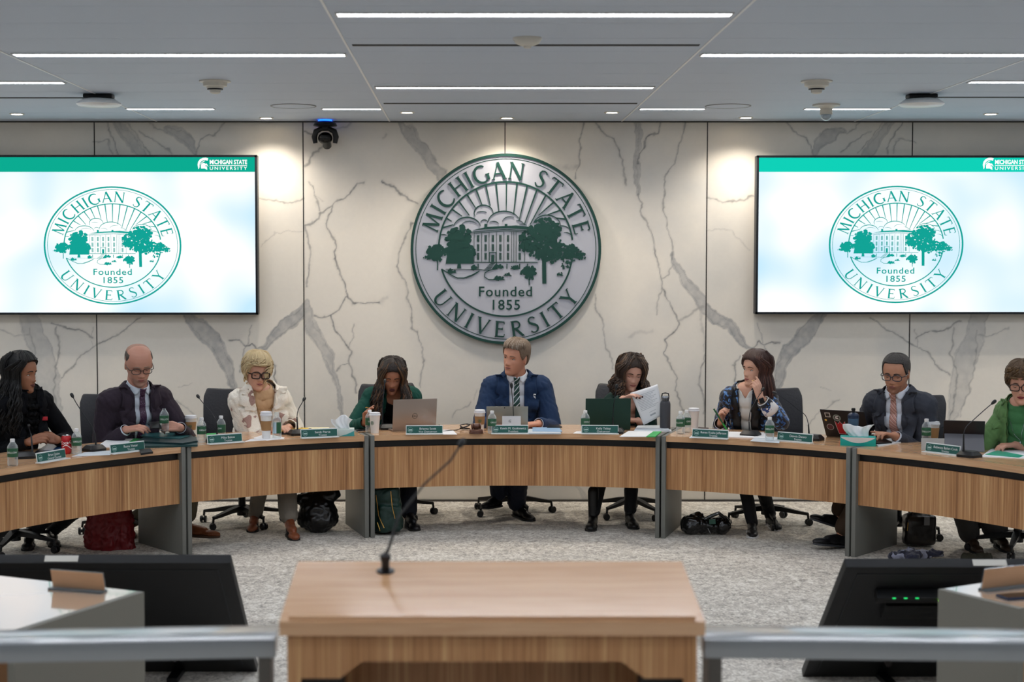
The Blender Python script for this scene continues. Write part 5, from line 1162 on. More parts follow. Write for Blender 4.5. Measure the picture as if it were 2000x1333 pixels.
def locks(g,M,n,az,L,seed,rad=.0075,wave=.010,wl=.07,outw=.02,side=None,mi=(0,),z0=.095,off=.012,fwd=0,jit=.03,drop=0,lowz=-.03):
    """hair locks : start on the scalp, run down over it, then fall under gravity"""
    rn=random.Random(seed); sc=M.to_scale().x
    for i in range(n):
        a=R(rn.uniform(*az)*(1 if rn.random()<.5 else -1) if side is None else side*rn.uniform(*az)); pts=[]; r0=rad*(.7+.6*rn.random()); o=off*(.5+rn.random())
        ph=rn.random()*6.28; zs=z0+.02*rn.random(); aa=a
        y0=-math.cos(a)*.075
        for z in [.1185,.112]+list(np.linspace(zs,lowz,6)):
            x,y,zz=head_xyz(np.array(aa*((.42 if abs(aa)<1.9 else 1)+(.58 if abs(aa)<1.9 else 0)*min(1,max(0,(.108-z)/.075)))),np.array(z),o*(.55 if z>.11 else 1)); b=min(1,max(0,(z-.082)/.03)); y=float(y)*(1-b)+y0*b; pts.append(M@V((float(x),y,float(zz)-(.012 if b>.5 and abs(y0)>.05 else 0)*b)))
        ctr=M@V((0,.01,-.02)); p=pts[-1].copy(); out=(p-ctr); out.z=0; out=out.normalized() if out.length>1e-4 else V((0,1,0)); tan=V((-out.y,out.x,0)); l=L*(.8+.35*rn.random())*sc; m=12; drift=outw*(.4+rn.random())
        for k in range(1,m+1):
            q=k/m; dz=l*q; w=wave*sc*(.3+.7*q); pts.append(p+V((0,0,-dz))+out*(drift*math.sin(q*1.9)+w*math.sin(dz/wl*6.28+ph))+tan*(w*math.cos(dz/wl*6.28+ph)+jit*(rn.random()-.5)*.12)+V((0,-fwd*q,0)))
        rr=[r0*.5]*2+[r0]*6+[r0*(1-.55*(k/m)**2) for k in range(1,m)]+[r0*.12]
        g.tube(pts,rr,7,mi=mi[i%len(mi)])
def glasses(t,M,hb,col,w=.026,h=.018,r=.0022,rnd=.6,metal=0,zc=.0,lens=True):
    def ys(x,z):
        q=hb.ray_cast(V((x,-.3,z)),V((0,1,0))); return q[0].y if q[0] is not None else -.08
    yl=min(ys(0,.006),ys(.01,.0))-.006; g=G(); sc=M.to_scale().x
    for s in (-1,1):
        pts=[]
        for i in range(25):
            a=2*math.pi*i/24; e=rnd; x=math.copysign(abs(math.cos(a))**e,math.cos(a))*w; z=math.copysign(abs(math.sin(a))**e,math.sin(a))*h; pts.append(M@V((s*.0335+x,yl+.006*((s*.0335+x)/.06)**2,zc+z)))
        g.tube(pts,r*sc,7,cap=False); e=s*(.0335+w)
        g.tube([M@V((e,yl+.006,zc+h*.45)),M@V((s*.073,yl+.02,zc+h*.45)),M@V((s*.0785,-.03,zc+.006)),M@V((s*.079,.012,zc+.006)),M@V((s*.077,.03,zc-.012))],[r*sc]*3+[r*sc*.8]*2,6)
    g.tube([M@V((-.0335+w,yl+.001,zc+.003)),M@V((0,yl-.001,zc+.007)),M@V((.0335-w,yl+.001,zc+.003))],r*sc*.9,6)
    pw('glasses',g,mat('frame'+col,col,.25,metal),t)
def strip_on(bv,T,zs,inner,outer,off,nu=5,yd=-.6,cx=None):
    """grid draped on a torso: rows z in zs, from inner(z) to outer(z) (torso x)"""
    g=G(); n=len(zs)-1; ax=T.to_3x3()@V((0,1,0))
    def f(u,v):
        k=v*n; i=min(int(k),n-1); z=zs[i]+(zs[i+1]-zs[i])*(k-i); x=inner(z)+(outer(z)-inner(z))*u
        o=T@V((x,yd,z)); h=bv.ray_cast(o,ax)
        y=(T.inverted()@h[0]).y if h[0] is not None else None
        pv=getattr(f,'last',None)
        if y is None or y>=.1: y=pv if pv is not None else -.1
        if pv is not None and y<pv-.022: y=pv-.004
        f.last=y
        return T@V((x,f.last-off,z))
    g.grid(f,nu,max(8,n*4),uv=True); return g
def stripes(name,c1,c2,ang,scale,duty=.5,c3=None):
    m=bpy.data.materials.new(name); m.use_nodes=True; nt=m.node_tree; N=nt.nodes.new; L=nt.links.new; b=nt.nodes['Principled BSDF']; uv=N('ShaderNodeUVMap'); mp=N('ShaderNodeMapping'); L(uv.outputs[0],mp.inputs[0]); mp.inputs['Rotation'].default_value=(0,0,ang); mp.inputs['Scale'].default_value=scale
    sx=N('ShaderNodeSeparateXYZ'); L(mp.outputs[0],sx.inputs[0]); fr=N('ShaderNodeMath'); fr.operation='FRACT'; L(sx.outputs[0],fr.inputs[0]); cr=N('ShaderNodeValToRGB'); cr.color_ramp.interpolation='CONSTANT'; e=cr.color_ramp.elements; e[0].color=srgb(c1); e[1].position=duty; e[1].color=srgb(c2)
    if c3: x=e.new(duty+.12); x.color=srgb(c1); x=e.new(duty+.24); x.color=srgb(c3)
    L(fr.outputs[0],cr.inputs[0]); L(cr.outputs[0],b.inputs['Base Color']); b.inputs['Roughness'].default_value=.45; MATS[name]=m; return m
def patches(name,c1,c2,scale,thr,c3=None,bump=.3,soft=.01,vor=False):
    m=bpy.data.materials.new(name); m.use_nodes=True; nt=m.node_tree; N=nt.nodes.new; L=nt.links.new; b=nt.nodes['Principled BSDF']; t=N('ShaderNodeTexCoord'); n=N('ShaderNodeTexNoise'); n.inputs['Scale'].default_value=scale; n.inputs['Detail'].default_value=1.5; n.inputs['Distortion'].default_value=1.2 if vor else .4
    L(t.outputs['Object'],n.inputs['Vector']); cr=N('ShaderNodeValToRGB'); e=cr.color_ramp.elements; e[0].position=thr; e[0].color=srgb(c1); e[1].position=thr+soft; e[1].color=srgb(c2)
    if c3: x=e.new(min(.95,thr+.07)); x.color=srgb(c2); x=e.new(min(.97,thr+.075)); x.color=srgb(c3)
    L(n.outputs[0],cr.inputs[0]); L(cr.outputs[0],b.inputs['Base Color']); b.inputs['Roughness'].default_value=.85; b.inputs['Sheen Weight'].default_value=.3
    n2=N('ShaderNodeTexNoise'); n2.inputs['Scale'].default_value=120; L(t.outputs['Object'],n2.inputs['Vector']); bp=N('ShaderNodeBump'); bp.inputs['Strength'].default_value=bump; bp.inputs['Distance'].default_value=.01; L(n2.outputs[0],bp.inputs['Height']); L(bp.outputs[0],b.inputs['Normal']); MATS[name]=m; return m
def ringpx(px,off,z=1.1):
    lo,hi=R(-75),R(75)
    for _ in range(50):
        m=(lo+hi)/2; p=ring(m,off,z); d=p-cO; x=CX+F*d.dot(cR)/d.dot(cF)
        if x<px: lo=m
        else: hi=m
    return m
def person(label,npx,off,hpx,hrot,S,skin,torso,arms,legs,jacket,under,hs=1.12,fem=0,wid=1.0,lean=.24,hfwd=.05,face=None,neckr=None,tyaw=None,hip=None,seed=1,voxel=.0048):
    P=Person(); ph=ringpx(npx[0],off); C=ring(ph,off); yaw=-ph if tyaw is None else tyaw; N=aty(*npx,C.y); fdir=V((math.sin(yaw),-math.cos(yaw),0)); lat=V((math.cos(yaw),math.sin(yaw),0))
    H=V((N.x,N.y,0))-fdir*lean+V((0,0,.60)) if hip is None else hip; up=(N-H).normalized(); fw=(fdir-up*fdir.dot(up)).normalized(); lt=up.cross(fw)*-1
    lt=fw.cross(up)*-1; lt=lat if lt.dot(lat)>0.5 else lat; lt=(lat-up*lat.dot(up)).normalized()
    T=Matrix(((lt.x,-fw.x,up.x,N.x),(lt.y,-fw.y,up.y,N.y),(lt.z,-fw.z,up.z,N.z),(0,0,0,1))); HL=(N-H).length
    t=thing('person',label,'person',(H.x,H.y,0)); P.t=t; P.T=T; P.ph=ph; P.N=N
    HC=aty(*hpx,N.y-hfwd); Mh=TR(HC)@rotz(R(hrot[0]))@Matrix.Rotation(R(hrot[1]),4,'X')@Matrix.Rotation(R(hrot[2]),4,'Y')@Matrix.Scale(hs,4); P.M=Mh
    sk=skinmats(*skin); sw,crx,cry,bel=torso
    def tors(g,e,full=True,sh=1):
        n=8; prof=[(.0,.10,.075),(-.05,.14,.095),(-.12,crx,cry),(-.22,crx*.97,cry*1.02),(-.32,crx*.9+bel*.4,cry+bel*.5),(-.42,crx*.92+bel*.7,cry+bel),(-.52,crx+.01+bel*.5,cry+.01+bel*.6)]
        for z,rx,ry in prof: g.ell(T@V((0,.0 if z>-.1 else -.01,z*S)),((rx+e)*S,(ry+e)*S,(.085+e)*S),T.to_3x3(),18,12)
        for s in (-1,1): g.cap(T@V((s*.05*S,0,-.012*S)),T@V((s*(sw-.012)*S,0,-.046*S)),(.048+e)*S,(.062+e*sh)*S)
        if fem:
            for s in (-1,1): g.ell(T@V((s*.07*S,-cry*.62*S,-.2*S)),((.062+e)*S,(.055+e)*S,(.062+e)*S),T.to_3x3())
    g=G(); gj=G(); gh=G(); head_grid(gh,Matrix.Identity(4),fem,wid); hb=BVHTree.FromPolygons([V(v) for v in gh.v],gh.f); P.hb=hb
    head_grid(g,Mh,fem,wid)
    for s in (-1,1): g.ell(Mh@V((s*.0755*wid,.012,-.004)),(.007*hs,.017*hs,.030*hs),Mh.to_3x3().normalized()@Matrix.Rotation(s*R(18),3,'Z')@Matrix.Rotation(R(-8),3,'X')); 
    nr=(neckr or (.048 if fem else .058))*hs; g.cap(T@V((0,.0,-.03)),Mh@V((0,.022,-.055)),nr*1.08,nr*.97); g.cap(T@V((0,.01,-.05)),T@V((0,0,.02)),nr*1.3,nr*1.02)
    tors(g,0); tors(gj,jacket.get('e',.022),sh=1.0)
    P.el={}; P.tips={}
    for s,A in arms.items():
        sh=T@V((s*sw*S,0,-.055*S)); W=A['w']; W=aty(W[0],W[1],W[2]) if len(W)==3 and W[0]>5.01 else V(W); el=A.get('el'); 
        if el is not None: el=aty(*el)
        else: el=ik(sh,W,.30*S,.27*S,A.get('hint',V((s*.5,.4,-1))))
        P.el[s]=el; ur,fr_,wr=((.05,.040,.026) if not fem else (.042,.034,.023))
        g.cap(sh,el,ur*S,fr_*S); g.cap(el,W,fr_*S,wr*S)
        P.tips[s]=hand(g,W,A['d'],A['n'],A.get('th',-s),A.get('curl',.35),A.get('hs',1.06 if not fem else .98),A.get('spread',.12),A.get('thumb',.7),None,A.get('curls'))
        e=jacket.get('e',.022)-.002; cu=el.lerp(W,jacket.get('sl',.93)); jw=jacket.get('cuff',.012)
        gj.cap(sh,el,(ur+e+.004)*S,(fr_+e)*S); gj.cap(el,cu,(fr_+e)*S,(wr+jw+.004)*S)
        if not jacket.get('nopad'): gj.ell(T@V((s*(sw-(.014 if fem else .002))*S,0,-.044*S)),(.064*S,.07*S,.048*S),T.to_3x3())
        A['W']=W; A['cu']=cu; A['wr']=wr*S
    for s,Lg in legs.items():
        hipj=T@V((s*.09*S,.02,-HL)); hipj.z=.56; heel=Lg['heel']; ank=heel+V((0,0,.085))+(Lg['toe']-heel).normalized()*.05; kn=ik(hipj,ank,.45*S,.43*S,Lg.get('hint',fdir*1.0+V((0,0,.9)))); Lg['k']=kn;Lg['a']=ank;Lg['h']=hipj
        g.cap(hipj,kn,.075*S,.052*S); g.cap(kn,ank,.05*S,.034*S)
    body=remesh(g,voxel,2,.5); 
    for m in sk: body.materials.append(m)
    gf=G(); k=dict(face or {}); k['s']=hs; features(gf,Mh,hb,k)
    if face and face.get('nails'):
        for s in arms:
            for p,d in P.tips[s]: gf.ell(p+V((0,-.007,.004)),(.006,.005,.008),None,8,6,mi=7)
    fm=gf.mesh('f',sk); fm.polygons.foreach_set('use_smooth',[True]*len(fm.polygons)); bm=bmesh.new(); bm.from_mesh(body); bm.from_mesh(fm); bm.to_mesh(body); bm.free()
    addmesh('body',body,[],t)
    # trousers
    g=G()
    pc=legs[list(legs)[0]].get('len',.9)
    for s,Lg in legs.items():
        e=Lg.get('e',.014); a2=Lg['k'].lerp(Lg['a'],Lg.get('len',.92)); g.cap(Lg['h'],Lg['k'],(.08+e)*S,(.056+e)*S); g.cap(Lg['k'],a2,(.054+e)*S,Lg.get('hem',.05)*S)
    g.ell(T@V((0,.0,-HL)),(.175*S,.13*S,.11*S),T.to_3x3())
    addmesh('trousers',remesh(g,.008,3),mat(*P_tr[Lg['col']]) if Lg['col'] in P_tr else mat('tr'+Lg['col'],Lg['col'],.8,bump=(150,.15,(1,1,1))),t,noise_amp=.004,seed=seed)
    # jacket
    V_=jacket['v']; vz=[q[0]*S for q in V_][::-1]; vw=[q[1]*S for q in V_][::-1]; vx=[(q[2] if len(q)>2 else 0)*S for q in V_][::-1]
    hw=lambda z:float(np.interp(z,vz,vw)); cx=lambda z:float(np.interp(z,vz,vx)); P.hw=hw; P.cx=cx
    Ti=T.inverted(); nh=jacket.get('nh',.082)*S; nz=jacket.get('nz',-.005)*S
    jm=remesh(gj,.0065,jacket.get('it',4)); jb=bvh_of(jm); P.jb=jb
    ends=[(A['cu'],(A['W']-A['cu']).normalized()) for A in arms.values()]
    def cut(c):
        q=Ti@c
        if q.z>nz and math.hypot(q.x,q.y)<nh: return True
        if q.y<-.01 and q.z<.14 and abs(q.x-cx(q.z))<hw(q.z): return True
        for e,d in ends:
            w=c-e
            if 0.012<w.dot(d)<.09 and w.length<.09: return True
        return False
    P.jacket=addmesh('jacket' if not jacket.get('nm') else jacket['nm'],jm,jacket['m'],t,solid_t=.006,cut=cut,noise_amp=jacket.get('na',.0055),noise_s=jacket.get('ns',11),seed=seed,label=jacket.get('lb'))
    # under layer
    g=G(); tors(g,under.get('e',.008)); um=remesh(g,.0065,3); ub=bvh_of(um); P.ub=ub; uh=under.get('nh',.062)*S; uz=under.get('nz',-.02)*S; uv=under.get('v')
    def cutu(c):
        q=Ti@c
        if q.z>uz and math.hypot(q.x,q.y)<uh: return True
        if uv and q.y<0 and abs(q.x)<float(np.interp(q.z,[z*S for z,_ in uv][::-1],[w*S for _,w in uv][::-1])): return True
        return False
    addmesh(under.get('nm','shirt'),um,under['m'],t,solid_t=.003,cut=cutu,noise_amp=under.get('na',.003),seed=seed+9)
    if under.get('sleeve'):
        for s,A in arms.items():
            d=(A['W']-A['cu']).normalized(); g=G(); g.tube([A['cu']-d*.04,A['cu']+d*.012,A['cu']+d*.022],[A['wr']+.011,A['wr']+.010,A['wr']+.0105],18,cap=False); pw('shirt_cuff',g,under['m'],t,th=.002)
    if jacket.get('lapel'):
        lw=jacket['lapel']*S; zb=jacket.get('lz',V_[-1][0])*S; z0=.072*S
        for s in (-1,1):
            zs=list(np.linspace(z0,zb,12))
            def wd(z,s=s):
                q=(z-z0)/(zb-z0); 
                if q<.22: return lw*(.75+.25*q/.22)
                if q<.27: return lw*.72
                return lw*1.12*(1-.78*((q-.27)/.73)**1.1)
            g=strip_on(jb,T,zs,lambda z:cx(z)+s*(hw(z)-.003),lambda z:cx(z)+s*(hw(z)+wd(z)),.014,6); pw('lapel',g,jacket['lm'] if jacket.get('lm') else jacket['m'],t,60,th=.007)
        g=G(); # jacket collar round the back of the neck
        def f(u,v):
            a=R(-118+236*u); r=(.078+.012*v)*S; return T@V((math.sin(a)*r*1.02,math.cos(a)*r*.92+.004,(.075-.055*v-.012*abs(math.sin(a)))*S))
        g.grid(f,24,4); pw('collar',g,jacket['lm'] if jacket.get('lm') else jacket['m'],t,60,th=.004)
    return P
def shirt_collar(P,m,S,spread=.03,r=.064,h=.036):
    T=P.T; g=G()
    def f(u,v):
        a=R((-176+352*u)*(1-.20*v)); fr=max(0,-math.cos(a)); rr=(r+.003+.008*v)*S; z=(.086-.016*fr-(h+.024*fr**3)*v)*S
        return T@V((math.sin(a)*rr,math.cos(a)*rr*1.02-.004-(.020*v*fr),z))
    g.grid(f,40,5); pw('shirt_collar',g,m,P.t,60,th=.0025)
def tie(P,m,S,length=.42,w0=.017,w1=.036,cx=0):
    zs=list(np.linspace(.04*S,-length*S,18)); T=P.T; q=lambda z:(.04-z/S)/(length+.04); cl=lambda z:cx*q(z)*S
    g=strip_on(P.ub,T,zs,lambda z:cl(z)-(w0+(w1-w0)*q(z))*S,lambda z:cl(z)+(w0+(w1-w0)*q(z))*S,.008,6); pw('tie',g,m,P.t,60,th=.004)
    h=P.ub.ray_cast(T@V((0,-.6,.03*S)),T.to_3x3()@V((0,1,0))); y=(P.T.inverted()@h[0]).y if h[0] is not None else -.07
    g=G(); g.grid(lambda u,v:T@V(((u-.5)*(.042-.014*v)*S,min(y-.004,-.080*S)*(v)-.084*S*(1-v)-.016*math.sin(math.pi*u),(.074-.048*v)*S)),8,6,uv=True); g.uv={k:[(a,b*.09) for a,b in q] for k,q in g.uv.items()}; pw('tie_knot',g,m,P.t,70,th=.006)
P_tr={}
def fl(px,py): return onz(px,py,0)
def leg(hx,hy,tx,ty,col,**k):
    h=fl(hx,hy); T_=fl(tx,ty); return dict(heel=h,toe=T_,col=col,**k)
def toe(h,dx,dy,L=.27):
    d=V((dx,dy,0)).normalized(); return h+d*L
def lg(px,py,dx,dy,col,L=.27,z=0,**k):
    h=fl(px,py)+V((0,0,z)); return dict(heel=h,toe=toe(h,dx,dy,L),col=col,**k)
suit=lambda n,c,c2=None:mat(n,c,.85,sheen=.04,spec=.25,bump=(260,.18,(1,1,1)),mix=(c2 or c,420,(1,1,1),.35,.7))
D=lambda x,y,z:V((x,y,z)).normalized()
Y1=onT(75,882).y
# ---- 1 woman in black, frame edge
P=person('seated woman with long black hair in a black jacket with ruffled collar, hands joined',(48,775),.70,(42,730),(72,6,0),1.08,('95644a','5c2b2b','0f0b0a'),(.14,.13,.10,.0),
 {-1:dict(w=(56,864,Y1),d=D(.85,.1,.3),n=D(.2,.7,-.5),curl=.6,hint=V((-.6,.3,-.9))),1:dict(w=(112,860,Y1+.12),d=D(-.85,-.25,.2),n=D(-.1,.8,-.4),curl=.6,hint=V((.5,.3,-.9)))},
 {-1:lg(62,1065,.1,-1,'14161c',.24,e=.004,hem=.045),1:lg(98,1060,.5,-1,'14161c',.24,e=.004,hem=.045)},
 dict(m=mat('jacket_ink','080a10',.85,spec=.2,bump=(200,.15,(1,1,1))),v=[(-.02,.035),(-.1,.06),(-.3,.03),(-.45,.01)],lapel=.075,lz=-.42,e=.02,nh=.075),
 dict(m=mat('ruffle_black','08090b',.8,spec=.2,bump=(40,.9,(1,1,2.5))),nh=.05,nz=.01,nm='blouse',na=.008),hs=1.10,fem=1,face=dict(eyes='open',gx=.4,lips=1.1),seed=1,lean=.16,hfwd=.03)
t=P.t; HB=mat('hair_black','060607',.42,spec=.35,bump=(120,.4,(3,3,.3)))
g=G(); line=[(0,.078),(35,.070),(55,.045),(75,.0),(95,-.06),(180,-.1)]; hair_cap(g,P.M,line,.013,1,seed=1,rough=.002,top=.008)
locks(g,P.M,220,(62,178),.30,3,.0075,.012,.09,.05,side=-1,off=.02); locks(g,P.M,110,(95,178),.28,4,.007,.010,.08,.03,side=1,off=.018); pw('hair',g,HB,t)
g=G(); E=P.M@V((-.082,.012,-.058)); E1=P.M@V((.082,.012,-.058)); [g.tube([e+P.M.to_3x3()@V((0,.022*math.cos(a),.026*math.sin(a))) for a in [2*math.pi*i/20 for i in range(21)]],.003,6) for e in (E1,E)]; pw('hoop_earrings',g,mat('earring','c98e78',.3,.8),t)
g=G()
for k in range(5):
    T=P.T; h=[(P.ub.ray_cast(T@V((x,-.6,-.03-.05*k)),T.to_3x3()@V((0,1,0)))[0]) for x in np.linspace(-.05,.05,11)]
    g.tube([q+T.to_3x3()@V((0,-.012-.008*math.sin(i*2.1+k),.01*math.sin(i*1.7+k*2))) for i,q in enumerate(h) if q],[.006,.011,.014,.012,.015,.012,.014,.012,.014,.011,.006][:len([q for q in h if q])],8)
pw('ruffles',g,mat('ruffle2','08090c',.85,spec=.2),t)
h=P.jb.ray_cast(P.T@V((.10,-.6,-.12)),P.T.to_3x3()@V((0,1,0)))[0]; g=G(); g.box(tuple(h+P.T.to_3x3()@V((0,-.012,0))),(.045,.006,.026),bev=.002); pw('lapel_pin',g,mat('pin_red','c8323e',.4),t)
shoe(t,fl(62,1065),fl(62,1065)+V((.03,-.24,0)),'120f10',heelh=.04); shoe(t,fl(98,1060),fl(98,1060)+V((.1,-.22,0)),'120f10',heelh=.04)
# ---- 2 bald man
Y2=onT(272,863).y
P=person('seated bald man with glasses in a dark plum jacket and spotted tie looking down',(266,770),.72,(271,713),(24,22,-2),1.12,('c08c78','a2635c','8a7a6e'),(.182,.162,.125,.02),
 {-1:dict(w=(246,840,Y2+.02),d=D(.92,-.12,.16),n=D(0,.35,-.9),curl=.35,hint=V((-.55,.35,-1))),1:dict(w=(352,836,Y2+.08),d=D(-.85,-.30,.15),n=D(-.3,.6,-.5),curl=.7,hint=V((.55,.4,-1)))},
 {-1:lg(250,1040,.3,-1,'5f5946',.29),1:lg(352,1047,1,-.25,'5f5946',.30,hem=.062,len=.8)},
 dict(m=suit('jacket_plum','2c2530','382e38'),v=[(.08,.085),(.03,.055),(-.06,.056),(-.25,.055,.01),(-.5,.055,.02)],lapel=.085,lz=-.46,e=.028,nh=.086),
 dict(m=mat('shirt_lightblue','c9d2de',.7),nh=.064,nz=-.0,sleeve=True),hs=1.19,face=dict(eyes='down',brow=.0026),seed=2,lean=.16,hfwd=.07)
t=P.t; glasses(t,P.M,P.hb,'2a2224',.026,.0165,.0022,.7)
g=G(); hair_cap(g,P.M,[(0,.3),(50,.3),(62,.045),(80,.01),(95,.04),(110,-.03),(135,-.06),(180,-.08)],.0035,0,seed=2,soft=.03,rough=.0006,zmax=.10)
pw('hair',g,mat('hair_cropgrey','4a423d',.7,bump=(300,.4,(1,1,1))),t)
g=G()
def beard(A,Z):
    a=np.degrees(np.abs(A)); m=np.clip(((-.048)-Z)/.012,0,1)*np.clip((62-a)/12,0,1)*np.clip((Z+.112)/.01,0,1); x,y,z=head_xyz(A,Z,0); yf=y-face_disp(x,Z,np.clip(np.cos(A)*1.6,0,1),0); return x,np.where(m>.02,yf+.004-.0052*m,y+.012),z
head_grid(g,P.M,0,1,96,72,beard); pw('beard',g,mat('stubble_grey','a98272',.8,bump=(400,.3,(1,1,1))),t)
shirt_collar(P,mat('shirt_lightblue'),1.12); tie(P,mat('tie_plum','3b1e3a',.5,mix=('9c86a8',150,(1,1,1),.62,.64)),1.12,.46)
h=P.jb.ray_cast(P.T@V((.135,-.6,-.13)),P.T.to_3x3()@V((0,1,0)))[0]; g=G(); g.ell(tuple(h+V((0,-.008,0))),(.011,.004,.012)); pw('lapel_pin',g,mat('pin_bronze','5d6a5c',.35,.7),t)
shoe(t,fl(352,1047),toe(fl(352,1047),1,-.25,.31),'7a4526',laces='2a1d14',sole='4a3424',nm='shoe'); shoe(t,fl(250,1040),toe(fl(250,1040),.3,-1,.3),'7a4526',sole='4a3424')
g=G(); k=P; 
p=aty(303,831,Y2-.0); ph_=thing('mobile_phone','black phone held between the hands of the bald man','phone',p,R(18)); g=G(); g.box((0,0,0),(.075,.15,.008),M=Matrix.Rotation(R(12),4,'X'),bev=.003); part('body',g,Mb,ph_)
bottle(0,0,'opened bottle held upright by the bald man over the teal binder',False,.2,z=aty(321,842,Y2+.03))
# ---- 3 blonde woman
coat=patches('coat_patches','efe9dd','ece4d6',10,.54,'a5847a',.4,.01); coat.node_tree.nodes['Color Ramp'].color_ramp.elements
P=person('seated blonde woman with bold glasses in a cream coat with brown patches',(510,772),.74,(502,728),(24,10,3),1.08,('cf9c84','a8605c','8c6a4c'),(.138,.135,.108,.02),
 {-1:dict(w=onT(538,850)+V((0,.12,.04)),d=D(.6,-.5,0),n=D(0,0,-1),curl=.5,hint=V((-.5,.3,-1))),1:dict(w=onT(562,846)+V((-.01,.14,.03)),d=D(-.5,-.6,-.05),n=D(0,0,-1),curl=.5,hint=V((.45,.4,-1)))},
 {-1:lg(500,1030,0,-1,'7d776d',.25),1:lg(563,1046,.35,-1,'7d776d',.25,hem=.066,len=.84)},
 dict(m=coat,v=[(.08,.09),(.03,.078),(-.05,.062),(-.16,.042),(-.3,.026),(-.45,.014)],lapel=.11,lz=-.36,e=.042,nh=.082,cuff=.03,na=.011,ns=8,it=5,nm='coat'),
 dict(m=mat('turtleneck_tan','c9a680',.8,bump=(120,.2,(3,1,1))),nh=.056,nz=.03,nm='turtleneck'),hs=1.10,fem=1,face=dict(eyes='down',lips=.9),seed=3,lean=.18)
t=P.t; glasses(t,P.M,P.hb,'2b1c1c',.028,.021,.0042,.55)
g=G(); q0=P.T@V((0,-.004,-.03)); q1=P.M@V((0,.022,-.055)); g.tube([q0,q0.lerp(q1,.3),q0.lerp(q1,.65),q0.lerp(q1,.95)],[.092,.080,.074,.070],24,cap=False); pw('rolled_collar',g,mat('turtleneck_tan'),t,th=.006)
HBL=mat('hair_blonde','d6c197',.45,bump=(140,.6,(3,3,.4))); HBD=mat('hair_blonde_dark','a8906c',.5,bump=(140,.6,(3,3,.4)))
g=G(); hair_cap(g,P.M,[(0,.066),(30,.060),(48,.04),(62,.0),(80,-.03),(110,-.07),(180,-.095)],.016,1,seed=3,rough=.003,top=.016)
rn=random.Random(4)
for i in range(420): # swept short layers
    a=rn.uniform(-178,178); z0=rn.uniform(.02,.108); s=1 if a>0 else -1; pts=[]
    for k in range(7):
        aa=R(a+ (-10 if abs(a)<60 else 5*s)*k*.6); zz=z0-.015*k*(1.15 if abs(a)>50 else .42); zz=max(zz,.064 if abs(a)<46 else -.06); x,y,z=head_xyz(np.array(aa),np.array(zz),.016+.010*math.sin(k*.9)); pts.append(P.M@V((float(x),float(y),float(z)+.012*math.sin(k*.5))))
    g.tube(pts,[.002,.0045,.0055,.0055,.005,.004,.001],5,mi=1 if rn.random()<.22 else 0)
pw('hair',g,[HBL,HBD],t)
g=G(); E=P.M@V((-.080,.012,-.052)); g.tube([E+P.M.to_3x3()@V((0,.013*math.cos(a),.016*math.sin(a))) for a in [2*math.pi*i/16 for i in range(17)]],.0028,6); pw('hoop_earring',g,mat('gold','c9a25c',.25,1),t)
g=G(); ch=[]
for u in np.linspace(-1,1,15):
    h=P.ub.ray_cast(P.T@V((u*.06,-.6,-.03-.09*(1-u*u))),P.T.to_3x3()@V((0,1,0)))[0]
    if h: ch.append(h+V((0,-.006,0)))
g.tube(ch,.0014,6); g.ell(ch[7]+V((0,-.003,-.008)),(.006,.003,.008)); pw('necklace',g,mat('gold'),t)
shoe(t,fl(563,1046),toe(fl(563,1046),.35,-1,.25),'84482c',heelh=.055,boot=.13,nm='boot'); shoe(t,fl(500,1030),toe(fl(500,1030),0,-1,.25),'84482c',heelh=.055,boot=.13,nm='boot')
# ---- 4 woman in green blazer
P=person('seated woman with long wavy brown hair in a green blazer speaking into a microphone',(766,767),.76,(766,735),(4,24,2),1.08,('ac755b','6a3434','1e1410'),(.150,.130,.10,.0),
 {-1:dict(w=onT(712,845)+V((.0,.16,.055)),d=D(.12,-.25,1),n=D(.55,-.6,-.1),curl=.42,curls=(.3,.5,.6,.65),hint=V((-.8,.25,-.8)),thumb=1.0),1:dict(w=onT(812,842)+V((0,.30,.03)),d=D(-.3,-1,0),n=D(0,0,-1),curl=.3,hint=V((.45,.4,-1)))},
 {-1:lg(752,1030,-.2,-1,'10141f',.25),1:lg(795,1028,.35,-1,'10141f',.25,hem=.06)},
 dict(m=mat('blazer_green','0c443b',.8,sheen=.03,spec=.25,bump=(220,.15,(1,1,1))),v=[(-.02,.055),(-.15,.07),(-.5,.075)],lapel=.07,lz=-.44,e=.022,nh=.088,cuff=.02),
 dict(m=mat('top_black','08080c',.85,spec=.2),nh=.075,nz=.0,v=[(.05,.06),(-.02,.045),(-.04,.0)],nm='top'),hs=1.10,fem=1,wid=.96,face=dict(eyes='down',mouth=.007,lips=1.25),seed=4,lean=.26,hfwd=.10)
t=P.t; H1=mat('hair_darkbrown','20150f',.42,bump=(120,.5,(3,3,.3))); H2=mat('hair_caramel','5c4028',.42,bump=(120,.5,(3,3,.3)))
g=G(); hair_cap(g,P.M,[(0,.070),(25,.062),(42,.035),(58,.005),(80,-.04),(110,-.08),(180,-.1)],.016,1,.96,seed=5,rough=.002,top=.006)
for sd in (-1,1):
    locks(g,P.M,200,(42,104),.23,10+sd,.0055,.011,.085,.045,side=sd,mi=(0,0,1,0,0,1),off=.018,fwd=.02,z0=.10,jit=.15); locks(g,P.M,110,(95,178),.22,14+sd,.006,.012,.085,.03,side=sd,mi=(0,0,0,1),off=.018,jit=.15)
pw('hair',g,[H1,H2],t)
g=G(); p,d=P.tips[-1][2]; r_=p-d*.05; g.tube([r_+V((.011*math.cos(a),.011*math.sin(a),0)) for a in [2*math.pi*i/12 for i in range(13)]],.0022,6); pw('ring',g,mat('gold'),t)
for a_,b_ in (((752,1030),(-.2,-1)),((795,1028),(.35,-1))): shoe(t,fl(*a_),toe(fl(*a_),b_[0],b_[1],.25),'0c0c10',heelh=.05,boot=.12,nm='boot')
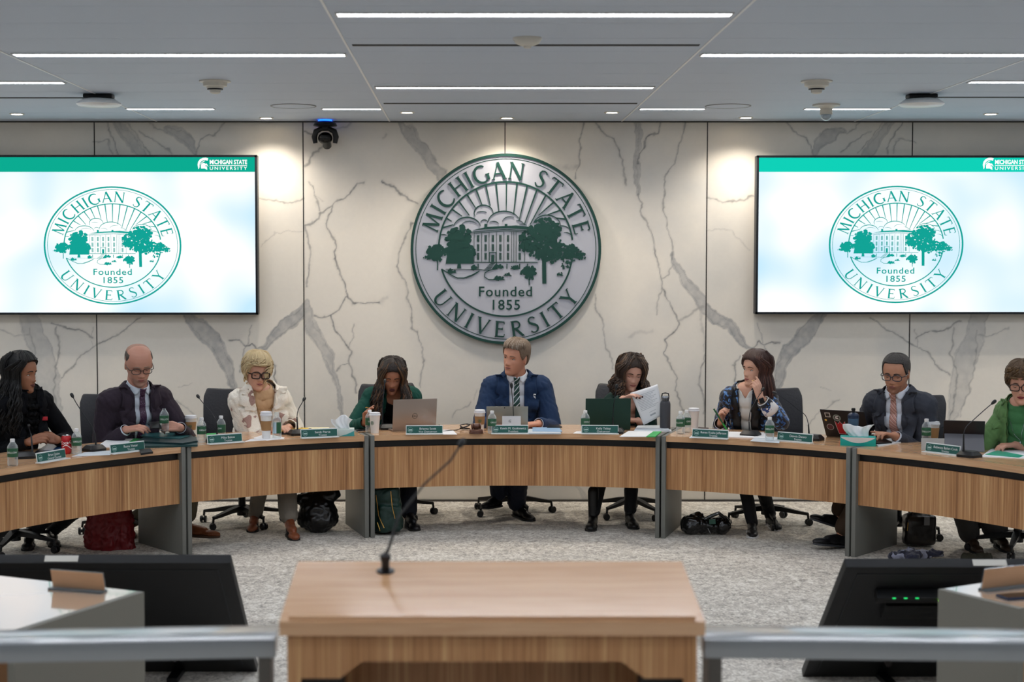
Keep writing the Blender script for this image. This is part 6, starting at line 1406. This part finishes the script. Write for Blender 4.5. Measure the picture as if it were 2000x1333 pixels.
# ---- 5 man in navy suit
P=person('seated grey-haired man in a navy suit and green striped tie turned to the side',(1009,746),.76,(1007,699),(-36,4,9),1.13,('c78f76','a8665a','6e5848'),(.172,.158,.122,.01),
 {-1:dict(w=onT(962,842)+V((0,.16,.03)),d=D(.4,-.9,0),n=D(0,0,-1),curl=.4,hint=V((-.5,.35,-1))),1:dict(w=onT(1052,838)+V((.0,.08,.03)),d=D(-.9,-.45,-.02),n=D(-.1,.1,-1),curl=.4,hint=V((.55,.3,-1)))},
 {-1:dict(heel=fl(978,1010)+V((0,0,.10)),toe=fl(978,1010)+V((-.10,-.20,.02)),col='131a2a',e=.02,hem=.06),1:dict(heel=fl(1003,1008),toe=toe(fl(1003,1008),.5,-1,.31),col='131a2a',e=.02,hem=.065)},
 dict(m=suit('suit_navy','1a2d4b','243b5e'),v=[(.08,.085),(.03,.055),(-.06,.054),(-.5,.05)],lapel=.09,lz=-.48,e=.028,nh=.084,cuff=.014),
 dict(m=mat('shirt_white','dbe0e8',.7),nh=.064,nz=-.0,sleeve=True),hs=1.14,face=dict(eyes='open',gx=-.6,gz=.2,brow=.0026),seed=5,lean=.18,hfwd=.07)
t=P.t; HG=mat('hair_silverbrown','776555',.5,bump=(150,.8,(1,1,.25))); HG2=mat('hair_silver','9a8f84',.5,bump=(150,.8,(1,1,.25)))
g=G(); hair_cap(g,P.M,[(0,.072),(32,.066),(48,.058),(60,.02),(74,-.012),(88,.028),(104,-.03),(135,-.06),(180,-.08)],.010,0,seed=6,rough=.0012,top=.010)
rn=random.Random(8)
for i in range(150):
    a=rn.uniform(-75,75); pts=[]; z0=.068+.01*rn.random()
    for k in range(7):
        f=k/6; aa=R(a*(1-.1*f)-8*f); zz=z0+(.115-z0)*min(1,f*1.25) ; off=.012+.012*math.sin(math.pi*min(1,f*.9)); x,y,z=head_xyz(np.array(aa),np.array(min(zz,.112)),off); pts.append(P.M@V((float(x)+.01*f,float(y)+.035*f*f,float(z)+.002)))
    g.tube(pts,[.002,.0042,.005,.005,.0045,.0035,.001],5,mi=1 if rn.random()<.35 else 0)
pw('hair',g,[HG,HG2],t)
shirt_collar(P,mat('shirt_white'),1.13); tie(P,stripes('tie_green_striped','163f3a','cfd6dc',R(-32),(1,5.2,1),.80),1.13,.5); MATS['tie_green_striped'].node_tree.nodes['Mapping'].inputs['Rotation'].default_value=(0,0,R(-45)); MATS['tie_green_striped'].node_tree.nodes['Mapping'].inputs['Scale'].default_value=(1.7,21,1)
h=P.jb.ray_cast(P.T@V((.13,-.6,-.075)),P.T.to_3x3()@V((0,1,0)))[0]; g=G(); 
for pl in HEL: g.add([h+V(((x-.5)*.036,-.014,(y-.5)*.036)) for x,y in pl],[tuple(range(len(pl)))])
pw('helmet_pin',g,Mtxt,t,fix=False)
shoe(t,fl(1003,1008),toe(fl(1003,1008),.5,-1,.32),'0c0b0d',laces='1c1a1a'); shoe(t,fl(978,1010)+V((0,0,.08)),fl(978,1010)+V((-.14,-.24,.10)),'0c0b0d')
# ---- 6 curly haired woman
Y6=onT(1235,842).y
P=person('seated woman with curly brown hair in a dark green jacket lifting a page',(1228,778),.76,(1233,728),(10,20,4),1.06,('d0a08c','a8645c','4a3428'),(.125,.12,.095,.0),
 {-1:dict(w=(1217,779,Y6+.13),el=(1186,808,Y6+.16),d=D(.78,-.45,.40),n=D(.3,-.1,-.85),curl=.4,curls=(.35,.4,.45,.45)),1:dict(w=onT(1250,838)+V((0,.14,.05)),d=D(-.75,-.4,.1),n=D(0,.1,-1),curl=.4,hint=V((.45,.4,-1)))},
 {-1:lg(1160,1028,-.2,-1,'0d0e12',.26,e=.0,hem=.045),1:lg(1227,1024,.1,-1,'0d0e12',.26,e=.0,hem=.045)},
 dict(m=mat('jacket_bottle','0d2a26',.8,sheen=.03,spec=.25,bump=(220,.15,(1,1,1))),v=[(-.01,.06),(-.15,.07),(-.5,.09)],lapel=.06,lz=-.4,e=.022,nh=.088,sl=.86,cuff=.02),
 dict(m=mat('top_black'),nh=.082,nz=-.07,v=[(-.02,.07),(-.15,.06),(-.17,.0)],nm='top'),hs=1.10,fem=1,wid=.98,face=dict(eyes='down',lips=.95,nails=True),seed=6,lean=.2,hfwd=.08)
t=P.t; H3=mat('hair_brown','30221a',.5,bump=(120,.5,(3,3,.4))); H4=mat('hair_lightbrown','6d5440',.5,bump=(120,.5,(3,3,.4)))
g=G(); hair_cap(g,P.M,[(0,.068),(25,.058),(42,.03),(58,.0),(80,-.04),(110,-.08),(180,-.1)],.015,1,seed=7,rough=.003,top=.004)
for sd in (-1,1): locks(g,P.M,210,(44,112),.12,20+sd,.0045,.012,.05,.04,side=sd,mi=(0,0,1),off=.022,z0=.10,jit=.25); locks(g,P.M,110,(95,178),.13,24+sd,.005,.012,.05,.025,side=sd,mi=(0,0,1),off=.02,jit=.25)
pw('hair',g,[H3,H4],t)
shoe(t,fl(1160,1028),toe(fl(1160,1028),-.2,-1,.26),'0b0b0d',boot=.27,nm='boot'); shoe(t,fl(1227,1024),toe(fl(1227,1024),.1,-1,.26),'0b0b0d',boot=.27,nm='boot')
yp=Y6+.085; c=aty(1262,790,yp); pg=thing('document_page','printed white page held up by the curly-haired woman','document',c); qd=[(1231,768),(1284,751),(1297,809),(1257,831)]; W=[aty(*q,yp)-c for q in qd]
def pgf(u,v,o=0): return (W[0]*(1-u)+W[1]*u)*(1-v)+(W[3]*(1-u)+W[2]*u)*v+V((0,-.012*math.sin(math.pi*u)-.015*math.sin(math.pi*v)-o,0))
g=G(); g.grid(pgf,12,12); o=part('sheet',g,Mpaper,pg,80); solid(o,.003,0)
g=G()
for k in range(11):
    v=.14+.045*k; w=.86-.1*((k*7)%3); g.grid(lambda a,b,v=v,w=w:pgf(.12+(w-.12)*a,v+.011*b,.0028),6,1)
g.grid(lambda a,b:pgf(.4+.25*a,.80+.05*b,.0028),3,1); g.grid(lambda a,b:pgf(.4+.3*a,.72+.01*b,.0028),3,1)
part('printed_lines',g,mat('print_grey','a2a7b0',.6),pg,80,False)
# ---- 7 woman in blue patterned jacket
blue=patches('jacket_blue_leaves','0b0f1c','1f4f8c',26,.54,'5f8fc8',.3,.008,True)
cuffm=patches('cuff_white_blue','e4e2e2','27407c',24,.58,None,.2,.01,True)
Y7=onT(1455,850).y
P=person('seated woman with long straight brown hair in a blue leaf-pattern jacket, cheek on hand',(1461,768),.72,(1476,722),(-56,2,3),1.07,('cf9f88','a8645e','4a3226'),(.138,.128,.10,.0),
 {-1:dict(w=onT(1408,838)+V((0,.02,.045)),d=D(-.05,-.25,.9),n=D(.7,-.3,-.2),curl=.85,hint=V((-.25,.45,-1)),thumb=.8),1:dict(w=(1484,776,Y7+.06),el=(1526,826,Y7+.14),d=D(-.22,.05,.95),n=D(-.45,.75,.15),curl=.55,curls=(.25,.6,.7,.8))},
 {-1:lg(1468,1040,-.15,-1,'0c0d11',.26,e=.0,hem=.042,len=1.0),1:lg(1500,1026,.1,-1,'0c0d11',.26,e=.0,hem=.042,len=1.0)},
 dict(m=blue,v=[(-.01,.05,.0),(-.15,.038,.0),(-.5,.045,.01)],lapel=.055,lz=-.5,e=.024,nh=.085,sl=.80,cuff=.022,lm=mat('satin_black','0a0c12',.4)),
 dict(m=mat('blouse_white','d8d8d4',.7),nh=.07,nz=.03,nm='blouse',v=[(.06,.035),(.0,.0)]),hs=1.08,fem=1,wid=.97,face=dict(eyes='open',gx=-.7,lips=.95),seed=7,lean=.2,hfwd=.04)
t=P.t; H5=mat('hair_chestnut','3a201a',.38,bump=(100,.5,(3,3,.2))); H6=mat('hair_chestnut2','57352a',.38,bump=(100,.5,(3,3,.2)))
g=G(); hair_cap(g,P.M,[(0,.070),(25,.062),(42,.04),(60,.01),(80,-.05),(110,-.09),(180,-.11)],.016,1,seed=8,rough=.0012,top=.008)
locks(g,P.M,230,(64,178),.20,31,.0065,.003,.2,.025,side=1,mi=(0,0,1),off=.02,jit=.02); locks(g,P.M,110,(95,178),.18,32,.006,.003,.2,.02,side=-1,mi=(0,0,1),off=.018,jit=.02); pw('hair',g,[H5,H6],t)
for s,(m0,m1) in ((-1,(.80,.97)),(1,(.76,.92))):
    A=P; e=P.el[s]; 
W1=V(onT(1408,838)+V((0,.02,.045))); W2=aty(1484,776,Y7+.06)
for e,w_ in ((P.el[-1],W1),(P.el[1],W2)):
    a=e.lerp(w_,.45); b=e.lerp(w_,.86); g=G(); g.tube([a,a.lerp(b,.3),a.lerp(b,.7),b],[.060,.058,.051,.044],18,cap=False); pw('turned_cuff',g,cuffm,t,th=.003)
d=(P.el[1]-W2).normalized(); c=W2+d*.035; g=G(); g.tube([c-d*.010,c+d*.010],[.0325,.033],20,cap=False); pw('watch_strap',g,mat('strap_tan','b08a72',.5),t,th=.002); M_=TR(c+V((-.012,-.032,0)))@Matrix.Rotation(R(-20),4,'Y'); g=G(); g.box((0,0,0),(.036,.010,.040),M=M_,bev=.004); pw('watch',g,Mb,t)
g=G(); q,d=P.tips[1][2]; q=q-d*.05; g.tube([q+V((.0095*math.cos(a),.0095*math.sin(a),0)) for a in [2*math.pi*i/12 for i in range(13)]],.0022,6); pw('ring',g,mat('gold'),t)
a=aty(1394,799,W1.y-.05); b=aty(1412,828,W1.y-.07); pn=thing('pen','green pen held by the woman in the blue patterned jacket','pen',a); g=G(); g.tube([V((0,0,0)),(b-a)*.8,(b-a)],[.006,.006,.005],8); part('barrel',g,mat('pen_darkgreen','1c5a34',.35),pn); g=G(); g.tube([(b-a),(b-a)*1.35,(b-a)*1.5],[.007,.006,.002],8); part('grip',g,mat('pen_green','1fa03a',.35),pn)
for q_ in ((1468,1040,-.15),(1500,1026,.1)):
    h_=fl(q_[0],q_[1]); at_=shoe(t,h_,toe(h_,q_[2],-1,.27),'0d0e11',sole='d8d8d8',hh=.07,nm='sneaker'); g=G(); g.tube([at_(.35,.036,.03),at_(.5,.040,.022),at_(.72,.043,.03)],[.002,.006,.001],6); pw('white_mark',g,Mtxt,t)
# ---- 8 man in grey suit
P=person('seated dark-haired man with glasses in a charcoal suit and salmon striped tie',(1756,778),.72,(1750,730),(-32,14,2),1.12,('bb876c','965f55','2a2422'),(.170,.158,.122,.01),
 {-1:dict(w=onT(1694,858)+V((0,.17,.04)),d=D(-.5,-.7,.0),n=D(0,0,-1),curl=.3,hint=V((-.35,.45,-1))),1:dict(w=onT(1748,866)+V((.01,.05,.045)),d=D(-.9,-.25,.22),n=D(-.1,-.1,-.95),curl=.35,curls=(.05,.4,.5,.55),hint=V((.6,.3,-1)))},
 {-1:dict(heel=fl(1650,1062)+V((0,0,.11)),toe=fl(1650,1062)+V((-.26,-.05,.20)),col='3d2c1c',e=.01,hem=.06),1:dict(heel=fl(1655,1070)+V((0,0,.02)),toe=fl(1655,1070)+V((-.25,-.10,.06)),col='3d2c1c',e=.01,hem=.06)},
 dict(m=suit('suit_charcoal','363942','41454f'),v=[(.08,.085),(.03,.055),(-.06,.058),(-.3,.058),(-.5,.06)],lapel=.085,lz=-.46,e=.028,nh=.084,cuff=.016,sl=.88),
 dict(m=mat('shirt_cool','d5dce8',.7),nh=.064,nz=-.0,sleeve=True),hs=1.13,face=dict(eyes='down',brow=.0034),seed=8,lean=.18,hfwd=.06)
t=P.t; glasses(t,P.M,P.hb,'2c3442',.027,.018,.0026,.62)
g=G(); hair_cap(g,P.M,[(0,.078),(30,.076),(48,.072),(58,.03),(72,-.015),(88,.028),(104,-.03),(135,-.06),(180,-.08)],.0065,0,seed=9,rough=.001,top=.004)
pw('hair',g,mat('hair_pepper','302d2c',.55,mix=('575250',300,(1,1,1),.45,.8),bump=(220,.6,(1,1,.5))),t)
g=G(); head_grid(g,P.M,0,1,96,72,beard); pw('beard',g,mat('stubble_dark','956a55',.8,bump=(400,.3,(1,1,1))),t)
shirt_collar(P,mat('shirt_cool'),1.12); tie(P,stripes('tie_salmon','b8877a','e2cfc8',R(45),(2.6,30,1),.6,'7c4a48'),1.12,.44,w1=.042)
for h_,t_ in ((fl(1650,1062)+V((0,0,.09)),fl(1650,1062)+V((-.26,-.05,.18))),(fl(1655,1070)+V((0,0,.0)),fl(1655,1070)+V((-.26,-.10,.04)))): shoe(t,h_,t_,'141417',sole='3a3c40',hh=.08)
# ---- 9 woman in lime green
P=person('seated short-haired woman with glasses in a lime green jacket typing on the tablet keyboard',(1998,796),.70,(1997,750),(-26,12,0),1.08,('cf9a84','8e3038','4a3226'),(.132,.13,.105,.01),
 {-1:dict(w=onT(1946,874)+V((.02,.12,.035)),d=D(-.75,-.5,.0),n=D(0,0,-1),curl=.45,hint=V((-.4,.4,-1))),1:dict(w=onT(1985,884)+V((.02,.08,.04)),d=D(-.9,-.2,.0),n=D(0,.0,-1),curl=.45,hint=V((.45,.4,-1)))},
 {-1:lg(1890,1070,0,-1,'3c3b3a',.25,hem=.07),1:lg(1945,1068,.05,-1,'3c3b3a',.25,hem=.085,len=.8)},
 dict(m=mat('jacket_lime','5f8350',.8,sheen=.05,spec=.3,bump=(200,.2,(1,1,1))),v=[(-.01,.06),(-.2,.075),(-.5,.11)],lapel=.07,lz=-.4,e=.024,nh=.085,sl=.8,cuff=.024),
 dict(m=mat('top_green','3f784a',.8,bump=(120,.2,(1,1,1))),nh=.072,nz=.01,nm='top'),hs=1.10,fem=1,face=dict(eyes='down',lips=1.05),seed=9,lean=.2)
t=P.t; glasses(t,P.M,P.hb,'241c22',.027,.019,.0028,.55)
H7=mat('hair_auburn','59442f',.5,bump=(140,.5,(3,3,.4))); H8=mat('hair_honey','6f5434',.5,bump=(140,.5,(3,3,.4)))
g=G(); hair_cap(g,P.M,[(0,.056),(30,.052),(48,.035),(62,-.005),(85,-.02),(110,-.07),(180,-.09)],.014,1,seed=11,rough=.003,top=.014)
rn=random.Random(14)
for i in range(420):
    a=rn.uniform(-178,178); z0=rn.uniform(.03,.11); s=1 if a>0 else -1; pts=[]
    for k in range(7):
        aa=R(a+6*s*k*.6); zz=z0-.015*k*(1.0 if abs(a)>50 else .45); zz=max(zz,.052 if abs(a)<46 else -.05); x,y,z=head_xyz(np.array(aa),np.array(zz),.014+.010*math.sin(k*.9)); pts.append(P.M@V((float(x),float(y),float(z)+.014*math.sin(k*.5))))
    g.tube(pts,[.002,.004,.005,.005,.0045,.0035,.001],5,mi=1 if rn.random()<.3 else 0)
pw('hair',g,[H7,H8],t)
g=G(); ch=[]
for u in np.linspace(-1,1,15):
    h=P.ub.ray_cast(P.T@V((u*.06,-.6,-.03-.16*(1-abs(u)**1.3))),P.T.to_3x3()@V((0,1,0)))[0]
    if h: ch.append(h+V((0,-.006,0)))
g.tube(ch,.0012,6); g.ell(ch[len(ch)//2]+V((0,-.004,-.012)),(.008,.004,.010)); pw('necklace',g,Mch,t)
for q_ in ((1890,1070,0),(1945,1068,.05)): shoe(t,fl(q_[0],q_[1]),toe(fl(q_[0],q_[1]),q_[2],-1,.25),'3a2c22',heelh=.03)
# ============================================================ CHAIRS AND BAGS
Mleather=mat('chair_leather','24252b',.45,bump=(60,.25,(1,1,1))); Mchb=mat('chair_black','121316',.4)
def make_chair(label):
    t=thing('office_chair',label,'chair',(0,0,0),0,'black swivel chairs behind the dais')
    # front of the chair is -y
    g=G()
    def bk(u,v):
        x=(u-.5)*(.48-.05*v**3); z=.47+.535*v; y=.22+.10*v-.055*(1-(2*u-1)**2)+.03*math.sin(v*3.1)*-1; return V((x*(1-.12*max(0,v-.88)/.12),y,z))
    g.grid(bk,14,18); bk_=o=part('backrest',g,Mleather,t,80); m=o.modifiers.new('s','SOLIDIFY'); m.thickness=.055; m.offset=1; b=o.modifiers.new('b','BEVEL'); b.width=.018; b.segments=3
    g=G(); 
    for z in (.72,.92): g.tube([bk(u,(z-.47)/.535)+V((0,-.004,0)) for u in np.linspace(.02,.98,9)],.003,6)
    part('seam',g,Mchb,bk_)
    g=G(); g.box((0,0,.465),(.50,.48,.08),bev=.03); part('seat',g,Mleather,t)
    g=G(); g.box((0,.02,.405),(.26,.24,.05),bev=.015); part('tilt_housing',g,mat('chair_grey','6a6b6c',.5),t)
    g=G(); g.box((0,.25,.47),(.10,.05,.22),M=TR((0,.25,.47))@Matrix.Rotation(R(-8),4,'X')@TR((0,-.25,-.47)),bev=.01); part('back_bracket',g,Mchb,t)
    for s in (-1,1):
        g=G(); g.tube([(s*.20,.0,.42),(s*.285,.0,.44),(s*.285,.0,.62)],.016,8); part('arm_post',g,Mchb,t); g=G(); g.box((s*.285,-.01,.635),(.075,.26,.03),bev=.012); part('armrest',g,Mchb,t)
    g=G(); g.lathe([(.028,.10),(.028,.30),(.02,.30),(.02,.39)],16); g.lathe([(.038,.07),(.038,.14)],16); part('gas_column',g,Mchb,t)
    for k in range(5):
        a=R(72*k+18); u=V((math.sin(a),-math.cos(a),0)); w=V((u.y,-u.x,0)); g=G()
        P=[(.03,.145,.026,.045),(.12,.135,.024,.036),(.24,.11,.018,.026),(.315,.098,.014,.02)]
        vs=[]; 
        for r,z,hw_,hh in P: vs+=[u*r+w*hw_+V((0,0,z)),u*r-w*hw_+V((0,0,z)),u*r-w*hw_*.7+V((0,0,z-hh)),u*r+w*hw_*.7+V((0,0,z-hh))]
        g.add(vs,[(4*i+j,4*i+(j+1)%4,4*i+4+(j+1)%4,4*i+4+j) for i in range(3) for j in range(4)]+[(3,2,1,0),(12,13,14,15)]); g.tube([u*.312+V((0,0,.095)),u*.318+V((0,0,.052))],.009,8); sp_=part('base_spoke',g,Mchb,t,30)
        c=part('caster',(lambda g:(g.lathe([(.004,-.024),(.022,-.024),(.0255,-.02),(.0255,-.006),(.012,-.005),(.012,.005),(.0255,.006),(.0255,.02),(.022,.024),(.004,.024)],18,M=TR(u*.322+V((0,0,.0262)))@rotz(a+.6*k)@Matrix.Rotation(R(90),4,'Y')),g)[1])(G()),Mchb,sp_)
    return t
CH0=None
def chair(px,off,label,rot=0,X=None):
    global CH0
    ph=ringpx(px,off,.5); c=ring(ph,off); 
    if CH0 is None: CH0=make_chair(label); o=CH0
    else: o=dup(CH0,(0,0,0),0,label)
    o.location=(c.x,c.y,0); o.rotation_euler=(0,0,-ph+R(rot)); return o
chair(28,.98,'swivel chair of the black-haired woman at the frame edge',5)
chair(243,.98,'swivel chair behind the bald man, one back edge showing',-4)
chair(472,.92,'swivel chair with its tall back showing beside the blonde woman',-6)
chair(769,.90,'swivel chair hidden behind the woman in the green blazer, casters showing',2)
chair(1000,.94,'swivel chair under the man in the navy suit, star base showing',3)
chair(1236,.94,'swivel chair of the curly-haired woman, a back corner showing',22)
chair(1497,.92,'swivel chair with wide back showing behind the woman in blue',8)
chair(1755,.96,'swivel chair behind the man in the charcoal suit',-4)
chair(1990,.98,'swivel chair of the woman in lime green at the frame edge',4)
def lumpy(g,vox,it,amp,sc,seed):
    me=remesh(g,vox,it); bm=bmesh.new(); bm.from_mesh(me); bm.normal_update(); sd=V((seed*5.1,seed*2.2,seed))
    for v in bm.verts:
        n=noise.noise(v.co*sc+sd); n2=abs(noise.noise(v.co*sc*2.4+sd)); v.co+=v.normal*amp*(n+1.2*n2-.4)
    bm.to_mesh(me); bm.free(); return me
def bag(name,label,cat,loc,g,m,vox=.009,it=3,amp=.012,sc=9,seed=1,part_='body'):
    t=thing(name,label,cat,loc); me=lumpy(g,vox,it,amp,sc,seed); me.materials.append(m); me.polygons.foreach_set('use_smooth',[True]*len(me.polygons)); me.name=part_; link(part_,me,t); return t
# shiny black plastic-like bag left of the joint
p=fl(618,1044); g=G(); g.ell((0,.10,.13),(.15,.11,.15)); g.ell((0,.10,.10),(.16,.12,.10)); g.cap((-.12,.10,.24),(.12,.10,.28),.05,.05); g.cap((.04,.1,.3),(.13,.12,.31),.04,.025)
bag('bag','shiny black puffy bag on the carpet beside the brown boots','bag',p,g,mat('shiny_black','050506',.28,coat=.2),amp=.013,sc=10,seed=2)
# dark green backpack
p=fl(757,1052)+V((0,.10,0)); g=G(); g.box((0,.12,.18),(.22,.17,.34),M=Matrix.Rotation(R(-6),4,'Y'),bev=.05); g.box((.01,.03,.12),(.17,.07,.2),bev=.03)
t=bag('backpack','dark green backpack with gold zips leaning against the desk panel','backpack',p,g,mat('backpack_green','0e2c25',.45,bump=(200,.2,(1,1,1))),amp=.01,seed=3)
for pts in ([(-.09,-.005,.30),(-.07,-.012,.15),(-.03,-.015,.06)],[(.02,-.02,.33),(.03,-.022,.22),(.05,-.02,.13)],[(-.08,-.01,.1),(-.06,-.02,.04)]): g=G(); g.tube(pts,.0035,6); part('zip',g,mat('gold'),t)
g=G(); g.tube([(.0,.06,.34),(-.03,.08,.365),(.03,.1,.365),(.05,.1,.34)],.01,8); part('carry_handle',g,mat('backpack_dark','0d231e',.5),t)
# black bag lying by the right leg panel
p=fl(1382,1048); g=G(); g.ell((-.10,.08,.075),(.09,.09,.075)); g.ell((.0,.08,.065),(.11,.085,.065)); g.ell((.12,.09,.07),(.07,.08,.07)); g.cap((-.1,.08,.12),(-.04,.09,.13),.035,.03)
t=bag('bag','slumped glossy black handbag on the carpet next to the grey desk panel','bag',p,g,mat('leather_black','08080a',.25,coat=.4),amp=.014,sc=12,seed=4)
g=G(); g.tube([(-.02,.02,.12),(.03,.0,.15),(.08,.0,.17),(.13,.03,.13)],[.012,.014,.014,.012],8); part('strap',g,mat('leather_black'),t)
g=G(); g.box((.04,-.008,.105),(.045,.008,.035),M=Matrix.Rotation(R(-4),4,'Y')); part('buckle',g,mat('buckle_green','3a5a50',.3,.6),t); g=G(); 
g.tube([(.0,-.012,.06),(.02,-.015,.02)],.004,6); part('clasp',g,Mch,t)
# black handbag with two handles (right)
p=fl(1802,1072); g=G(); g.box((0,.09,.12),(.22,.14,.22),bev=.035); g.box((0,.09,.20),(.18,.10,.08),bev=.03)
t=bag('handbag','dark structured handbag with two handles under the end desk section','handbag',p,g,mat('handbag_brownblack','15100e',.3,coat=.3),amp=.005,seed=5)
for y in (.05,.13): g=G(); g.tube([(-.06,y,.23),(-.055,y,.31),(-.02,y,.345),(.02,y,.345),(.055,y,.31),(.06,y,.23)],.007,8); part('handle',g,mat('handle_brown','3a2318',.4),t)
g=G(); g.box((.03,.012,.19),(.04,.006,.06),bev=.002); part('luggage_tag',g,mat('tag_grey','777a7c',.5),t); g=G(); g.tube([(-.10,.015,.18),(-.105,.01,.12)],.004,6); part('ring',g,mat('gold'),t)
# crumpled navy patterned scarf / coat
p=fl(1800,1098); g=G(); rn=random.Random(9)
for i in range(22): a=rn.random()*6.28; r=rn.random(); g.ell((r*.24*math.cos(a),.09+r*.08*math.sin(a),.02+.022*rn.random()),(.05,.035,.022+.015*rn.random()))
bag('scarf','crumpled navy and grey patterned scarf on the floor in front of the handbag','scarf',p,g,patches('scarf_pattern','20233a','15172a',14,.5,'8f93a8',.4,.01),amp=.016,sc=16,seed=6,part_='cloth')
# dark red coat hanging down behind the first section
p=fl(208,1078); g=G(); g.cap((-.06,.1,.40),(-.08,.08,.02),.10,.10); g.cap((.06,.1,.40),(.08,.08,.02),.08,.09); g.cap((0,.1,.42),(0,.06,.02),.08,.10)
bag('red_coat','dark red coat draped down to the carpet beside the grey desk panel','coat',p+V((0,.05,0)),g,mat('coat_red','6e0f16',.45,bump=(30,.3,(3,3,.3))),amp=.018,sc=12,seed=7,part_='cloth')
g=G(); p=fl(1915,1100)
for i in range(8): g.ell((-.08+.022*i,.06+.02*(i%2),.025),(.035,.04,.028))
bag('cloth_bag','small rumpled olive cloth bag on the floor by the woman in lime green','bag',p,g,mat('olive_cloth','3b3a2e',.8,bump=(100,.3,(1,1,1))),amp=.012,sc=16,seed=8)
# ============================================================ CAMERA, LIGHT, VIEW
cam=bpy.data.cameras.new('camera'); co=bpy.data.objects.new('camera',cam); COL.objects.link(co)
cam.sensor_width=36; cam.lens=36*F/2000; cam.shift_x=(1000-CX)/2000; co.location=cO; co.rotation_euler=(math.pi/2-PITCH,0,0); cam.clip_start=.05
cam.dof.use_dof=True; cam.dof.focus_distance=11.2; cam.dof.aperture_fstop=2.8; SC.camera=co
w=bpy.data.worlds.new('world'); SC.world=w; w.use_nodes=True; w.node_tree.nodes['Background'].inputs[0].default_value=(.6,.7,.85,1); w.node_tree.nodes['Background'].inputs[1].default_value=.05
vs=SC.view_settings; vs.view_transform='Standard'; vs.look='None'; vs.gamma=1; vs.exposure=EXPO; vs.use_curve_mapping=False
SC.cycles.max_bounces=7; SC.cycles.diffuse_bounces=4; SC.cycles.glossy_bounces=3; SC.cycles.transmission_bounces=6; SC.cycles.caustics_reflective=False; SC.cycles.caustics_refractive=False
SC.cycles.use_denoising=True; SC.cycles.sample_clamp_indirect=6
